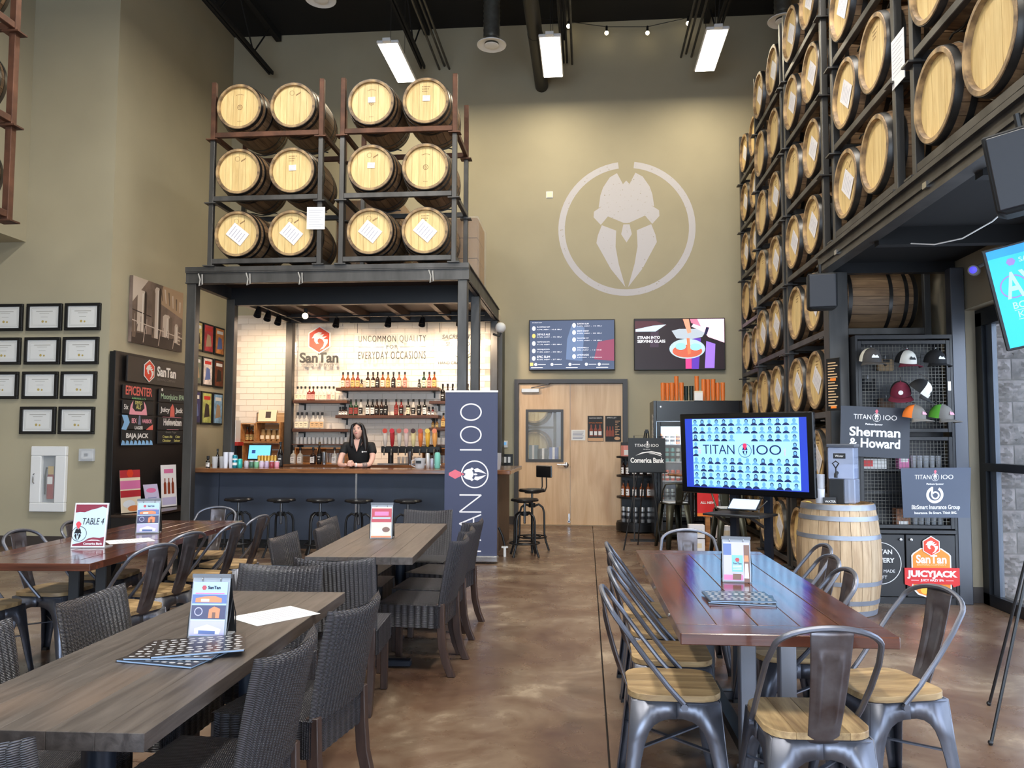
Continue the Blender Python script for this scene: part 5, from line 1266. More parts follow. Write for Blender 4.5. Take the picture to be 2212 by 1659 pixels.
# table number sign in an acrylic holder
t = thing('table_sign', 'acrylic sign reading Table 4 on the left plank table', 'table sign', (-3.165,4.69,.761), R(6))
A = Matrix.Rotation(R(-8),4,'X'); SKYW = mat('sign_sky', (206,226,242), .3); MAR = mat('sign_maroon', (140,40,62), .35)
part('holder', MB().at(A).box(-.108,.108,0,.004,.0,.285).at(Matrix.Identity(4)).box(-.108,.108,-.0,.10,0,.004), mat('stand_acrylic', (222,226,232), .06, alpha=.35), t)
pg = part('sign_sheet', MB().at(A).box(-.105,.105,-.002,-.0005,.004,.282), BW, t)
part('printed_sky', MB().at(A).rect(-.098,.098,.012,.274,-.0025), SKYW, pg)
part('printed_mountain', MB().at(A).flat([(-.098,.274),(.098,.274),(.098,.250),(.07,.262),(.04,.250),(.0,.240),(-.04,.224),(-.07,.226),(-.098,.222)], -.003), MAR, pg)
part('printed_mountain', MB().at(A).flat([(-.098,.012),(.098,.012),(.098,.07),(.07,.062),(.03,.066),(.0,.06),(-.03,.04),(-.06,.03),(-.098,.022)], -.003), MAR, pg)
part('printed_ring', MB().at(A).ring(-.062,.088,.045,.048,-.0034,-.003,n=28), INK, pg)
hm = MB().at(A); helmet(hm, -.07, .085, .046, -.0036, -.0032, ring=False); part('printed_helmet', hm, INK, pg)
part('printed_plume', MB().at(A).flat([(-.07,.118),(-.064,.124),(-.052,.15),(-.066,.166),(-.078,.166),(-.088,.15),(-.076,.124)], -.0036), mat('plume_red', (226,72,84), .4), pg)
text('TABLE 4', pg, 0,0,0, .135, INK, .04, loc=A @ Vector((.018,-.0035,.165)), rot=(PI/2-R(8),0,0), shear=.15, height=.042)
text('Comerica Bank', pg, 0,0,0, .12, BW, .02, loc=A @ Vector((.03,-.0036,.026)), rot=(PI/2-R(8),0,0), bold=.03)
part('printed_swoosh', MB().at(A).flat([(-.02,.042),(.02,.052),(.06,.05),(.085,.042),(.05,.046),(.02,.046)], -.0036), BW, pg)
# ------------------------------------------------------------------ left wall: certificates, extinguisher, thermostat
CERT = mat('certificate_paper', (226,226,224), .6); GOLD = mat('seal_gold', (186,164,96), .6); CLN = mat('certificate_line', (168,166,160), .7)
CX = [-7.97,-7.40,-6.845]; CZ_ = [3.115,2.65,2.18,1.70]
def certificate(x, z, label):
    t = thing('framed_certificate', label, 'certificate', (x, 9.86, z), group='certificates on the left wall')
    mb = MB(); w_, h_ = .256, .187
    for a, b, c, d in ((-w_,w_,h_-.04,h_),(-w_,w_,-h_,-h_+.04),(-w_,-w_+.045,-h_+.04,h_-.04),(w_-.045,w_,-h_+.04,h_-.04)): mb.box(a,b,-.012,.028,c,d)
    part('frame', mb, BLACK, t, bevel=.004); part('certificate_sheet', MB().box(-w_+.045,w_-.045,.004,.01,-h_+.04,h_-.04), CERT, t)
    m = MB()
    for q, k in ((.025,.003),(.04,.002)):
        a, b = w_-.045-q, h_-.04-q
        m.rect(-a,a,b-k,b,.0036).rect(-a,a,-b,-b+k,.0036).rect(-a,-a+k,-b,b,.0036).rect(a-k,a,-b,b,.0036)
    m.rect(-.12,.12,.075,.085,.0034).rect(-.07,.07,.05,.056,.0034).rect(-.05,.05,.0,.005,.0034)
    part('printed_border', m, CLN, t); part('printed_seal', MB().disc(-.02,-.06,.018,.0034,10).disc(.03,-.065,.014,.0032,8), GOLD, t)
for r in range(4):
    for c in range(3):
        if r == 3 and c == 0: continue
        certificate(CX[c]-.012*r, CZ_[r], 'black framed certificate, %s row, %s column on the left wall' % (['top','second','third','bottom'][r], ['left','middle','right'][c]))
certificate(-8.32, 1.70, 'black framed certificate cut by left edge, bottom row')
t = thing('extinguisher_cabinet', 'white fire extinguisher cabinet with narrow window on left wall', 'extinguisher cabinet', (-7.24, 9.86, .91)); mb = MB()
for a, b, c, d in ((-.25,.25,.31,.44),(-.25,.25,-.44,-.32),(-.25,-.1,-.32,.31),(.1,.25,-.32,.31)): mb.box(a,b,-.03,.028,c,d)
part('door', mb, WHITE, t, bevel=.008); part('back', MB().box(-.12,.12,.02,.028,-.34,.33), mat('cabinet_grey', (150,152,156), .6), t)
part('pane', MB().box(-.1,.1,-.012,-.008,-.32,.31), mat('window_glass', (235,240,240), .02, alpha=.12), t); part('pull', MB().tube([(-.19,-.03,-.06),(-.19,-.05,-.04),(-.19,-.05,.05),(-.19,-.03,.07)], .008, 7), CHROME, t)
t = thing('fire_extinguisher', 'red fire extinguisher inside the white wall cabinet', 'fire extinguisher', (-7.22, 9.866, .64)); XR = mat('extinguisher_red', (150,30,28), .35)
part('tank', MB().lathe([(.0,0),(.045,.0),(.05,.02),(.05,.30),(.03,.36),(.016,.37)], 16).at(Matrix.Identity(4)), XR, t); t.scale = (1,.18,1)
part('label', MB().box(-.04,.035,-.053,-.049,.2,.3), LBL['white'], t); part('valve', MB().box(-.025,.025,-.02,.02,.37,.43), BLACK, t); part('hose', MB().tube([(.02,-.02,.4),(-.06,-.03,.42),(-.075,-.03,.3),(-.07,-.03,.06)], .012, 7), BLACK, t); part('tag', MB().box(-.03,.05,-.07,-.06,.33,.44), LBL['yellow'], t)
t = thing('thermostat', 'grey thermostat under clear guard right of extinguisher cabinet', 'thermostat', (-6.71, 9.875, 1.235)); part('guard', MB().box(-.105,.105,-.04,.01,-.085,.085), mat('pitcher_plastic', (220,224,230), .1, alpha=.5), t, bevel=.006); part('body', MB().box(-.075,.075,-.03,.008,-.055,.055), WHITE, t, bevel=.004); part('display', MB().box(-.03,.02,-.033,-.03,-.02,.02), INK, t)
# brewery canvas on the side wall (faces +X)
SW = (0, 0, R(90))     # local -Y faces +X
t = thing('canvas_print', 'brown toned canvas photo of brewing tanks on side wall', 'picture', (-6.43, 10.98, 3.30), rot=SW)
part('canvas', MB().box(-.68,.68,-.02,.03,-.475,.475), mat('canvas_sepia', (132,112,100), .6, noise=(3,.5)), t)
SEP = {k: mat('sepia_'+k, c, .55) for k, c in {'dark':(52,40,36),'mid':(110,92,80),'light':(206,190,176),'tan':(176,148,120),'white':(232,224,216)}.items()}
def sp_(n_, pts, k, y): part(n_, MB().flat(pts, y), SEP[k], t)
sp_('printed_shape', [(-.68,-.475),(.68,-.475),(.68,-.28),(-.68,-.33)], 'dark', -.021); sp_('printed_shape', [(0,.2),(.68,.05),(.68,.475),(.1,.475)], 'tan', -.021); sp_('printed_shape', [(-.68,.1),(-.3,.475),(-.68,.475)], 'light', -.021)
for x, w_, z0, z1, k in ((-.45,.11,-.3,.3,'light'),(-.36,.03,-.3,.3,'dark'),(-.05,.07,-.35,.42,'light'),(.02,.03,-.35,.42,'dark'),(-.15,.04,-.35,.36,'mid'),(.22,.11,-.3,.05,'light'),(.33,.05,-.3,.03,'mid'),(.5,.05,-.35,-.05,'light'),(.6,.04,-.35,-.08,'mid'),(-.62,.05,-.4,.0,'mid')):
    sp_('printed_tank', [(x-w_,z0),(x+w_,z0),(x+w_,z1-.04),(x+w_*.5,z1),(x-w_*.5,z1),(x-w_,z1-.04)], k, -.022 if k == 'light' else -.0225)
for i in range(6): sp_('printed_pipe', [(.02+.11*i,.46-.03*i),(.06+.11*i,.46-.03*i),(.1+.1*i,.24-.02*i),(.08+.1*i,.24-.02*i)], 'light' if i % 2 else 'mid', -.0212)
for i in range(9): sp_('printed_pipe', [(-.62+.15*i,-.32),(-.612+.15*i,-.32),(-.612+.15*i,-.06-.02*i),(-.62+.15*i,-.06-.02*i)], 'dark' if i % 2 else 'light', -.0232)
for z in (-.36,-.30,-.24,-.18): sp_('printed_rung', [(.52,z),(.62,z-.01),(.62,z+.005),(.52,z+.012)], 'light', -.0236)
sp_('printed_pipe', [(-.68,-.15),(.68,-.25),(.68,-.265),(-.68,-.165)], 'light', -.0234); sp_('printed_pipe', [(-.68,.0),(-.2,-.04),(-.2,-.055),(-.68,-.015)], 'dark', -.0234)
for x, z0, z1 in ((-.42,-.28,.26),(-.03,-.33,.38),(.24,-.28,.0),(.51,-.33,-.1)): sp_('printed_highlight', [(x-.02,z0),(x+.0,z0),(x+.0,z1),(x-.02,z1)], 'white', -.0238)
for i in range(7): sp_('printed_pipe', [(-.6+.2*i,-.45),(-.585+.2*i,-.45),(-.54+.2*i,-.2),(-.555+.2*i,-.2)], 'light' if i % 2 else 'dark', -.023)
# posters on the side wall behind the canopy post
for j, z in enumerate((3.17, 2.62, 2.02)):
    for i, y in enumerate((12.20, 12.58, 12.98)):
        c = [[(210,190,120),(190,60,70),(220,140,80)],[(120,128,110),(226,214,212),(120,64,44)],[(50,48,110),(190,196,110),(150,190,226)]][j][i]
        t = thing('framed_poster', 'narrow framed poster, %s row %s column behind the bar post' % (['top','middle','bottom'][j], ['left','middle','right'][i]), 'poster', (-6.445, y, z-(.02*j)), rot=SW, group='posters beside the bar')
        hh = .25 if j < 2 else .28
        part('frame', MB().box(-.175,.175,-.006,.02,-hh,hh), BLACK, t, bevel=.003); part('sheet', MB().box(-.145,.145,-.009,-.006,-hh+.03,hh-.03), mat('poster_%d%d' % (j, i), c, .5, noise=(9,.5)), t)
        part('printed_title', MB().rect(-.11,.11,hh*.5,hh*.72,-.0095), PAPER if i != 1 else RED, t); part('printed_art', MB().flat([(-.1,-hh*.6),(.1,-hh*.5),(.06,hh*.2),(-.05,hh*.3)], -.0095), [SEP['dark'],SEP['tan'],IM['blue']][(i+j) % 3], t)
# beer menu station standing along the side wall
t = thing('menu_station', 'tall black beer menu station with ledge along the side wall', 'menu station', (-6.44, 10.92, 0), rot=SW)
BST = mat('station_black', (26,22,22), .5)
part('back_panel', MB().box(-.98,1.02,-.03,-.005,0,2.66), BST, t); part('side_post', MB().box(-1.06,-.98,-.09,-.004,0,2.64), BLACK, t, bevel=.004); part('side_post', MB().box(1.02,1.08,-.09,-.004,0,2.68), BLACK, t, bevel=.004)
part('ledge', MB().box(-1.06,1.2,-.52,-.092,.40,.435), mat('ledge_brown', (58,46,40), .2), t, bevel=.004); part('cabinet', MB().box(-1.06,1.18,-.50,-.1,0,.40), BST, t); part('rear_shelf', MB().box(-.98,1.02,-.09,-.03,.40,.44), BST, t)
hd = part('header_board', MB().box(-.78,.86,-.09,-.06,2.25,2.62), mat('header_black', (40,36,34), .5), t, bevel=.006)
phoenix(hd, -.26, 2.44, .165, -.1, th=.006); text('SanTan', hd, .22, -.092, 2.45, .52, PWH, .2, bold=.035, height=.15); text('BREWING COMPANY', hd, .22, -.092, 2.335, .5, mat('grey_ink', (110,104,100), .6), .04)
CHK = mat('chalkboard', (34,34,36), .7)
def chalk(row, col, label):
    x0, x1 = ((-.82,-.06) if col == 0 else (.08,.84)); z1 = 2.205-.21*row
    b = part('chalk_sign', MB().box(x0,x1,-.06,-.045,z1-.195,z1), CHK, t, bevel=.004, label=label)
    return b, (x0+x1)/2, z1-.1, x1-x0
CR = mat('chalk_salmon', (226,112,100), .7); CW = mat('chalk_white', (232,230,228), .7); CG = mat('chalk_green', (130,190,130), .7); CP = mat('chalk_pink', (236,160,176), .7); CB = mat('chalk_blue', (140,190,236), .7); CY = mat('chalk_yellow', (220,214,130), .7)
def ct(b, s_, x, z, w_, m, h_=None, bold=.01): text(s_, b, x, -.062, z, w_, m, .1, bold=bold, height=h_)
b, x, z, w_ = chalk(0,0,'chalk sign lettered Epicenter'); ct(b,'EPICENTER',x,z+.02,w_*.86,CR,.13,.02); ct(b,'AMARILLO',x,z-.08,w_*.45,CG,.03)
b, x, z, w_ = chalk(1,0,'chalk sign with pink horns'); ct(b,'5ix',x-.3,z,.1,CW,.07); ct(b,'DEVILS',x,z+.07,.17,CY,.05); ct(b,'ALE',x,z+.01,.12,CY,.06)
part('printed_horns', MB().prism([(x-.22,z-.1),(x-.19,z+.03),(x-.13,z+.1),(x-.15,z-.0),(x-.08,z-.05),(x+.08,z-.05),(x+.15,z),(x+.13,z+.1),(x+.19,z+.03),(x+.22,z-.1)], -.0615, -.06), CP, b)
b, x, z, w_ = chalk(2,0,'chalk sign lettered Sex Harbor Lager'); ct(b,'BEX',x-.1,z+.02,.12,CP,.07,.02); ct(b,'HARBOR',x+.22,z+.02,.24,CP,.06,.02); ct(b,'LAGER',x+.02,z-.075,.2,CW,.05,.02)
part('printed_wave', MB().prism([(x-.39,z-.1),(x-.28,z-.11),(x-.2,z+.0),(x-.26,z+.1),(x-.39,z+.1),(x-.33,z)], -.0615, -.06), CB, b); part('printed_reef', MB().prism([(x+.2,z-.1),(x+.38,z-.1),(x+.38,z-.02),(x+.3,z-.05)], -.0615, -.06), CR, b); part('printed_lighthouse', MB().prism([(x-.0,z-.03),(x+.07,z-.03),(x+.05,z+.1),(x+.02,z+.1)], -.0615, -.06), mat('grey_print', (120,124,150), .7), b)
b, x, z, w_ = chalk(3,0,'chalk sign lettered Baja Jack over blue waves'); ct(b,'BAJA JACK',x-.01,z+.02,w_*.72,CW,.09,.03)
mb = MB()
for i in range(8): mb.prism([(x-.39+.0975*i,z-.11),(x-.39+.0975*(i+1),z-.11),(x-.39+.0975*(i+.8),z-.055),(x-.39+.0975*(i+.35),z-.04)], -.0615, -.06)
part('printed_waves', mb, CB, b)
b, x, z, w_ = chalk(0,1,'chalk sign lettered MoonJuice IPA'); ct(b,'MoonJuice IPA',x,z-.01,w_*.88,mat('chalk_sage', (170,200,170), .7),.11); part('printed_moon', MB().disc(x-.3,z+.09,.024,-.061), CW, b)
b, x, z, w_ = chalk(1,1,'chalk sign lettered Juicy Jack'); ct(b,'Juicy',x-.2,z,.26,CW,.1,.03); ct(b,'Jack',x+.2,z,.22,CW,.1,.03); part('printed_flame', MB().prism([(x-.06,z-.1),(x+.07,z-.1),(x+.06,z+.02),(x+.01,z+.1),(x-.05,z+.04)], -.0615, -.06), CR, b)
b, x, z, w_ = chalk(2,1,'chalk sign lettered Hefeweizen'); ct(b,'Hefeweizen',x+.02,z+.02,w_*.68,CW,.11,.03); part('printed_rule', MB().rect(x-.27,x+.27,z+.098,z+.104,-.061).rect(x-.14,x+.2,z-.09,z-.084,-.061), CP, b)
b, x, z, w_ = chalk(3,1,'chalk sign of guest beers'); ct(b,'Guest Taps',x-.02,z+.08,.3,mat('chalk_dim', (120,120,112), .7),.04); ct(b,'Cream Ale     Cider',x,z+.01,.5,CY,.04); ct(b,'Oktober     Seltzer',x,z-.05,.5,CY,.04)
# brochures on the ledge
def brochure(label, y, z, w_, h_, tilt, base, art):
    t_ = thing('brochure', label, 'brochure', (-6.24, y, z), rot=(R(0), R(0), R(75)))
    A = Matrix.Rotation(R(-tilt), 4, 'X'); p_ = part('sheet', MB().at(A).box(-w_,w_,0,.003,0,h_), base, t_); part('easel_back', MB().bar((0,.012+h_*.6*math.tan(R(tilt)),h_*.6),(0,.07+h_*.6*math.tan(R(tilt)),.008),.02,.004), BLACK, t_)
    art(p_, A, w_, h_)
def ab1(p_, A, w_, h_):
    for z0, z1, k in ((.82,1,'red'),(.55,.75,'pink'),(.36,.52,'red')): part('printed_photo', MB().at(A).rect(-w_,w_,h_*z0,h_*z1,-.001), IM[k], p_)
    part('printed_plate', MB().at(A).disc(-w_*.2,h_*.2,w_*.6,-.0014,18,h_*.09), IM['white'], p_); part('printed_plate', MB().at(A).disc(w_*.25,h_*.09,w_*.6,-.0016,18,h_*.07), IM['orange'], p_); part('printed_badge', MB().at(A).disc(0,h_*.92,w_*.35,-.0014,6), PRED, p_)
def ab2(p_, A, w_, h_):
    part('printed_badge', MB().at(A).disc(0,h_*.75,w_*.7,-.001,14,h_*.1), IM['pink'], p_)
    for i in range(4): part('printed_line', MB().at(A).rect(-w_*.6,w_*.6,h_*(.2+.08*i),h_*(.225+.08*i),-.001), IM['blue'], p_)
def ab3(p_, A, w_, h_):
    part('printed_title', MB().at(A).rect(-w_*.6,w_*.6,h_*.8,h_*.9,-.001), IM['pink'], p_)
    for i in (-1,0,1): part('printed_bottle', MB().at(A).flat([(i*w_*.5-.025,h_*.3),(i*w_*.5+.025,h_*.3),(i*w_*.5+.025,h_*.55),(i*w_*.5+.01,h_*.6),(i*w_*.5+.01,h_*.68),(i*w_*.5-.01,h_*.68),(i*w_*.5-.01,h_*.6),(i*w_*.5-.025,h_*.55)], -.001), AMB, p_)
    part('printed_photo', MB().at(A).rect(-w_*.9,w_*.9,h_*.04,h_*.22,-.001), IM['lav'], p_)
brochure('tall food menu card leaning at left end of black ledge', 10.16, .445, .17, .58, 5, IM['cream'], ab1); brochure('small pink table card leaning back on black ledge', 10.72, .445, .13, .36, 14, IM['lav'], ab2); brochure('white card with three bottles standing on black ledge', 11.13, .445, .15, .62, 4, BW, ab3)
t = thing('card_holder', 'dark acrylic holder with white printed marks on black ledge', 'card holder', (-6.25, 11.6, .44), rot=(0,0,R(80))); part('holder', MB().box(-.13,.13,-.04,.04,0,.26), mat('smoke_acrylic', (30,32,34), .1), t, bevel=.004); part('printed_mark', MB().disc(.0,.17,.06,-.041,16,.035).flat([(.02,.02),(.09,.02),(.08,.1),(.05,.12),(.03,.08)], -.041), PWH, t)
t = thing('orange_gadget', 'small orange handheld tool with black cord on ledge end', 'tool', (-6.0, 12.02, .44), rz=.5); part('body', MB().lathe([(.02,-.1),(.03,-.06),(.03,.06),(.02,.1)], 12).at(Matrix.Identity(4)), ORG, t, loc=(0,0,.032), rot=(0,PI/2,0)); part('cord', MB().tube([(-.1,0,.03),(-.16,.03,.06),(-.14,.05,.12),(-.08,.06,.14)], .008, 6), BLACK, t)
# ------------------------------------------------------------------ standing barrel with the water dispenser
barrel('upright oak barrel with grey hoops standing beside the hat cabinet', (2.17, 6.93, .462), 0, None, False, rot=(R(-90), 0, 0), cask='standing_barrel')
sb = [o for o in bpy.data.objects if o.name.startswith('standing_barrel')][0]
LSTAVE = wood('pale_stave_oak', (200,175,142), (160,132,100), .6, 6, 'Y', rnd=.14); GHOOP = mat('grey_hoop', (150,156,168), .45, .5, noise=(6,.2))
lst = stave_mesh.copy(); lst.materials[0] = LSTAVE; lhp = []
for ch in list(sb.children):
    if ch.name.startswith('staves'): bpy.data.objects.remove(ch)
    elif ch.name.startswith('hoop'): me = ch.data.copy(); me.materials[0] = GHOOP; ch.data = me
for k in range(NS): link('stave', lst, sb, rot=(0, -2*PI*k/NS, 0))
TOPZ = .462+.432
t = thing('water_dispenser', 'clear square water dispenser with black base on the barrel', 'water dispenser', (2.21, 6.88, TOPZ), rz=-.5); WP = mat('dispenser_plastic', (200,212,240), .08, alpha=.38)
part('tank', MB().box(-.105,.105,-.105,.105,.235,.505).box(.02,.11,-.10,.11,.03,.236), WP, t, bevel=.008); part('base', MB().box(-.1,.02,-.10,.10,.0,.235), BLACK, t, bevel=.004); part('lid', MB().box(-.115,.115,-.115,.115,.505,.535), mat('lid_grey', (70,74,84), .3), t, bevel=.006); part('water', MB().box(-.095,.095,-.095,.095,.24,.36), mat('water', (190,205,240), .03, alpha=.35), t)
sp2 = part('spigot', MB().tube([(-.03,-.105,.29),(-.03,-.16,.28),(-.03,-.165,.25)], .014, 8), BLACK, t); part('lever', MB().tube([(-.03,-.15,.29),(-.03,-.16,.33),(-.055,-.16,.37),(-.03,-.16,.39),(-.005,-.16,.37),(-.03,-.16,.33)], .006, 6), BLACK, sp2)
lb = part('water_label', MB().box(-.06,.04,-.1085,-.105,.41,.455), BLACK, t, bevel=.003); text('Water', lb, -.01, -.11, .432, .07, CW, .04)
t = thing('cup_stack', 'clear plastic cup stack on the barrel behind water sign', 'cup stack', (2.025, 6.92, TOPZ))
for k in range(9): part('cup', MB().lathe([(.028,.0),(.04,.11),(.037,.11),(.026,.004)], 14, False), mat('clear_cup', (226,228,236), .15, alpha=.7), t, loc=(0,0,k*.02))
glassware(1.985, 6.80, TOPZ, .15, .042, 'upside clear plastic cup left of the water sign on barrel', None, m=mat('clear_cup', (226,228,236), .15, alpha=.7))
t = thing('water_sign', 'small black chalk sign reading Water on the barrel', 'sign', (2.05, 6.735, TOPZ+.010), rz=.1); part('board', MB().at(Matrix.Rotation(R(-10),4,'X')).box(-.055,.055,0,.006,0,.075), CHK, t); text('WATER', t, 0,0,0, .09, CW, .04, loc=(0,-.004,.038), rot=(PI/2-R(10),0,0))
t = thing('lemon', 'cut yellow lemon by the cups on the barrel', 'lemon', (1.92, 6.92, TOPZ+.02)); part('fruit', MB().ball((0,0,0), .026, 10, (1.2,1,.75)), mat('lemon_skin', (226,206,110), .5), t); part('tip', MB().ball((.03,0,0), .008, 6), mat('lemon_skin', (226,206,110), .5), t)
# ------------------------------------------------------------------ hat cabinet with wire mesh doors
t = thing('hat_cabinet', 'black cabinet with wire mesh doors at end of racks', 'cabinet', (0, 7.25, 0)); CB_ = mat('cabinet_black', (30,30,33), .4)
X0, X1 = 2.47, 3.28
part('back', MB().box(X0,X1,.16,.185,0,2.42), CB_, t); part('side', MB().box(X0-.02,X0,-.02,.185,0,2.42), CB_, t); part('side', MB().box(X1,X1+.02,-.02,.02,0,2.42), CB_, t)
part('top', MB().box(X0,X1,-.02,.16,2.385,2.42), CB_, t); part('worktop_rail', MB().box(X0-.01,X1+.01,-.03,.16,.625,.66), CB_, t, bevel=.003); part('bottom', MB().box(X0,X1,-.01,.16,0,.06), CB_, t)
for z in (1.0, 1.2): part('shelf', MB().box(X0,X1,.02,.16,z-.02,z), CB_, t)
WIRE = mat('mesh_wire', (96,94,88), .4, .7)
for n_, z0, z1 in (('upper', 1.535, 2.37), ('lower', .67, 1.495)):
    d_ = part('mesh_door', MB().box(X0,X0+.035,-.02,.01,z0,z1).box(X1-.035,X1,-.02,.01,z0,z1).box(X0+.035,X1-.035,-.02,.01,z0,z0+.035).box(X0+.035,X1-.035,-.02,.01,z1-.035,z1), CB_, t, bevel=.003); mb = MB()
    k = 24
    for i in range(1, k): x = X0+.035+(X1-X0-.07)*i/k; mb.box(x-.0013,x+.0013,-.008,-.0054,z0+.03,z1-.03)
    k = int((z1-z0)/.033)
    for i in range(1, k): z = z0+.035+(z1-z0-.07)*i/k; mb.box(X0+.03,X1-.03,-.0054,-.0028,z-.0013,z+.0013)
    part('wire_mesh', mb, WIRE, d_, kind='stuff')
    part('latch', MB().box(X1-.03,X1-.005,-.028,-.02,(z0+z1)/2-.04,(z0+z1)/2+.04), CHROME, d_)
for x0, x1, kx in ((X0+.005, 2.84, 2.80), (2.85, X1-.005, 2.89)):
    d_ = part('door', MB().box(x0,x1,-.025,-.01,.065,.618), CB_, t, bevel=.004); part('knob', MB().at(Matrix.Translation((kx,-.025,.575)) @ Matrix.Rotation(PI/2,4,'X')).lathe([(.006,0),(.006,.012),(.012,.016),(.012,.024),(.0001,.026)], 10), CHROME, d_)
# round printed mark on the left door and tap sign on the right door
rm = part('ring_mark', MB().ring(2.62,.36,.182,.188,-.0268,-.025,n=44), CW, t); text('SANTAN', rm, 2.62,-.027,.46,.22,CW,.05,bold=.02); text('BREWERY', rm, 2.62,-.027,.385,.25,CW,.06,bold=.03); text('HAND MADE',rm,2.64,-.027,.29,.22,CW,.04); text('CRAFT',rm,2.62,-.027,.235,.12,CW,.04)
t = thing('tap_sign', 'orange and red beer sign lettered JuicyJack on cabinet door', 'sign', (3.062, 7.222, .335))
SO = mat('sign_orange', (240,140,40), .45); SR = mat('sign_red', (216,44,44), .45); OUT = [(-.155,.12),(-.17,.1),(-.17,-.19),(-.12,-.245),(0,-.285),(.12,-.245),(.17,-.19),(.17,.1),(.155,.12),(.09,.165),(-.09,.165)]
part('backing', MB().prism(OUT, -.004, .0), PWH, t); part('field', MB().prism([(x*.93, z*.95) for x, z in OUT], -.006, -.004), SO, t)
phoenix(t, 0, .185, .09, -.012, th=.004); text('SanTan', t, 0, -.007, .065, .26, PWH, .1, bold=.03, height=.075); text('BREWING COMPANY', t, 0, -.007, .018, .25, mat('sign_pale', (250,210,150), .5), .03)
part('ribbon', MB().prism([(-.235,-.01),(.235,-.005),(.235,-.155),(.18,-.175),(.17,-.15),(-.17,-.15),(-.18,-.175),(-.235,-.155)], -.014, -.006), SR, t)
text('JUICYJACK', t, 0, -.0155, -.062, .43, PWH, .1, bold=.05, height=.075); text('JUICY HAZY IPA', t, 0, -.0155, -.117, .2, PWH, .04, bold=.02); part('ribbon_rule', MB().rect(-.18,-.115,-.119,-.115,-.0152).rect(.115,.18,-.119,-.115,-.0152), PWH, t)
part('fruit_picture', MB().disc(-.06,-.2,.04,-.007,12).disc(.02,-.19,.045,-.0072,12), mat('sign_yellow', (250,196,70), .5), t); part('fruit_picture', MB().flat([(.05,-.2),(.12,-.23),(.1,-.17)], -.0075), SR, t)
# hats on the mesh
def hat(label, x, z, front, side, brim, rx, rz, patch, s=1.0, loc_y=7.13):
    """trucker cap hung on a hook, crown towards the room, brim down"""
    t_ = thing('trucker_hat', label, 'hat', (x, loc_y, z), rot=(R(rx), 0, R(rz)), group='hats on the mesh door'); t_.scale = (s,s,s)
    def dome(a0, a1, n=10):
        m = MB(); r = .088
        return m.grid(lambda u, v: (r*math.cos(a0+(a1-a0)*u)*math.cos(v*PI/2)**.8, r*1.1*math.sin(a0+(a1-a0)*u)*math.cos(v*PI/2)**.8, .115*math.sin(v*PI/2)), n, 8)
    part('crown_front', dome(R(200), R(340)), mat(*front), t_); part('crown_mesh', dome(R(-20), R(200), 16), mat(*side), t_)
    def bf(u, v):
        a = R(205)+R(130)*u; e = .078*v*math.sin(PI*min(max(u,.02),.98))**.35
        return ((.088+e*.75)*math.cos(a), (.0968+e)*math.sin(a), -.004-.03*v*(1-abs(2*u-1)**2)*0-.028*abs(2*u-1)**2*v-.006*v)
    b_ = link('brim', MB().grid(bf, 16, 5).mesh('brim', mat(*brim)), t_); m_ = b_.modifiers.new('thickness','SOLIDIFY'); m_.thickness = .004
    part('button', MB().ball((0,0,.115), .008, 8), mat(*brim), t_)
    if patch:
        P = Matrix.Translation((0,-.088,.048)) @ Matrix.Rotation(R(-25),4,'X')
        if patch == 'disc': part('patch', MB().at(P).disc(0,0,.02,-.004,12), PWH if front[0] != 'hat_cream' else BLACK, t_)
        else: part('patch', MB().at(P).flat([(-.03,-.012),(.03,-.012),(.03,-.004),(.018,.014),(.004,.006),(-.012,.02),(-.024,.006),(-.03,-.004)], -.004), patch, t_)
    part('hook', MB().tube([(0,.09,.12),(0,.06,.135),(0,.0,.13)], .003, 5), CHROME, t_)
hg = ('hat_charcoal',(66,62,60),.8); hc = ('hat_cream',(226,222,206),.8); hb = ('hat_black',(22,22,24),.8); hm_ = ('hat_maroon',(110,28,50),.8); hw_ = ('hat_white',(224,220,210),.8); hgr = ('hat_grey',(122,118,112),.8)
hat('charcoal trucker hat with cream mesh, top left on mesh door', 2.545, 2.17, hg, hc, hg, 10, 4, CW, 1.05); hat('cream trucker hat with maroon brim, top middle on mesh door', 2.85, 2.155, hw_, hb, hm_, 12, 14, BLACK, 1.0); hat('black cap with small white emblem, top right on mesh door', 3.10, 2.155, hb, hb, hb, 10, 12, CW, 1.0)
hat('maroon cap with round white emblem, hung in the middle row', 2.80, 1.88, hm_, hb, hm_, 28, -20, 'disc', 1.0); hat('white cap with dark round emblem beside the maroon cap', 2.90, 1.89, hw_, hb, hb, 40, 60, BLACK, 1.0, 7.0)
hat('grey trucker hat with orange mesh over the sponsor sign', 2.865, 1.66, hgr, ('hat_orange',(240,124,40),.8), hgr, 8, 35, CP, 1.0, 7.02); hat('grey trucker hat with green mesh, lower right on mesh door', 3.13, 1.66, hgr, ('hat_green',(104,190,60),.8), hgr, 8, 35, CP, 1.05, 7.11)
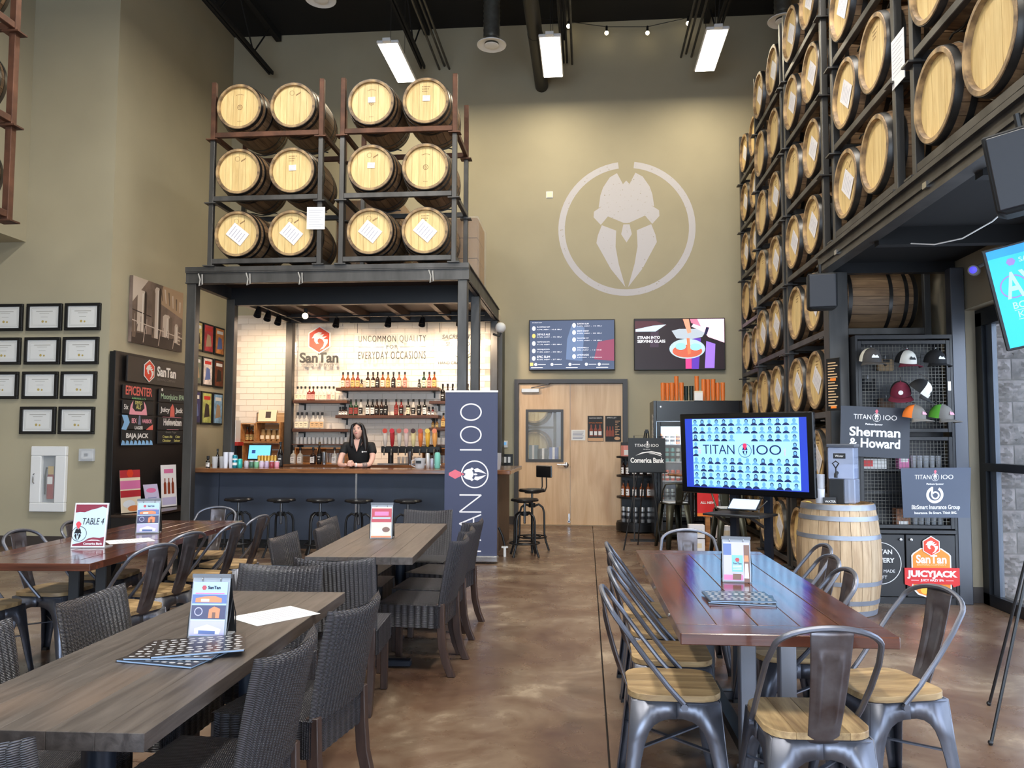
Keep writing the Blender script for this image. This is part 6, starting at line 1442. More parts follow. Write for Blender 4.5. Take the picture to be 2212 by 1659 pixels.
# sponsor boards hung on the cabinet
def titan(p_, x, z, w_, y, white, pink, M=None):
    """TITAN (helmet) 100 line"""
    text('TITAN', p_, x-w_*.29, y, z, w_*.40, white, .1, height=w_*.115); text('IOO', p_, x+w_*.335, y, z, w_*.31, white, .1, height=w_*.115)
    mb = MB(); helmet(mb, x+w_*.03, z, w_*.098, y-.0005, y, gap=False); part('helmet_mark', mb, white, p_)
    r = w_*.098; part('plume', MB().flat([(x+w_*.03+a*r, z+b*r) for a, b in ((0,.75),(.12,1.0),(.38,1.5),(.15,1.9),(-.15,1.9),(-.38,1.5),(-.12,1.0))], y-.0008), pink, p_)
SPB = mat('sponsor_slate', (50,54,64), .5); SPB2 = mat('sponsor_blue_slate', (68,76,94), .4)
t = thing('sponsor_board', 'slate sponsor board reading Sherman and Howard on mesh door', 'sponsor sign', (2.575, 7.14, 1.535), rot=(0, R(2.5), 0)); part('board', MB().box(-.30,.30,0,.006,-.225,.225), SPB, t)
titan(t, 0, .13, .38, -.001, PWH, BPK); text('Platinum Sponsor', t, -.01, -.001, .068, .15, PWH, .03, bold=.03); text('Sherman', t, 0, -.001, -.005, .44, PWH, .1, bold=.025, height=.085); text('& Howard', t, .0, -.001, -.105, .44, PWH, .1, bold=.025, height=.085)
t = thing('sponsor_board', 'blue slate sponsor board reading BizSmart Insurance Group', 'sponsor sign', (3.045, 7.07, 1.005), rot=(R(6), R(-.5), R(4))); part('board', MB().prism([(-.30,.215),(.31,.22),(.31,-.225),(-.27,-.22)], 0, .006), SPB2, t)
titan(t, -.01, .135, .34, -.001, PWH, BPK); text('Platinum Sponsor', t, 0, -.001, .075, .15, PWH, .03, bold=.02)
part('b_mark', MB().ring(.0,-.02,.052,.075,-.0015,-.0005,R(120),R(120)+R(300),30).ring(.005,-.025,.022,.036,-.0015,-.0005,n=24).prism([(-.034,-.03),(-.016,-.03),(-.016,.05),(-.034,.05)], -.0015, -.0005), PWH, t); text('BizSmart Insurance Group', t, .01, -.001, -.13, .42, PWH, .05, bold=.015, height=.05); text('Insurance. Be Smart. Think BIG.', t, .01, -.001, -.18, .37, PWH, .03, bold=.02)
# merchandise inside the cabinet
for i in range(5): glassware(2.98+.055*i, 7.34, .672, .13, .026, 'stemless tasting glass, %s on the lowest mesh shelf' % ordn(i,5), 'glasses on the lowest mesh shelf')
for i in range(5): glassware(2.98+.055*i, 7.34, 1.203, .12, .026, 'tasting glass, %s on the upper mesh shelf' % ordn(i,5), 'glasses on the upper mesh shelf')
t = thing('boxed_gift', 'small pink printed gift box inside the mesh cabinet', 'box', (2.885, 7.34, 1.203)); part('body', MB().box(-.045,.045,-.04,.04,0,.2), IM['pink'], t); part('label', MB().box(-.03,.03,-.042,-.04,.06,.15), PWH, t)
t = thing('boxed_gift', 'red and white carton on upper mesh shelf behind dispenser', 'box', (2.62, 7.34, 1.203)); part('body', MB().box(-.1,.1,-.06,.06,0,.09), PWH, t); part('label', MB().box(-.1,-.02,-.062,-.06,.02,.08), SR, t)
t = thing('boxed_gift', 'brown patterned gift box on the lowest mesh shelf', 'box', (2.86, 7.34, .672)); part('body', MB().box(-.06,.06,-.05,.05,0,.17), mat('gift_brown', (150,100,70), .6, noise=(40,.6)), t); part('label', MB().box(-.04,.04,-.052,-.05,.02,.06), PWH, t)
for i in range(4):
    t = thing('folded_shirt', 'folded %s shirt behind the mesh, %s shelf' % (['grey','brown','black','tan'][i], ['top','second','third','fourth'][i]), 'shirt', (2.60+.16*(i % 2), 7.36, 1.56+.18*i)); c_ = ((90,90,92),(84,62,48),(28,28,30),(150,126,96))[i]
    part('body', MB().box(-.07,.07,-.03,.03,0,.11), mat('shirt_%d' % i, c_, .9), t, bevel=.012); part('collar', MB().box(-.03,.03,-.034,-.03,.08,.105), BLACK, t); part('hanger', MB().tube([(0,0,.11),(0,0,.14),(.0,.025,.145)], .004, 5), CHROME, t)
# beer list panel on the mezzanine column
t = thing('beer_list_panel', 'narrow black beer list panel on the steel column', 'notice', (2.24, 7.2, 1.97), rot=(0,0,R(-55))); part('board', MB().box(-.075,.075,0,.012,-.24,.24), BLACK, t, bevel=.003); mb = MB()
for i in range(16): mb.rect(-.055,.03+.02*math.sin(i*1.7),.19-i*.026,.2-i*.026,-.001)
part('printed_lines', mb, LBL['kraft'], t); part('printed_badge', MB().rect(-.03,.03,.03,.055,-.0015).rect(-.03,.03,-.22,-.2,-.0015), ORG, t)
# ------------------------------------------------------------------ speakers, hanging screen, camera
def speaker(label, loc, rot, w_, h_, d_):
    t_ = thing('loudspeaker', label, 'loudspeaker', loc, rot=rot)
    part('cabinet', MB().prism([(-w_*.75,-.0),(-w_,.14*w_),(-w_,h_),(w_,h_),(w_,.14*w_),(w_*.75,0)], -d_, d_), BLACKM, t_, bevel=.008); part('grille', MB().box(-w_*.9,w_*.9,-d_-.012,-d_-.0005,.14*w_,h_*.96), mat('speaker_grille', (30,31,38), .5), t_, bevel=.004); part('bracket', MB().box(-.03,.03,d_,d_+.1,h_*.4,h_*.6), BLACK, t_); part('hanger', MB().tube([(0,d_+.08,h_*.5),(0,d_+.08,h_+.12)], .015, 7), BLACK, t_)
speaker('black loudspeaker hung under the mezzanine at right edge', (2.03, 3.6, 2.50), (R(6), R(-8), R(-30)), .155, .37, .09); speaker('black loudspeaker at the mezzanine corner above the display', (2.13, 7.12, 2.64), (R(3), 0, R(-12)), .125, .32, .1)
TEAL = glow('screen_teal', (40,178,206), .8); NEO = glow('screen_lilac', (150,190,250), .9); NEO2 = glow('screen_violet', (130,110,230), .9)
t = thing('hanging_screen', 'tilted hanging screen with bright teal event poster at right edge', 'television', (2.80, 4.6, 2.37), rot=(R(10), R(-11), R(-26)))
part('bezel', MB().box(-.42,.62,0,.05,-.31,.31), BLACK, t, bevel=.005); part('screen', MB().rect(-.40,.60,-.295,.295,-.001), TEAL, t); part('mount', MB().tube([(.1,.07,.0),(.1,.07,.58)], .02, 8), BLACK, t)
part('printed_band', MB().rect(-.40,.60,.245,.295,-.0012), glow('screen_blue', (30,140,220), .8), t); text('SANTAN', t, -.25, -.002, .205, .15, NEO, .05, bold=.02, align='LEFT'); part('printed_badge', MB().disc(-.29,.205,.024,-.002,6), NEO2, t)
text('AYRES', t, -.345, -.002, .06, .36, NEO, .2, bold=.02, height=.16, align='LEFT'); part('printed_ring', MB().ring(-.305,.06,.062,.07,-.002,-.0012,n=26), NEO2, t); text('BOTTLE RELEASE', t, -.335, -.002, -.055, .40, NEO, .07, bold=.01, height=.04, align='LEFT'); text('KILLING TIME', t, -.32, -.002, -.11, .36, NEO, .07, height=.04, align='LEFT'); part('printed_rule', MB().rect(-.33,.1,-.083,-.079,-.002).rect(-.32,.1,-.138,-.134,-.002), NEO, t); text('THURSDAY', t, -.30, -.002, -.19, .17, NEO, .04, align='LEFT'); text('RELEASE DAY', t, -.285, -.002, -.245, .2, NEO, .04, align='LEFT')
t = thing('security_camera', 'grey bullet security camera above the side entrance', 'camera', (3.28, 6.75, 2.90), rot=(R(8),0,R(-30))); part('body', MB().at(Matrix.Rotation(PI/2,4,'X')).lathe([(.04,-.06),(.045,-.05),(.045,.12),(.04,.13)], 14), mat('camera_grey', (120,116,112), .4), t); part('lens', MB().at(Matrix.Rotation(PI/2,4,'X')).lathe([(.03,.131),(.012,.133)], 12), mat('camera_led', (70,60,200), .3, emit=1.2), t); part('arm', MB().tube([(0,.06,.02),(.06,.1,.05),(.14,.12,.06)], .016, 7), mat('camera_grey', (120,116,112), .4), t)
t = thing('loose_cable', 'pale sagging cable under the mezzanine beside loudspeaker', 'cable', (0,0,0)); part('cable', MB().tube([(2.42,5.9,2.93),(2.5,5.7,2.87),(2.6,5.5,2.86),(2.7,5.3,2.92),(2.78,5.25,3.0)], .005, 5), PWH, t)
# ------------------------------------------------------------------ big display on a rolling stand
t = thing('display_stand', 'black rolling display stand with shelf behind the right table', 'display stand', (1.40, 7.0, 0), rot=(0,0,-.63))
for x in (-.16,.16): part('post', MB().box(x-.03,x+.03,.09,.15,.08,1.6), PED, t)
for x in (-.30,.30): part('foot', MB().bar((x,-.32,.05),(x*.6,.35,.05),.06,.04), PED, t)
part('cross_bar', MB().box(-.30,.30,.09,.15,.08,.13), PED, t); part('shelf', MB().box(-.26,.26,-.30,.088,.80,.82), BLACK, t, bevel=.004); part('shelf_bracket', MB().bar((-.16,.02,.7),(-.16,-.25,.8),.02).bar((.16,.02,.7),(.16,-.25,.8),.02), BLACK, t)
part('cable', MB().tube([(.1,.07,.96),(.2,-.0,.93),(.16,-.08,.86),(.05,-.05,.9),(.0,.06,.95)], .006, 6), BLACK, t)
for sx in (-1,1):
    for y in (-.3,.33): part('caster', MB().cyl((sx*(.29 if y < 0 else .19),y,0), .025, .03, 10), BLACK, t)
A = Matrix.Translation((0,-.02,1.335)) @ Matrix.Rotation(R(3),4,'X')
d_ = thing('display_screen', 'large black display showing Titan 100 portrait grid', 'television', (1.40, 7.0, 0), rot=(0,0,-.63)); w_, h_ = .625, .366
part('bezel', MB().at(A).box(-w_,w_,.0,.05,-h_,h_), mat('display_black', (10,10,12), .15), d_, bevel=.008); SBL = glow('display_blue', (38,60,170), .7); SSK = glow('display_sky', (140,200,245), .95); SNV = glow('display_navy', (30,44,90), .35); SGR = glow('display_face', (96,150,196), .75)
sc_ = part('screen', MB().at(A).rect(-w_+.055,w_-.055,-h_+.055,h_-.045,-.001), SBL, d_); part('content_page', MB().at(A).rect(-w_+.13,w_-.12,-h_+.065,h_-.05,-.0015), SSK, sc_)
hd_, fc_ = MB().at(A), MB().at(A)
rows = [h_-.082-.0695*r for r in range(9)]
for r, z in enumerate(rows):
    for c in range(14):
        x = -w_+.16+.0715*c
        if r == 2 and c in (6,7): continue
        if r in (3,) and 0 < c < 13: continue
        if r == 4 and 0 < c < 13: continue
        k = (r*5+c*3) % 7; dark = hd_ if k in (0,3) else fc_
        hair = [(x+.017*math.cos(a), z+.010+.020*math.sin(a)-(.011 if k == 3 and math.sin(a) < 0 else 0)) for a in [2*PI*i/10 for i in range(10)]]
        (hd_ if k in (0,2,3,5) else fc_).flat(hair, -.002); MBf = fc_
        part_face = [(x+.012*math.cos(a), z+.006+.0155*math.sin(a)) for a in [2*PI*i/8 for i in range(8)]]
        (MBf).flat(part_face, -.0024)
        (hd_ if k in (1,3,5,6) else fc_).flat([(x-.033,z-.031),(x+.033,z-.031),(x+.027,z-.019),(x+.01,z-.008),(x-.01,z-.008),(x-.027,z-.019)], -.0022)
part('portrait_dark', hd_, SNV, sc_, kind='stuff'); part('portrait_faces', fc_, SGR, sc_, kind='stuff')
part('content_band', MB().at(A).rect(-w_+.185,w_-.185,-.03,.108,-.0026), SSK, sc_)
def st_(s_, x, z, w2, m, h2=None): text(s_, sc_, 0,0,0, w2, m, .1, loc=A @ Vector((x,-.003,z)), rot=(PI/2+R(3),0,0), height=h2)
st_('TITAN', -.235, .035, .31, SNV, .085); st_('IOO', .215, .035, .255, SNV, .085)
hm = MB().at(A); hm.ring(.015, .032, .057, .062, -.003, -.0027, n=30); helmet(hm, .015, .03, .052, -.003, -.0027, ring=False); part('helmet_mark', hm, SNV, sc_)
part('plume', MB().at(A).flat([(.015+a*.05,-.01+b*.05) for a, b in ((0,.8),(.15,1.2),(.42,1.7),(.2,2.1),(-.2,2.1),(-.42,1.7),(-.15,1.2))], -.0034), glow('display_red', (230,50,90), .9), sc_)
text('2022', sc_, 0,0,0, .075, glow('display_pink', (206,120,150), .8), .03, loc=A @ Vector((-.425,-.003,.035)), rot=(0,R(-90),R(0)) if False else (PI/2+R(3),R(-90),0)); text('PHOENIX', sc_, 0,0,0, .085, glow('display_pink', (206,120,150), .8), .03, loc=A @ Vector((.375,-.003,.035)), rot=(PI/2+R(3),R(90),0))
t = thing('tablet', 'tablet tilted on the display stand shelf', 'tablet', (1.33, 6.82, .86), rot=(R(-62),0,-.5)); part('case', MB().box(-.13,.13,0,.008,0,.18), BLACK, t, bevel=.003); part('screen', MB().rect(-.12,.12,.012,.168,-.0006), glow('tablet_glow', (170,186,214), .5), t)
# ------------------------------------------------------------------ drinks fridge with orange cups
t = thing('drinks_fridge', 'black glass door drinks fridge against back wall by racks', 'fridge', (1.635, 11.85, 0)); FW = .645
FB = mat('fridge_black', (16,16,18), .25); FI = mat('fridge_inside', (210,222,240), .5)
part('side', MB().box(-FW,-FW+.04,-.35,.35,.05,2.04), FB, t); part('side', MB().box(FW-.04,FW,-.35,.35,.05,2.04), FB, t); part('back', MB().box(-FW+.04,FW-.04,.31,.35,.05,2.04), FI, t)
part('canopy', MB().box(-FW+.04,FW-.04,-.36,.31,1.74,2.04), FB, t, bevel=.006); part('base', MB().box(-FW+.04,FW-.04,-.35,.31,.05,.26), FB, t); part('grille', MB().box(-FW+.06,FW-.06,-.357,-.35,.08,.22), mat('grille_grey', (40,40,42), .5), t); part('lock', MB().at(Matrix.Translation((-.54,-.362,1.95)) @ Matrix.Rotation(PI/2,4,'X')).lathe([(.014,0),(.014,.006),(.0001,.007)], 10), CHROME, t)
part('magnet_strip', MB().box(-FW-.004,-FW-.0005,-.30,-.05,1.2,1.84), mat('magnets', (196,196,190), .6, noise=(30,.8), col2=(70,60,60)), t)
for sx in (-1,1):
    x0, x1 = (-FW+.045, -.004) if sx < 0 else (.004, FW-.045)
    d2 = part('door', MB().box(x0,x0+.055,-.39,-.352,.28,1.73).box(x1-.055,x1,-.39,-.352,.28,1.73).box(x0+.055,x1-.055,-.39,-.352,.28,.34).box(x0+.055,x1-.055,-.39,-.352,1.66,1.73), FB, t, bevel=.004); part('pane', MB().box(x0+.055,x1-.055,-.375,-.37,.34,1.66), mat('window_glass', (235,240,240), .02, alpha=.12), d2)
FZ_ = [.30,.58,.86,1.14,1.40]
for z in FZ_: part('wire_shelf', MB().box(-FW+.04,FW-.04,-.33,.3,z-.012,z), mat('shelf_white', (216,222,232), .4), t)
area('fridge_lamp', (1.635, 11.52, 1.72), (R(15),0,0), 1.1, .06, 34, (.80,.90,1.0))
CANC = [((200,210,206),'pale'),((120,190,190),'teal'),((214,120,90),'coral'),((224,90,60),'orange red'),((180,200,196),'mint')]
for r, z in enumerate(FZ_):
    for i in range(14):
        c_, n_ = CANC[[4,0,3,1,0][r] if i % 3 else [0,2,3,0,2][r]]
        tin(1.635-.52+.08*i, 11.62, z+.001, .032, .155 if r != 3 else .2, c_, '%s drink can, %s on the %s fridge shelf' % (n_, ordn(i,14), ['bottom','second','third','fourth','top'][r]), 'cans on the fridge shelves')
OC = mat('tumbler_orange', (224,120,50), .4); DG = mat('tumbler_green', (26,40,36), .4)
def cups(x, y, n, m, r, h, label, pitch=.05):
    t_ = thing('cup_stack', label, 'cup stack', (x, y, 2.042), group='cup stacks on the fridge')
    for k in range(n): part('cup', MB().lathe([(r*.82,0),(r,h),(r*.96,h),(r*.78,.004)], 16, False), m, t_, loc=(0,0,k*pitch))
    part('rim', MB().lathe([(r,h+(n-1)*pitch-.003),(r*1.04,h+(n-1)*pitch),(r,h+(n-1)*pitch+.003)], 16, False), m, t_)
for i, (x, n, m_, l_) in enumerate(((1.14,4,OC,'orange'),(1.21,4,OC,'orange'),(1.275,4,OC,'orange'),(1.345,6,OC,'tall orange'),(1.415,4,OC,'orange'),(1.487,3,DG,'dark green'),(1.56,3,DG,'dark green'),(1.645,6,OC,'tallest orange'),(1.74,5,OC,'orange'),(1.81,5,OC,'orange'),(1.88,5,OC,'orange'),(1.95,4,OC,'orange'),(2.02,4,OC,'orange'))):
    cups(x, 11.62+(.04 if i % 2 else 0), n, m_, .034, .12, '%s cup stack, %s on top of the fridge' % (l_, ordn(i,13)))
t = thing('carton', 'small white carton under tallest orange cup stack on fridge', 'box', (1.645, 11.52, 2.041)); part('body', MB().box(-.06,.06,-.04,.04,0,.14), PWH, t); part('flap', MB().box(-.06,.06,-.041,-.04,.12,.142), LBL['cream'], t)
# ------------------------------------------------------------------ retail shelf stand and its stock
t = thing('retail_stand', 'black round fronted retail stand beside the birch door', 'shelf stand', (.82, 12.55, 0))
part('core', MB().box(-.26,.30,-.02,.3,.05,1.42), BLACK, t, bevel=.004)
def halfround(z0, z1, r=.34): return MB().lathe([(.0001,z0),(r,z0),(r,z1),(.0001,z1)], 28, False)
for z in (.16, .56, .90, 1.20): part('shelf', halfround(z-.03, z), BLACK, t)
part('base', halfround(.02, .13, .35), BLACK, t)
for i in range(6):
    a = R(-150+24*i); tin(.82+.27*math.cos(a), 12.55+.27*math.sin(a), .161, .033, .24, (176,178,182), 'silver tall can, %s on the lowest retail shelf' % ordn(i,6), 'cans on the retail stand')
for zr, l_, lq in ((.561,'second','amber'),(.901,'third','dark')):
    for i in range(6):
        a = R(-155+25*i); bottle(.82+.26*math.cos(a), 12.55+.26*math.sin(a), zr, 'whiskey', lq, 'white', '%s bottle with white label, %s on %s retail shelf' % (LQN[lq], ordn(i,6), l_), 'bottles on the retail stand', .87, rz=a+PI/2)
t = thing('boxed_gift', 'red and white boxed set on top retail shelf', 'box', (.66, 12.36, 1.201), rz=.3); part('body', MB().box(-.1,.1,-.06,.06,0,.17), LBL['pink'], t); part('label', MB().box(-.09,.09,-.062,-.06,.02,.1), PWH, t)
# ------------------------------------------------------------------ sponsor board on a black easel
t = thing('easel', 'black wire easel holding the bank sponsor board', 'easel', (.81, 10.5, 0))
for a, b in (((-.02,0,1.58),(-.32,-.12,0)),((.02,0,1.58),(.17,-.12,0)),((0,.01,1.58),(-.1,.40,0))): part('leg', MB().tube([a,b], .01, 7), BLACK, t)
part('ledge', MB().tube([(-.26,-.1,1.03),(.26,-.1,1.03)], .009, 7), BLACK, t); part('clip', MB().box(-.02,.02,-.02,.02,1.55,1.6), BLACK, t)
t = thing('sponsor_board', 'black sponsor board reading Comerica Bank on the easel', 'sponsor sign', (.80, 10.375, 1.26), rot=(R(-4),0,0)); part('board', MB().box(-.245,.245,0,.006,-.225,.225), mat('sponsor_black', (26,28,30), .5), t)
titan(t, .0, .125, .32, -.001, PWH, PWH); text('Elite Sponsor', t, 0, -.001, .075, .09, PWH, .03); text('Comerica Bank', t, .0, -.001, -.075, .44, PWH, .1, bold=.03, height=.07)
part('swoosh', MB().flat([(-.15,-.01),(-.06,.035),(.06,.05),(.18,.03),(.20,.0),(.1,.03),(.0,.03),(-.08,.012)], -.001).flat([(.02,.018),(.1,.022),(.18,-.005),(.2,-.02),(.1,.01)], -.001), PWH, t)
t = thing('glass_case_edge', 'thin metal framed sign stand behind the bank board', 'sign stand', (.83, 11.35, 0)); part('frame', MB().tube([(-.14,0,0),(-.14,0,1.52),(.26,0,1.52),(.26,0,0)], .01, 6), STEEL, t); part('foot', MB().box(-.2,.32,-.1,.1,0,.015), BLACK, t)
# high table and bar-height metal chairs behind the display
t = thing('high_table', 'tall round wood topped table behind bar height chair', 'table', (1.47, 11.09, 0)); part('top', MB().lathe([(.0001,.955),(.32,.955),(.33,.97),(.32,.985),(.0001,.985)], 32, False), BWOOD, t); part('column', MB().cyl((0,0,.03), .04, .925, 14), BLACK, t); part('base', MB().cyl((0,0,0), .14, .03, 24), BLACK, t)
GRN = mat('dark_olive_metal', (62,62,52), .4, .6)
def high_chair(label, x, y, rz):
    t_ = thing('bar_chair', label, 'chair', (x,y,0), rz, 'bar height metal chairs')
    part('seat', MB().box(-.15,.15,-.15,.15,.585,.605), GRN, t_, bevel=.02); part('seat_pad', MB().box(-.14,.14,-.14,.14,.6055,.617), mat('pad_pale', (200,206,214), .4), t_, bevel=.005)
    for sx in (-1,1):
        for sy in (-1,1):
            me = MB(); me.add([(sx*.15,sy*.15,.585),(sx*.07,sy*.15,.585),(sx*.155,sy*.20,0),(sx*.20,sy*.20,0)], [(0,1,2,3)]).add([(sx*.15,sy*.15,.585),(sx*.15,sy*.07,.585),(sx*.20,sy*.155,0),(sx*.20,sy*.20,0)], [(0,1,2,3)])
            l_ = link('leg', me.mesh('leg', GRN), t_); m_ = l_.modifiers.new('thickness','SOLIDIFY'); m_.thickness = .006
    part('foot_rail', MB().tube([(-.18,-.18,.2),(.18,-.18,.2),(.18,.18,.2),(-.18,.18,.2)], .009, 6, True), GRN, t_)
    part('back_hoop', MB().tube([(.16,.05,.60),(.19,-.06,.78),(.185,-.13,.86),(.1,-.19,.875),(0,-.20,.875),(-.1,-.19,.875),(-.185,-.13,.86),(-.19,-.06,.78),(-.16,.05,.60)], .011, 7), GRN, t_)
    b_ = link('back_splat', MB().grid(lambda u, v: ((2*u-1)*(.05+.02*v), -.15-.05*v, .59+.28*v), 4, 4).mesh('back_splat', GRN), t_); m_ = b_.modifiers.new('thickness','SOLIDIFY'); m_.thickness = .005
high_chair('dark olive bar height metal chair left of the display', 1.19, 10.72, R(20)); high_chair('dark bar height metal chair seen under the display', 1.78, 9.95, R(185))
t = thing('promo_stand', 'wooden post stand with red promotional panel under the display', 'display rack', (1.62, 10.6, 0)); part('post', MB().box(-.03,.03,-.03,.03,0,.8), CRW, t); part('panel', MB().box(-.14,.14,-.045,-.03,.48,.80), SR, t); part('panel_edge', MB().box(-.14,.14,-.047,-.03,.44,.48), ORG, t); text('ALL NEW', t, 0, -.048, .62, .2, PWH, .05, bold=.03); part('foot', MB().box(-.12,.12,-.12,.12,0,.04), CRW, t)
for i, (x, z) in enumerate(((1.44,.0),(1.44,.18),(1.80,.0),(1.80,.17))):
    t = thing('carton', 'white printed carton under the display, %s' % ['left lower','left upper','right lower','right upper'][i], 'box', (x, 10.4, z)); part('body', MB().box(-.1,.1,-.08,.08,0,.165), BW, t); part('printed_panel', MB().box(-.06,.06,-.082,-.08,.05,.11), LBL['cream'], t)
# easel legs at the right edge
t = thing('easel', 'thin black easel at the right picture edge before entrance', 'easel', (2.42, 4.1, 0))
for a, b in (((.02,0,1.75),(-.21,.44,0)),((.0,0,1.75),(-.49,-.14,0)),((.04,0,1.75),(.42,-.25,0))): part('leg', MB().tube([a,b], [.008,.008], 7), BLACK, t); part('foot', MB().ball((b[0],b[1],.012), .013, 8), BLACK, t)
part('ledge', MB().tube([(.08,-.05,1.0),(.6,-.1,1.0)], .009, 7), BLACK, t)
# ------------------------------------------------------------------ bartender leaning on the bar
SKIN = mat('skin', (226,178,160), .5, noise=(6,.05)); SHIRT = mat('black_shirt', (14,14,17), .75); HAIR = mat('dark_hair', (22,14,16), .4)
def skin_body(name, joints, edges, m, parent, root=0, sub=2):
    me = bpy.data.meshes.new(name); me.from_pydata([j[0] for j in joints], edges, []); me.materials.append(m)
    o = link(name, me, parent); sk = o.modifiers.new('skin', 'SKIN'); sk.use_smooth_shade = True
    lay = me.skin_vertices[0].data if me.skin_vertices else None
    if lay is None:
        bpy.context.view_layer.update(); bpy.context.view_layer.objects.active = o; me.attributes.new('tmp','FLOAT','POINT')
        bm = bmesh.new(); bm.from_mesh(me); bm.verts.layers.skin.verify(); bm.to_mesh(me); bm.free(); lay = me.skin_vertices[0].data
    for i, j in enumerate(joints):
        r = j[1]; lay[i].radius = r if isinstance(r, tuple) else (r, r); lay[i].use_root = (i == root)
    o.modifiers.new('smooth', 'SUBSURF').levels = sub; o.modifiers['smooth'].render_levels = sub
    return o
P = thing('person', 'woman with long dark hair in black polo leaning on bar', 'person', (-3.14, 10.44, 0))
# local frame: facing -Y; bar top at z 1.07
J = [((0,.10,.95),(.15,.11)),((0,.08,1.10),(.14,.10)),((0,.04,1.25),(.145,.08)),((0,.015,1.36),(.13,.06)),((0,-.03,1.43),(.052,.052)),((0,-.045,1.49),(.050,.052)),   # pelvis..neck base, neck
     ((-.165,0,1.36),(.048,.048)),((.165,0,1.36),(.048,.048)),                     # shoulders 6,7
     ((-.215,-.10,1.22),(.040,.040)),((-.205,-.20,1.115),(.036,.036)),((-.12,-.30,1.106),(.029,.029)),((-.055,-.345,1.115),(.024,.024)),      # right arm 8..11
     ((.225,-.08,1.22),(.041,.041)),((.215,-.19,1.115),(.036,.036)),((.11,-.29,1.106),(.029,.029)),((.03,-.345,1.115),(.024,.024)),        # left arm 12..15
     ((-.08,.1,.80),(.085,.085)),((.08,.1,.80),(.085,.085)),((-.09,.10,.45),(.06,.06)),((.09,.10,.45),(.06,.06)),((-.09,.12,.09),(.042,.042)),((.09,.12,.09),(.042,.042)),((-.09,.02,.04),(.04,.035)),((.09,.02,.04),(.04,.035))]
E_ = [(0,1),(1,2),(2,3),(3,4),(4,5),(3,6),(3,7),(6,8),(8,9),(9,10),(10,11),(7,12),(12,13),(13,14),(14,15),(0,16),(0,17),(16,18),(17,19),(18,20),(19,21),(20,22),(21,23)]
body = skin_body('body', J, E_, SKIN, P)
# head: one surface shaped with brow, nose, mouth and chin, tipped back to look up
def head_fn(u, v):
    a = 2*PI*u; el = -PI/2+PI*v; cx, sy, z = math.cos(el)*math.sin(a), -math.cos(el)*math.cos(a), math.sin(el)
    x = .072*cx; y = .092*sy; zz = .115*z
    if z < -.15: x *= 1-.30*min(1, (-z-.15)/.7); y *= 1-.10*min(1, (-z-.15)/.7)
    f = max(0, -sy)
    if f > 0:
        g = lambda x0, z0, sx, sz: math.exp(-((cx-x0)/sx)**2-((z-z0)/sz)**2)*f
        y -= .020*g(0,-.12,.13,.20) + .010*g(0,-.22,.18,.09) + .008*g(0,-.50,.34,.10) + .010*g(0,-.80,.35,.16) + .006*g(0,.22,.6,.10)
        y += .013*g(.40,.05,.20,.11) + .013*g(-.40,.05,.20,.11) + .003*g(0,-.56,.3,.03)
    return (x, y, zz)
HD = Matrix.Translation((.005,-.07,1.562)) @ Matrix.Rotation(R(-6),4,'Y') @ Matrix.Rotation(R(-20),4,'X') @ Matrix.Scale(.93,4)
FLESH = MB().at(HD).grid(head_fn, 40, 32); hd_o = body
for sx in (-1,1):
    e = part('eye', MB().at(HD).ball((sx*.029,-.074,.008), .0105, 10, (1.25,.8,.7)), mat('eye_white', (214,206,204), .3), hd_o); part('iris', MB().at(HD).ball((sx*.029,-.0815,.008), .0052, 8, (1,.5,1)), mat('iris', (40,30,28), .2), hd_o)
    part('brow', MB().at(HD).tube([(sx*.012,-.0865,.026),(sx*.03,-.085,.033),(sx*.047,-.073,.028)], .0028, 6), HAIR, hd_o); part('eyelash', MB().at(HD).tube([(sx*.017,-.083,.013),(sx*.029,-.0855,.017),(sx*.043,-.077,.012)], .0018, 6), HAIR, hd_o)
    FLESH.at(HD).ball((sx*.069,.005,-.01), .022, 10, (.35,.7,1.1))
part('lips', MB().at(HD).ball((0,-.092,-.056), .017, 12, (1.25,.4,.42)), mat('lips', (186,104,104), .4), hd_o)
def hair_cap(u, v):
    a = R(-128)+R(256)*u; # opening towards the face (-Y)
    A = a+PI/2; el = PI/2*(1-v)
    x = .082*math.cos(el)*math.cos(A); y = .104*math.cos(el)*math.sin(A)+.012; z = .125*math.sin(el)+.008
    return (x, y, z)
hr = link('hair', MB().at(HD).grid(hair_cap, 28, 10).mesh('hair', HAIR, angle=180), P); md = hr.modifiers.new('thickness','SOLIDIFY'); md.thickness = .012; md.offset = 1
def smooth(P, k=4):
    out = []; n = len(P); V = [Vector(p) if isinstance(p, tuple) else p for p in P]
    for i in range(n-1):
        a, b, c, d = V[max(i-1,0)], V[i], V[i+1], V[min(i+2,n-1)]
        for j in range(k):
            t = j/k; out.append(b + (c-a)*.5*t + (a*2.5 if False else (a*1.0-b*2.5+c*2.0-d*.5))*t*t + (b*1.5-a*.5-c*1.5+d*.5)*t**3)
    return out+[V[-1]]
for sx, dz in ((-1,.22),(1,.30)):
    pts = [(sx*.03,-.06,.113),(sx*.068,-.045,.085),(sx*.086,-.01,.02),(sx*.092,.015,-.07),(sx*.10,.035,-.15),(sx*.112,.035,-dz)]
    part('hair_lock', MB().at(HD).tube(smooth(pts), smooth([.007,.022,.032,.038,.042,.014]), 14), HAIR, hr, angle=180)
part('hair_back', MB().at(HD).tube([(0,.075,.07),(0,.10,-.02),(0,.15,-.12),(0,.18,-.20)], [.05,.075,.082,.05], 16), HAIR, hr, angle=180)
part('fringe', MB().at(HD).tube([(-.045,-.078,.088),(.0,-.09,.098),(.045,-.075,.085),(.072,-.045,.04)], [.010,.014,.016,.012], 10), HAIR, hr, angle=180)
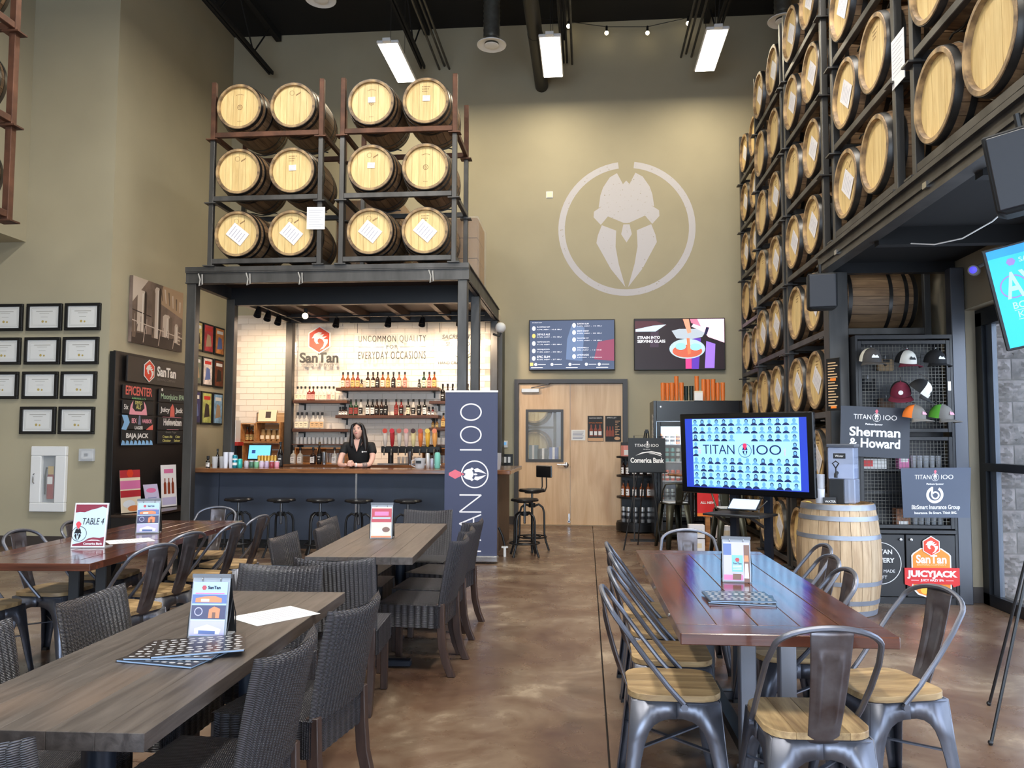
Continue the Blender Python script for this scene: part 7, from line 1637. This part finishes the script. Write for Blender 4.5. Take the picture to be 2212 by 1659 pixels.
# polo shirt: a slightly larger skin over torso and upper arms
S = [((0,.10,.93),(.165,.125)),((0,.08,1.10),(.155,.115)),((0,.03,1.25),(.18,.115)),((0,.003,1.365),(.165,.10)),((-.172,.0,1.362),(.074,.074)),((.172,0,1.362),(.074,.074)),((-.219,-.085,1.245),(.053,.053)),((.229,-.07,1.245),(.053,.053))]
skin_body('polo_shirt', S, [(0,1),(1,2),(2,3),(3,4),(3,5),(4,6),(5,7)], SHIRT, P)
part('neckline', MB().flat([(-.05,1.455),(.055,1.455),(.03,1.37),(.003,1.285),(-.028,1.37)], 0), SKIN, P, loc=(0,-.103,.0), rot=(R(0),0,0))
for sx in (-1,1): part('collar', MB().at(Matrix.Translation((0,-.105,0))).prism([(sx*.05,1.47),(sx*.085,1.45),(sx*.055,1.36),(.003+sx*.004,1.285),(sx*.03,1.37)], -.012, .0), SHIRT, P, bevel=.002)
lg = part('shirt_logo', MB().disc(.085,1.285,.012,-.112,8).rect(.10,.145,1.282,1.292,-.112), PWH, P)
tr = skin_body('trousers', [((0,.10,.95),(.16,.12)),((-.085,.1,.80),(.095,.095)),((.085,.1,.80),(.095,.095)),((-.09,.10,.45),(.07,.07)),((.09,.10,.45),(.07,.07)),((-.09,.12,.12),(.055,.055)),((.09,.12,.12),(.055,.055))], [(0,1),(0,2),(1,3),(2,4),(3,5),(4,6)], SHIRT, P)
for sx in (-1,1): part('shoe', MB().box(sx*.09-.05,sx*.09+.05,-.10,.17,0,.09), BLACK, P, bevel=.03, seg=2)
# clasped hands: palms together, fingers of each hand wrapped over the other
for sx in (-1,1):
    B = Vector((sx*.028,-.352,1.125)); HM = Matrix.Translation(B)
    FLESH.at(HM).ball((0,-.01,.0), .036, 12, (.62,1.0,.85))
    for i in range(4):
        z = .030-.017*i; ln = (.045,.050,.048,.040)[i]
        pts = [(0,-.03,z),(sx*-.008,-.05-.002*i,z+.002),(sx*-.03,-.056-.3*(ln-.045),z-.002),(sx*-.05,-.044,z-.006),(sx*-.056,-.03,z-.007)]
        FLESH.at(HM).tube([(x, y+(.004 if sx > 0 else -.004), zz+(.008 if sx > 0 else 0)) for x, y, zz in pts], [.0088,.0086,.008,.0072,.005], 8)
    FLESH.at(HM).tube([(0,.0,.028),(sx*-.008,-.022,.043),(sx*-.024,-.04,.046),(sx*-.034,-.05,.042)], [.0105,.0098,.009,.006], 8)
part('watch', MB().tube([(.052,-.330,1.1135),(.066,-.3205,1.112)], .0285, 16), PWH, P)
part('forearm_tattoo', MB().tube([(.125,-.276,1.107),(.15,-.252,1.109),(.175,-.228,1.111)], [.0312,.0326,.034], 16), mat('tattoo_skin', (150,132,128), .55, noise=(50,.5)), P)
# one continuous skin: grown body, head, ears and hands fused
bpy.context.view_layer.update()
ev = body.evaluated_get(bpy.context.evaluated_depsgraph_get()); em_ = bpy.data.meshes.new_from_object(ev)
bm = bmesh.new(); bm.from_mesh(em_)
fm = FLESH.mesh('flesh', SKIN, angle=180); bm.from_mesh(fm)
bmesh.ops.remove_doubles(bm, verts=bm.verts, dist=1e-5); bmesh.ops.holes_fill(bm, edges=[e for e in bm.edges if e.is_boundary]); bmesh.ops.recalc_face_normals(bm, faces=bm.faces)
nm = bpy.data.meshes.new('body'); bm.to_mesh(nm); bm.free(); nm.materials.clear(); nm.materials.append(SKIN)
body.modifiers.clear(); body.data = nm
rm_ = body.modifiers.new('fuse', 'REMESH'); rm_.mode = 'VOXEL'; rm_.voxel_size = .0042; rm_.use_smooth_shade = True
bpy.context.view_layer.update(); fm2 = bpy.data.meshes.new_from_object(body.evaluated_get(bpy.context.evaluated_depsgraph_get()))
body.modifiers.clear(); body.data = fm2; fm2.name = 'body'
fit_text()
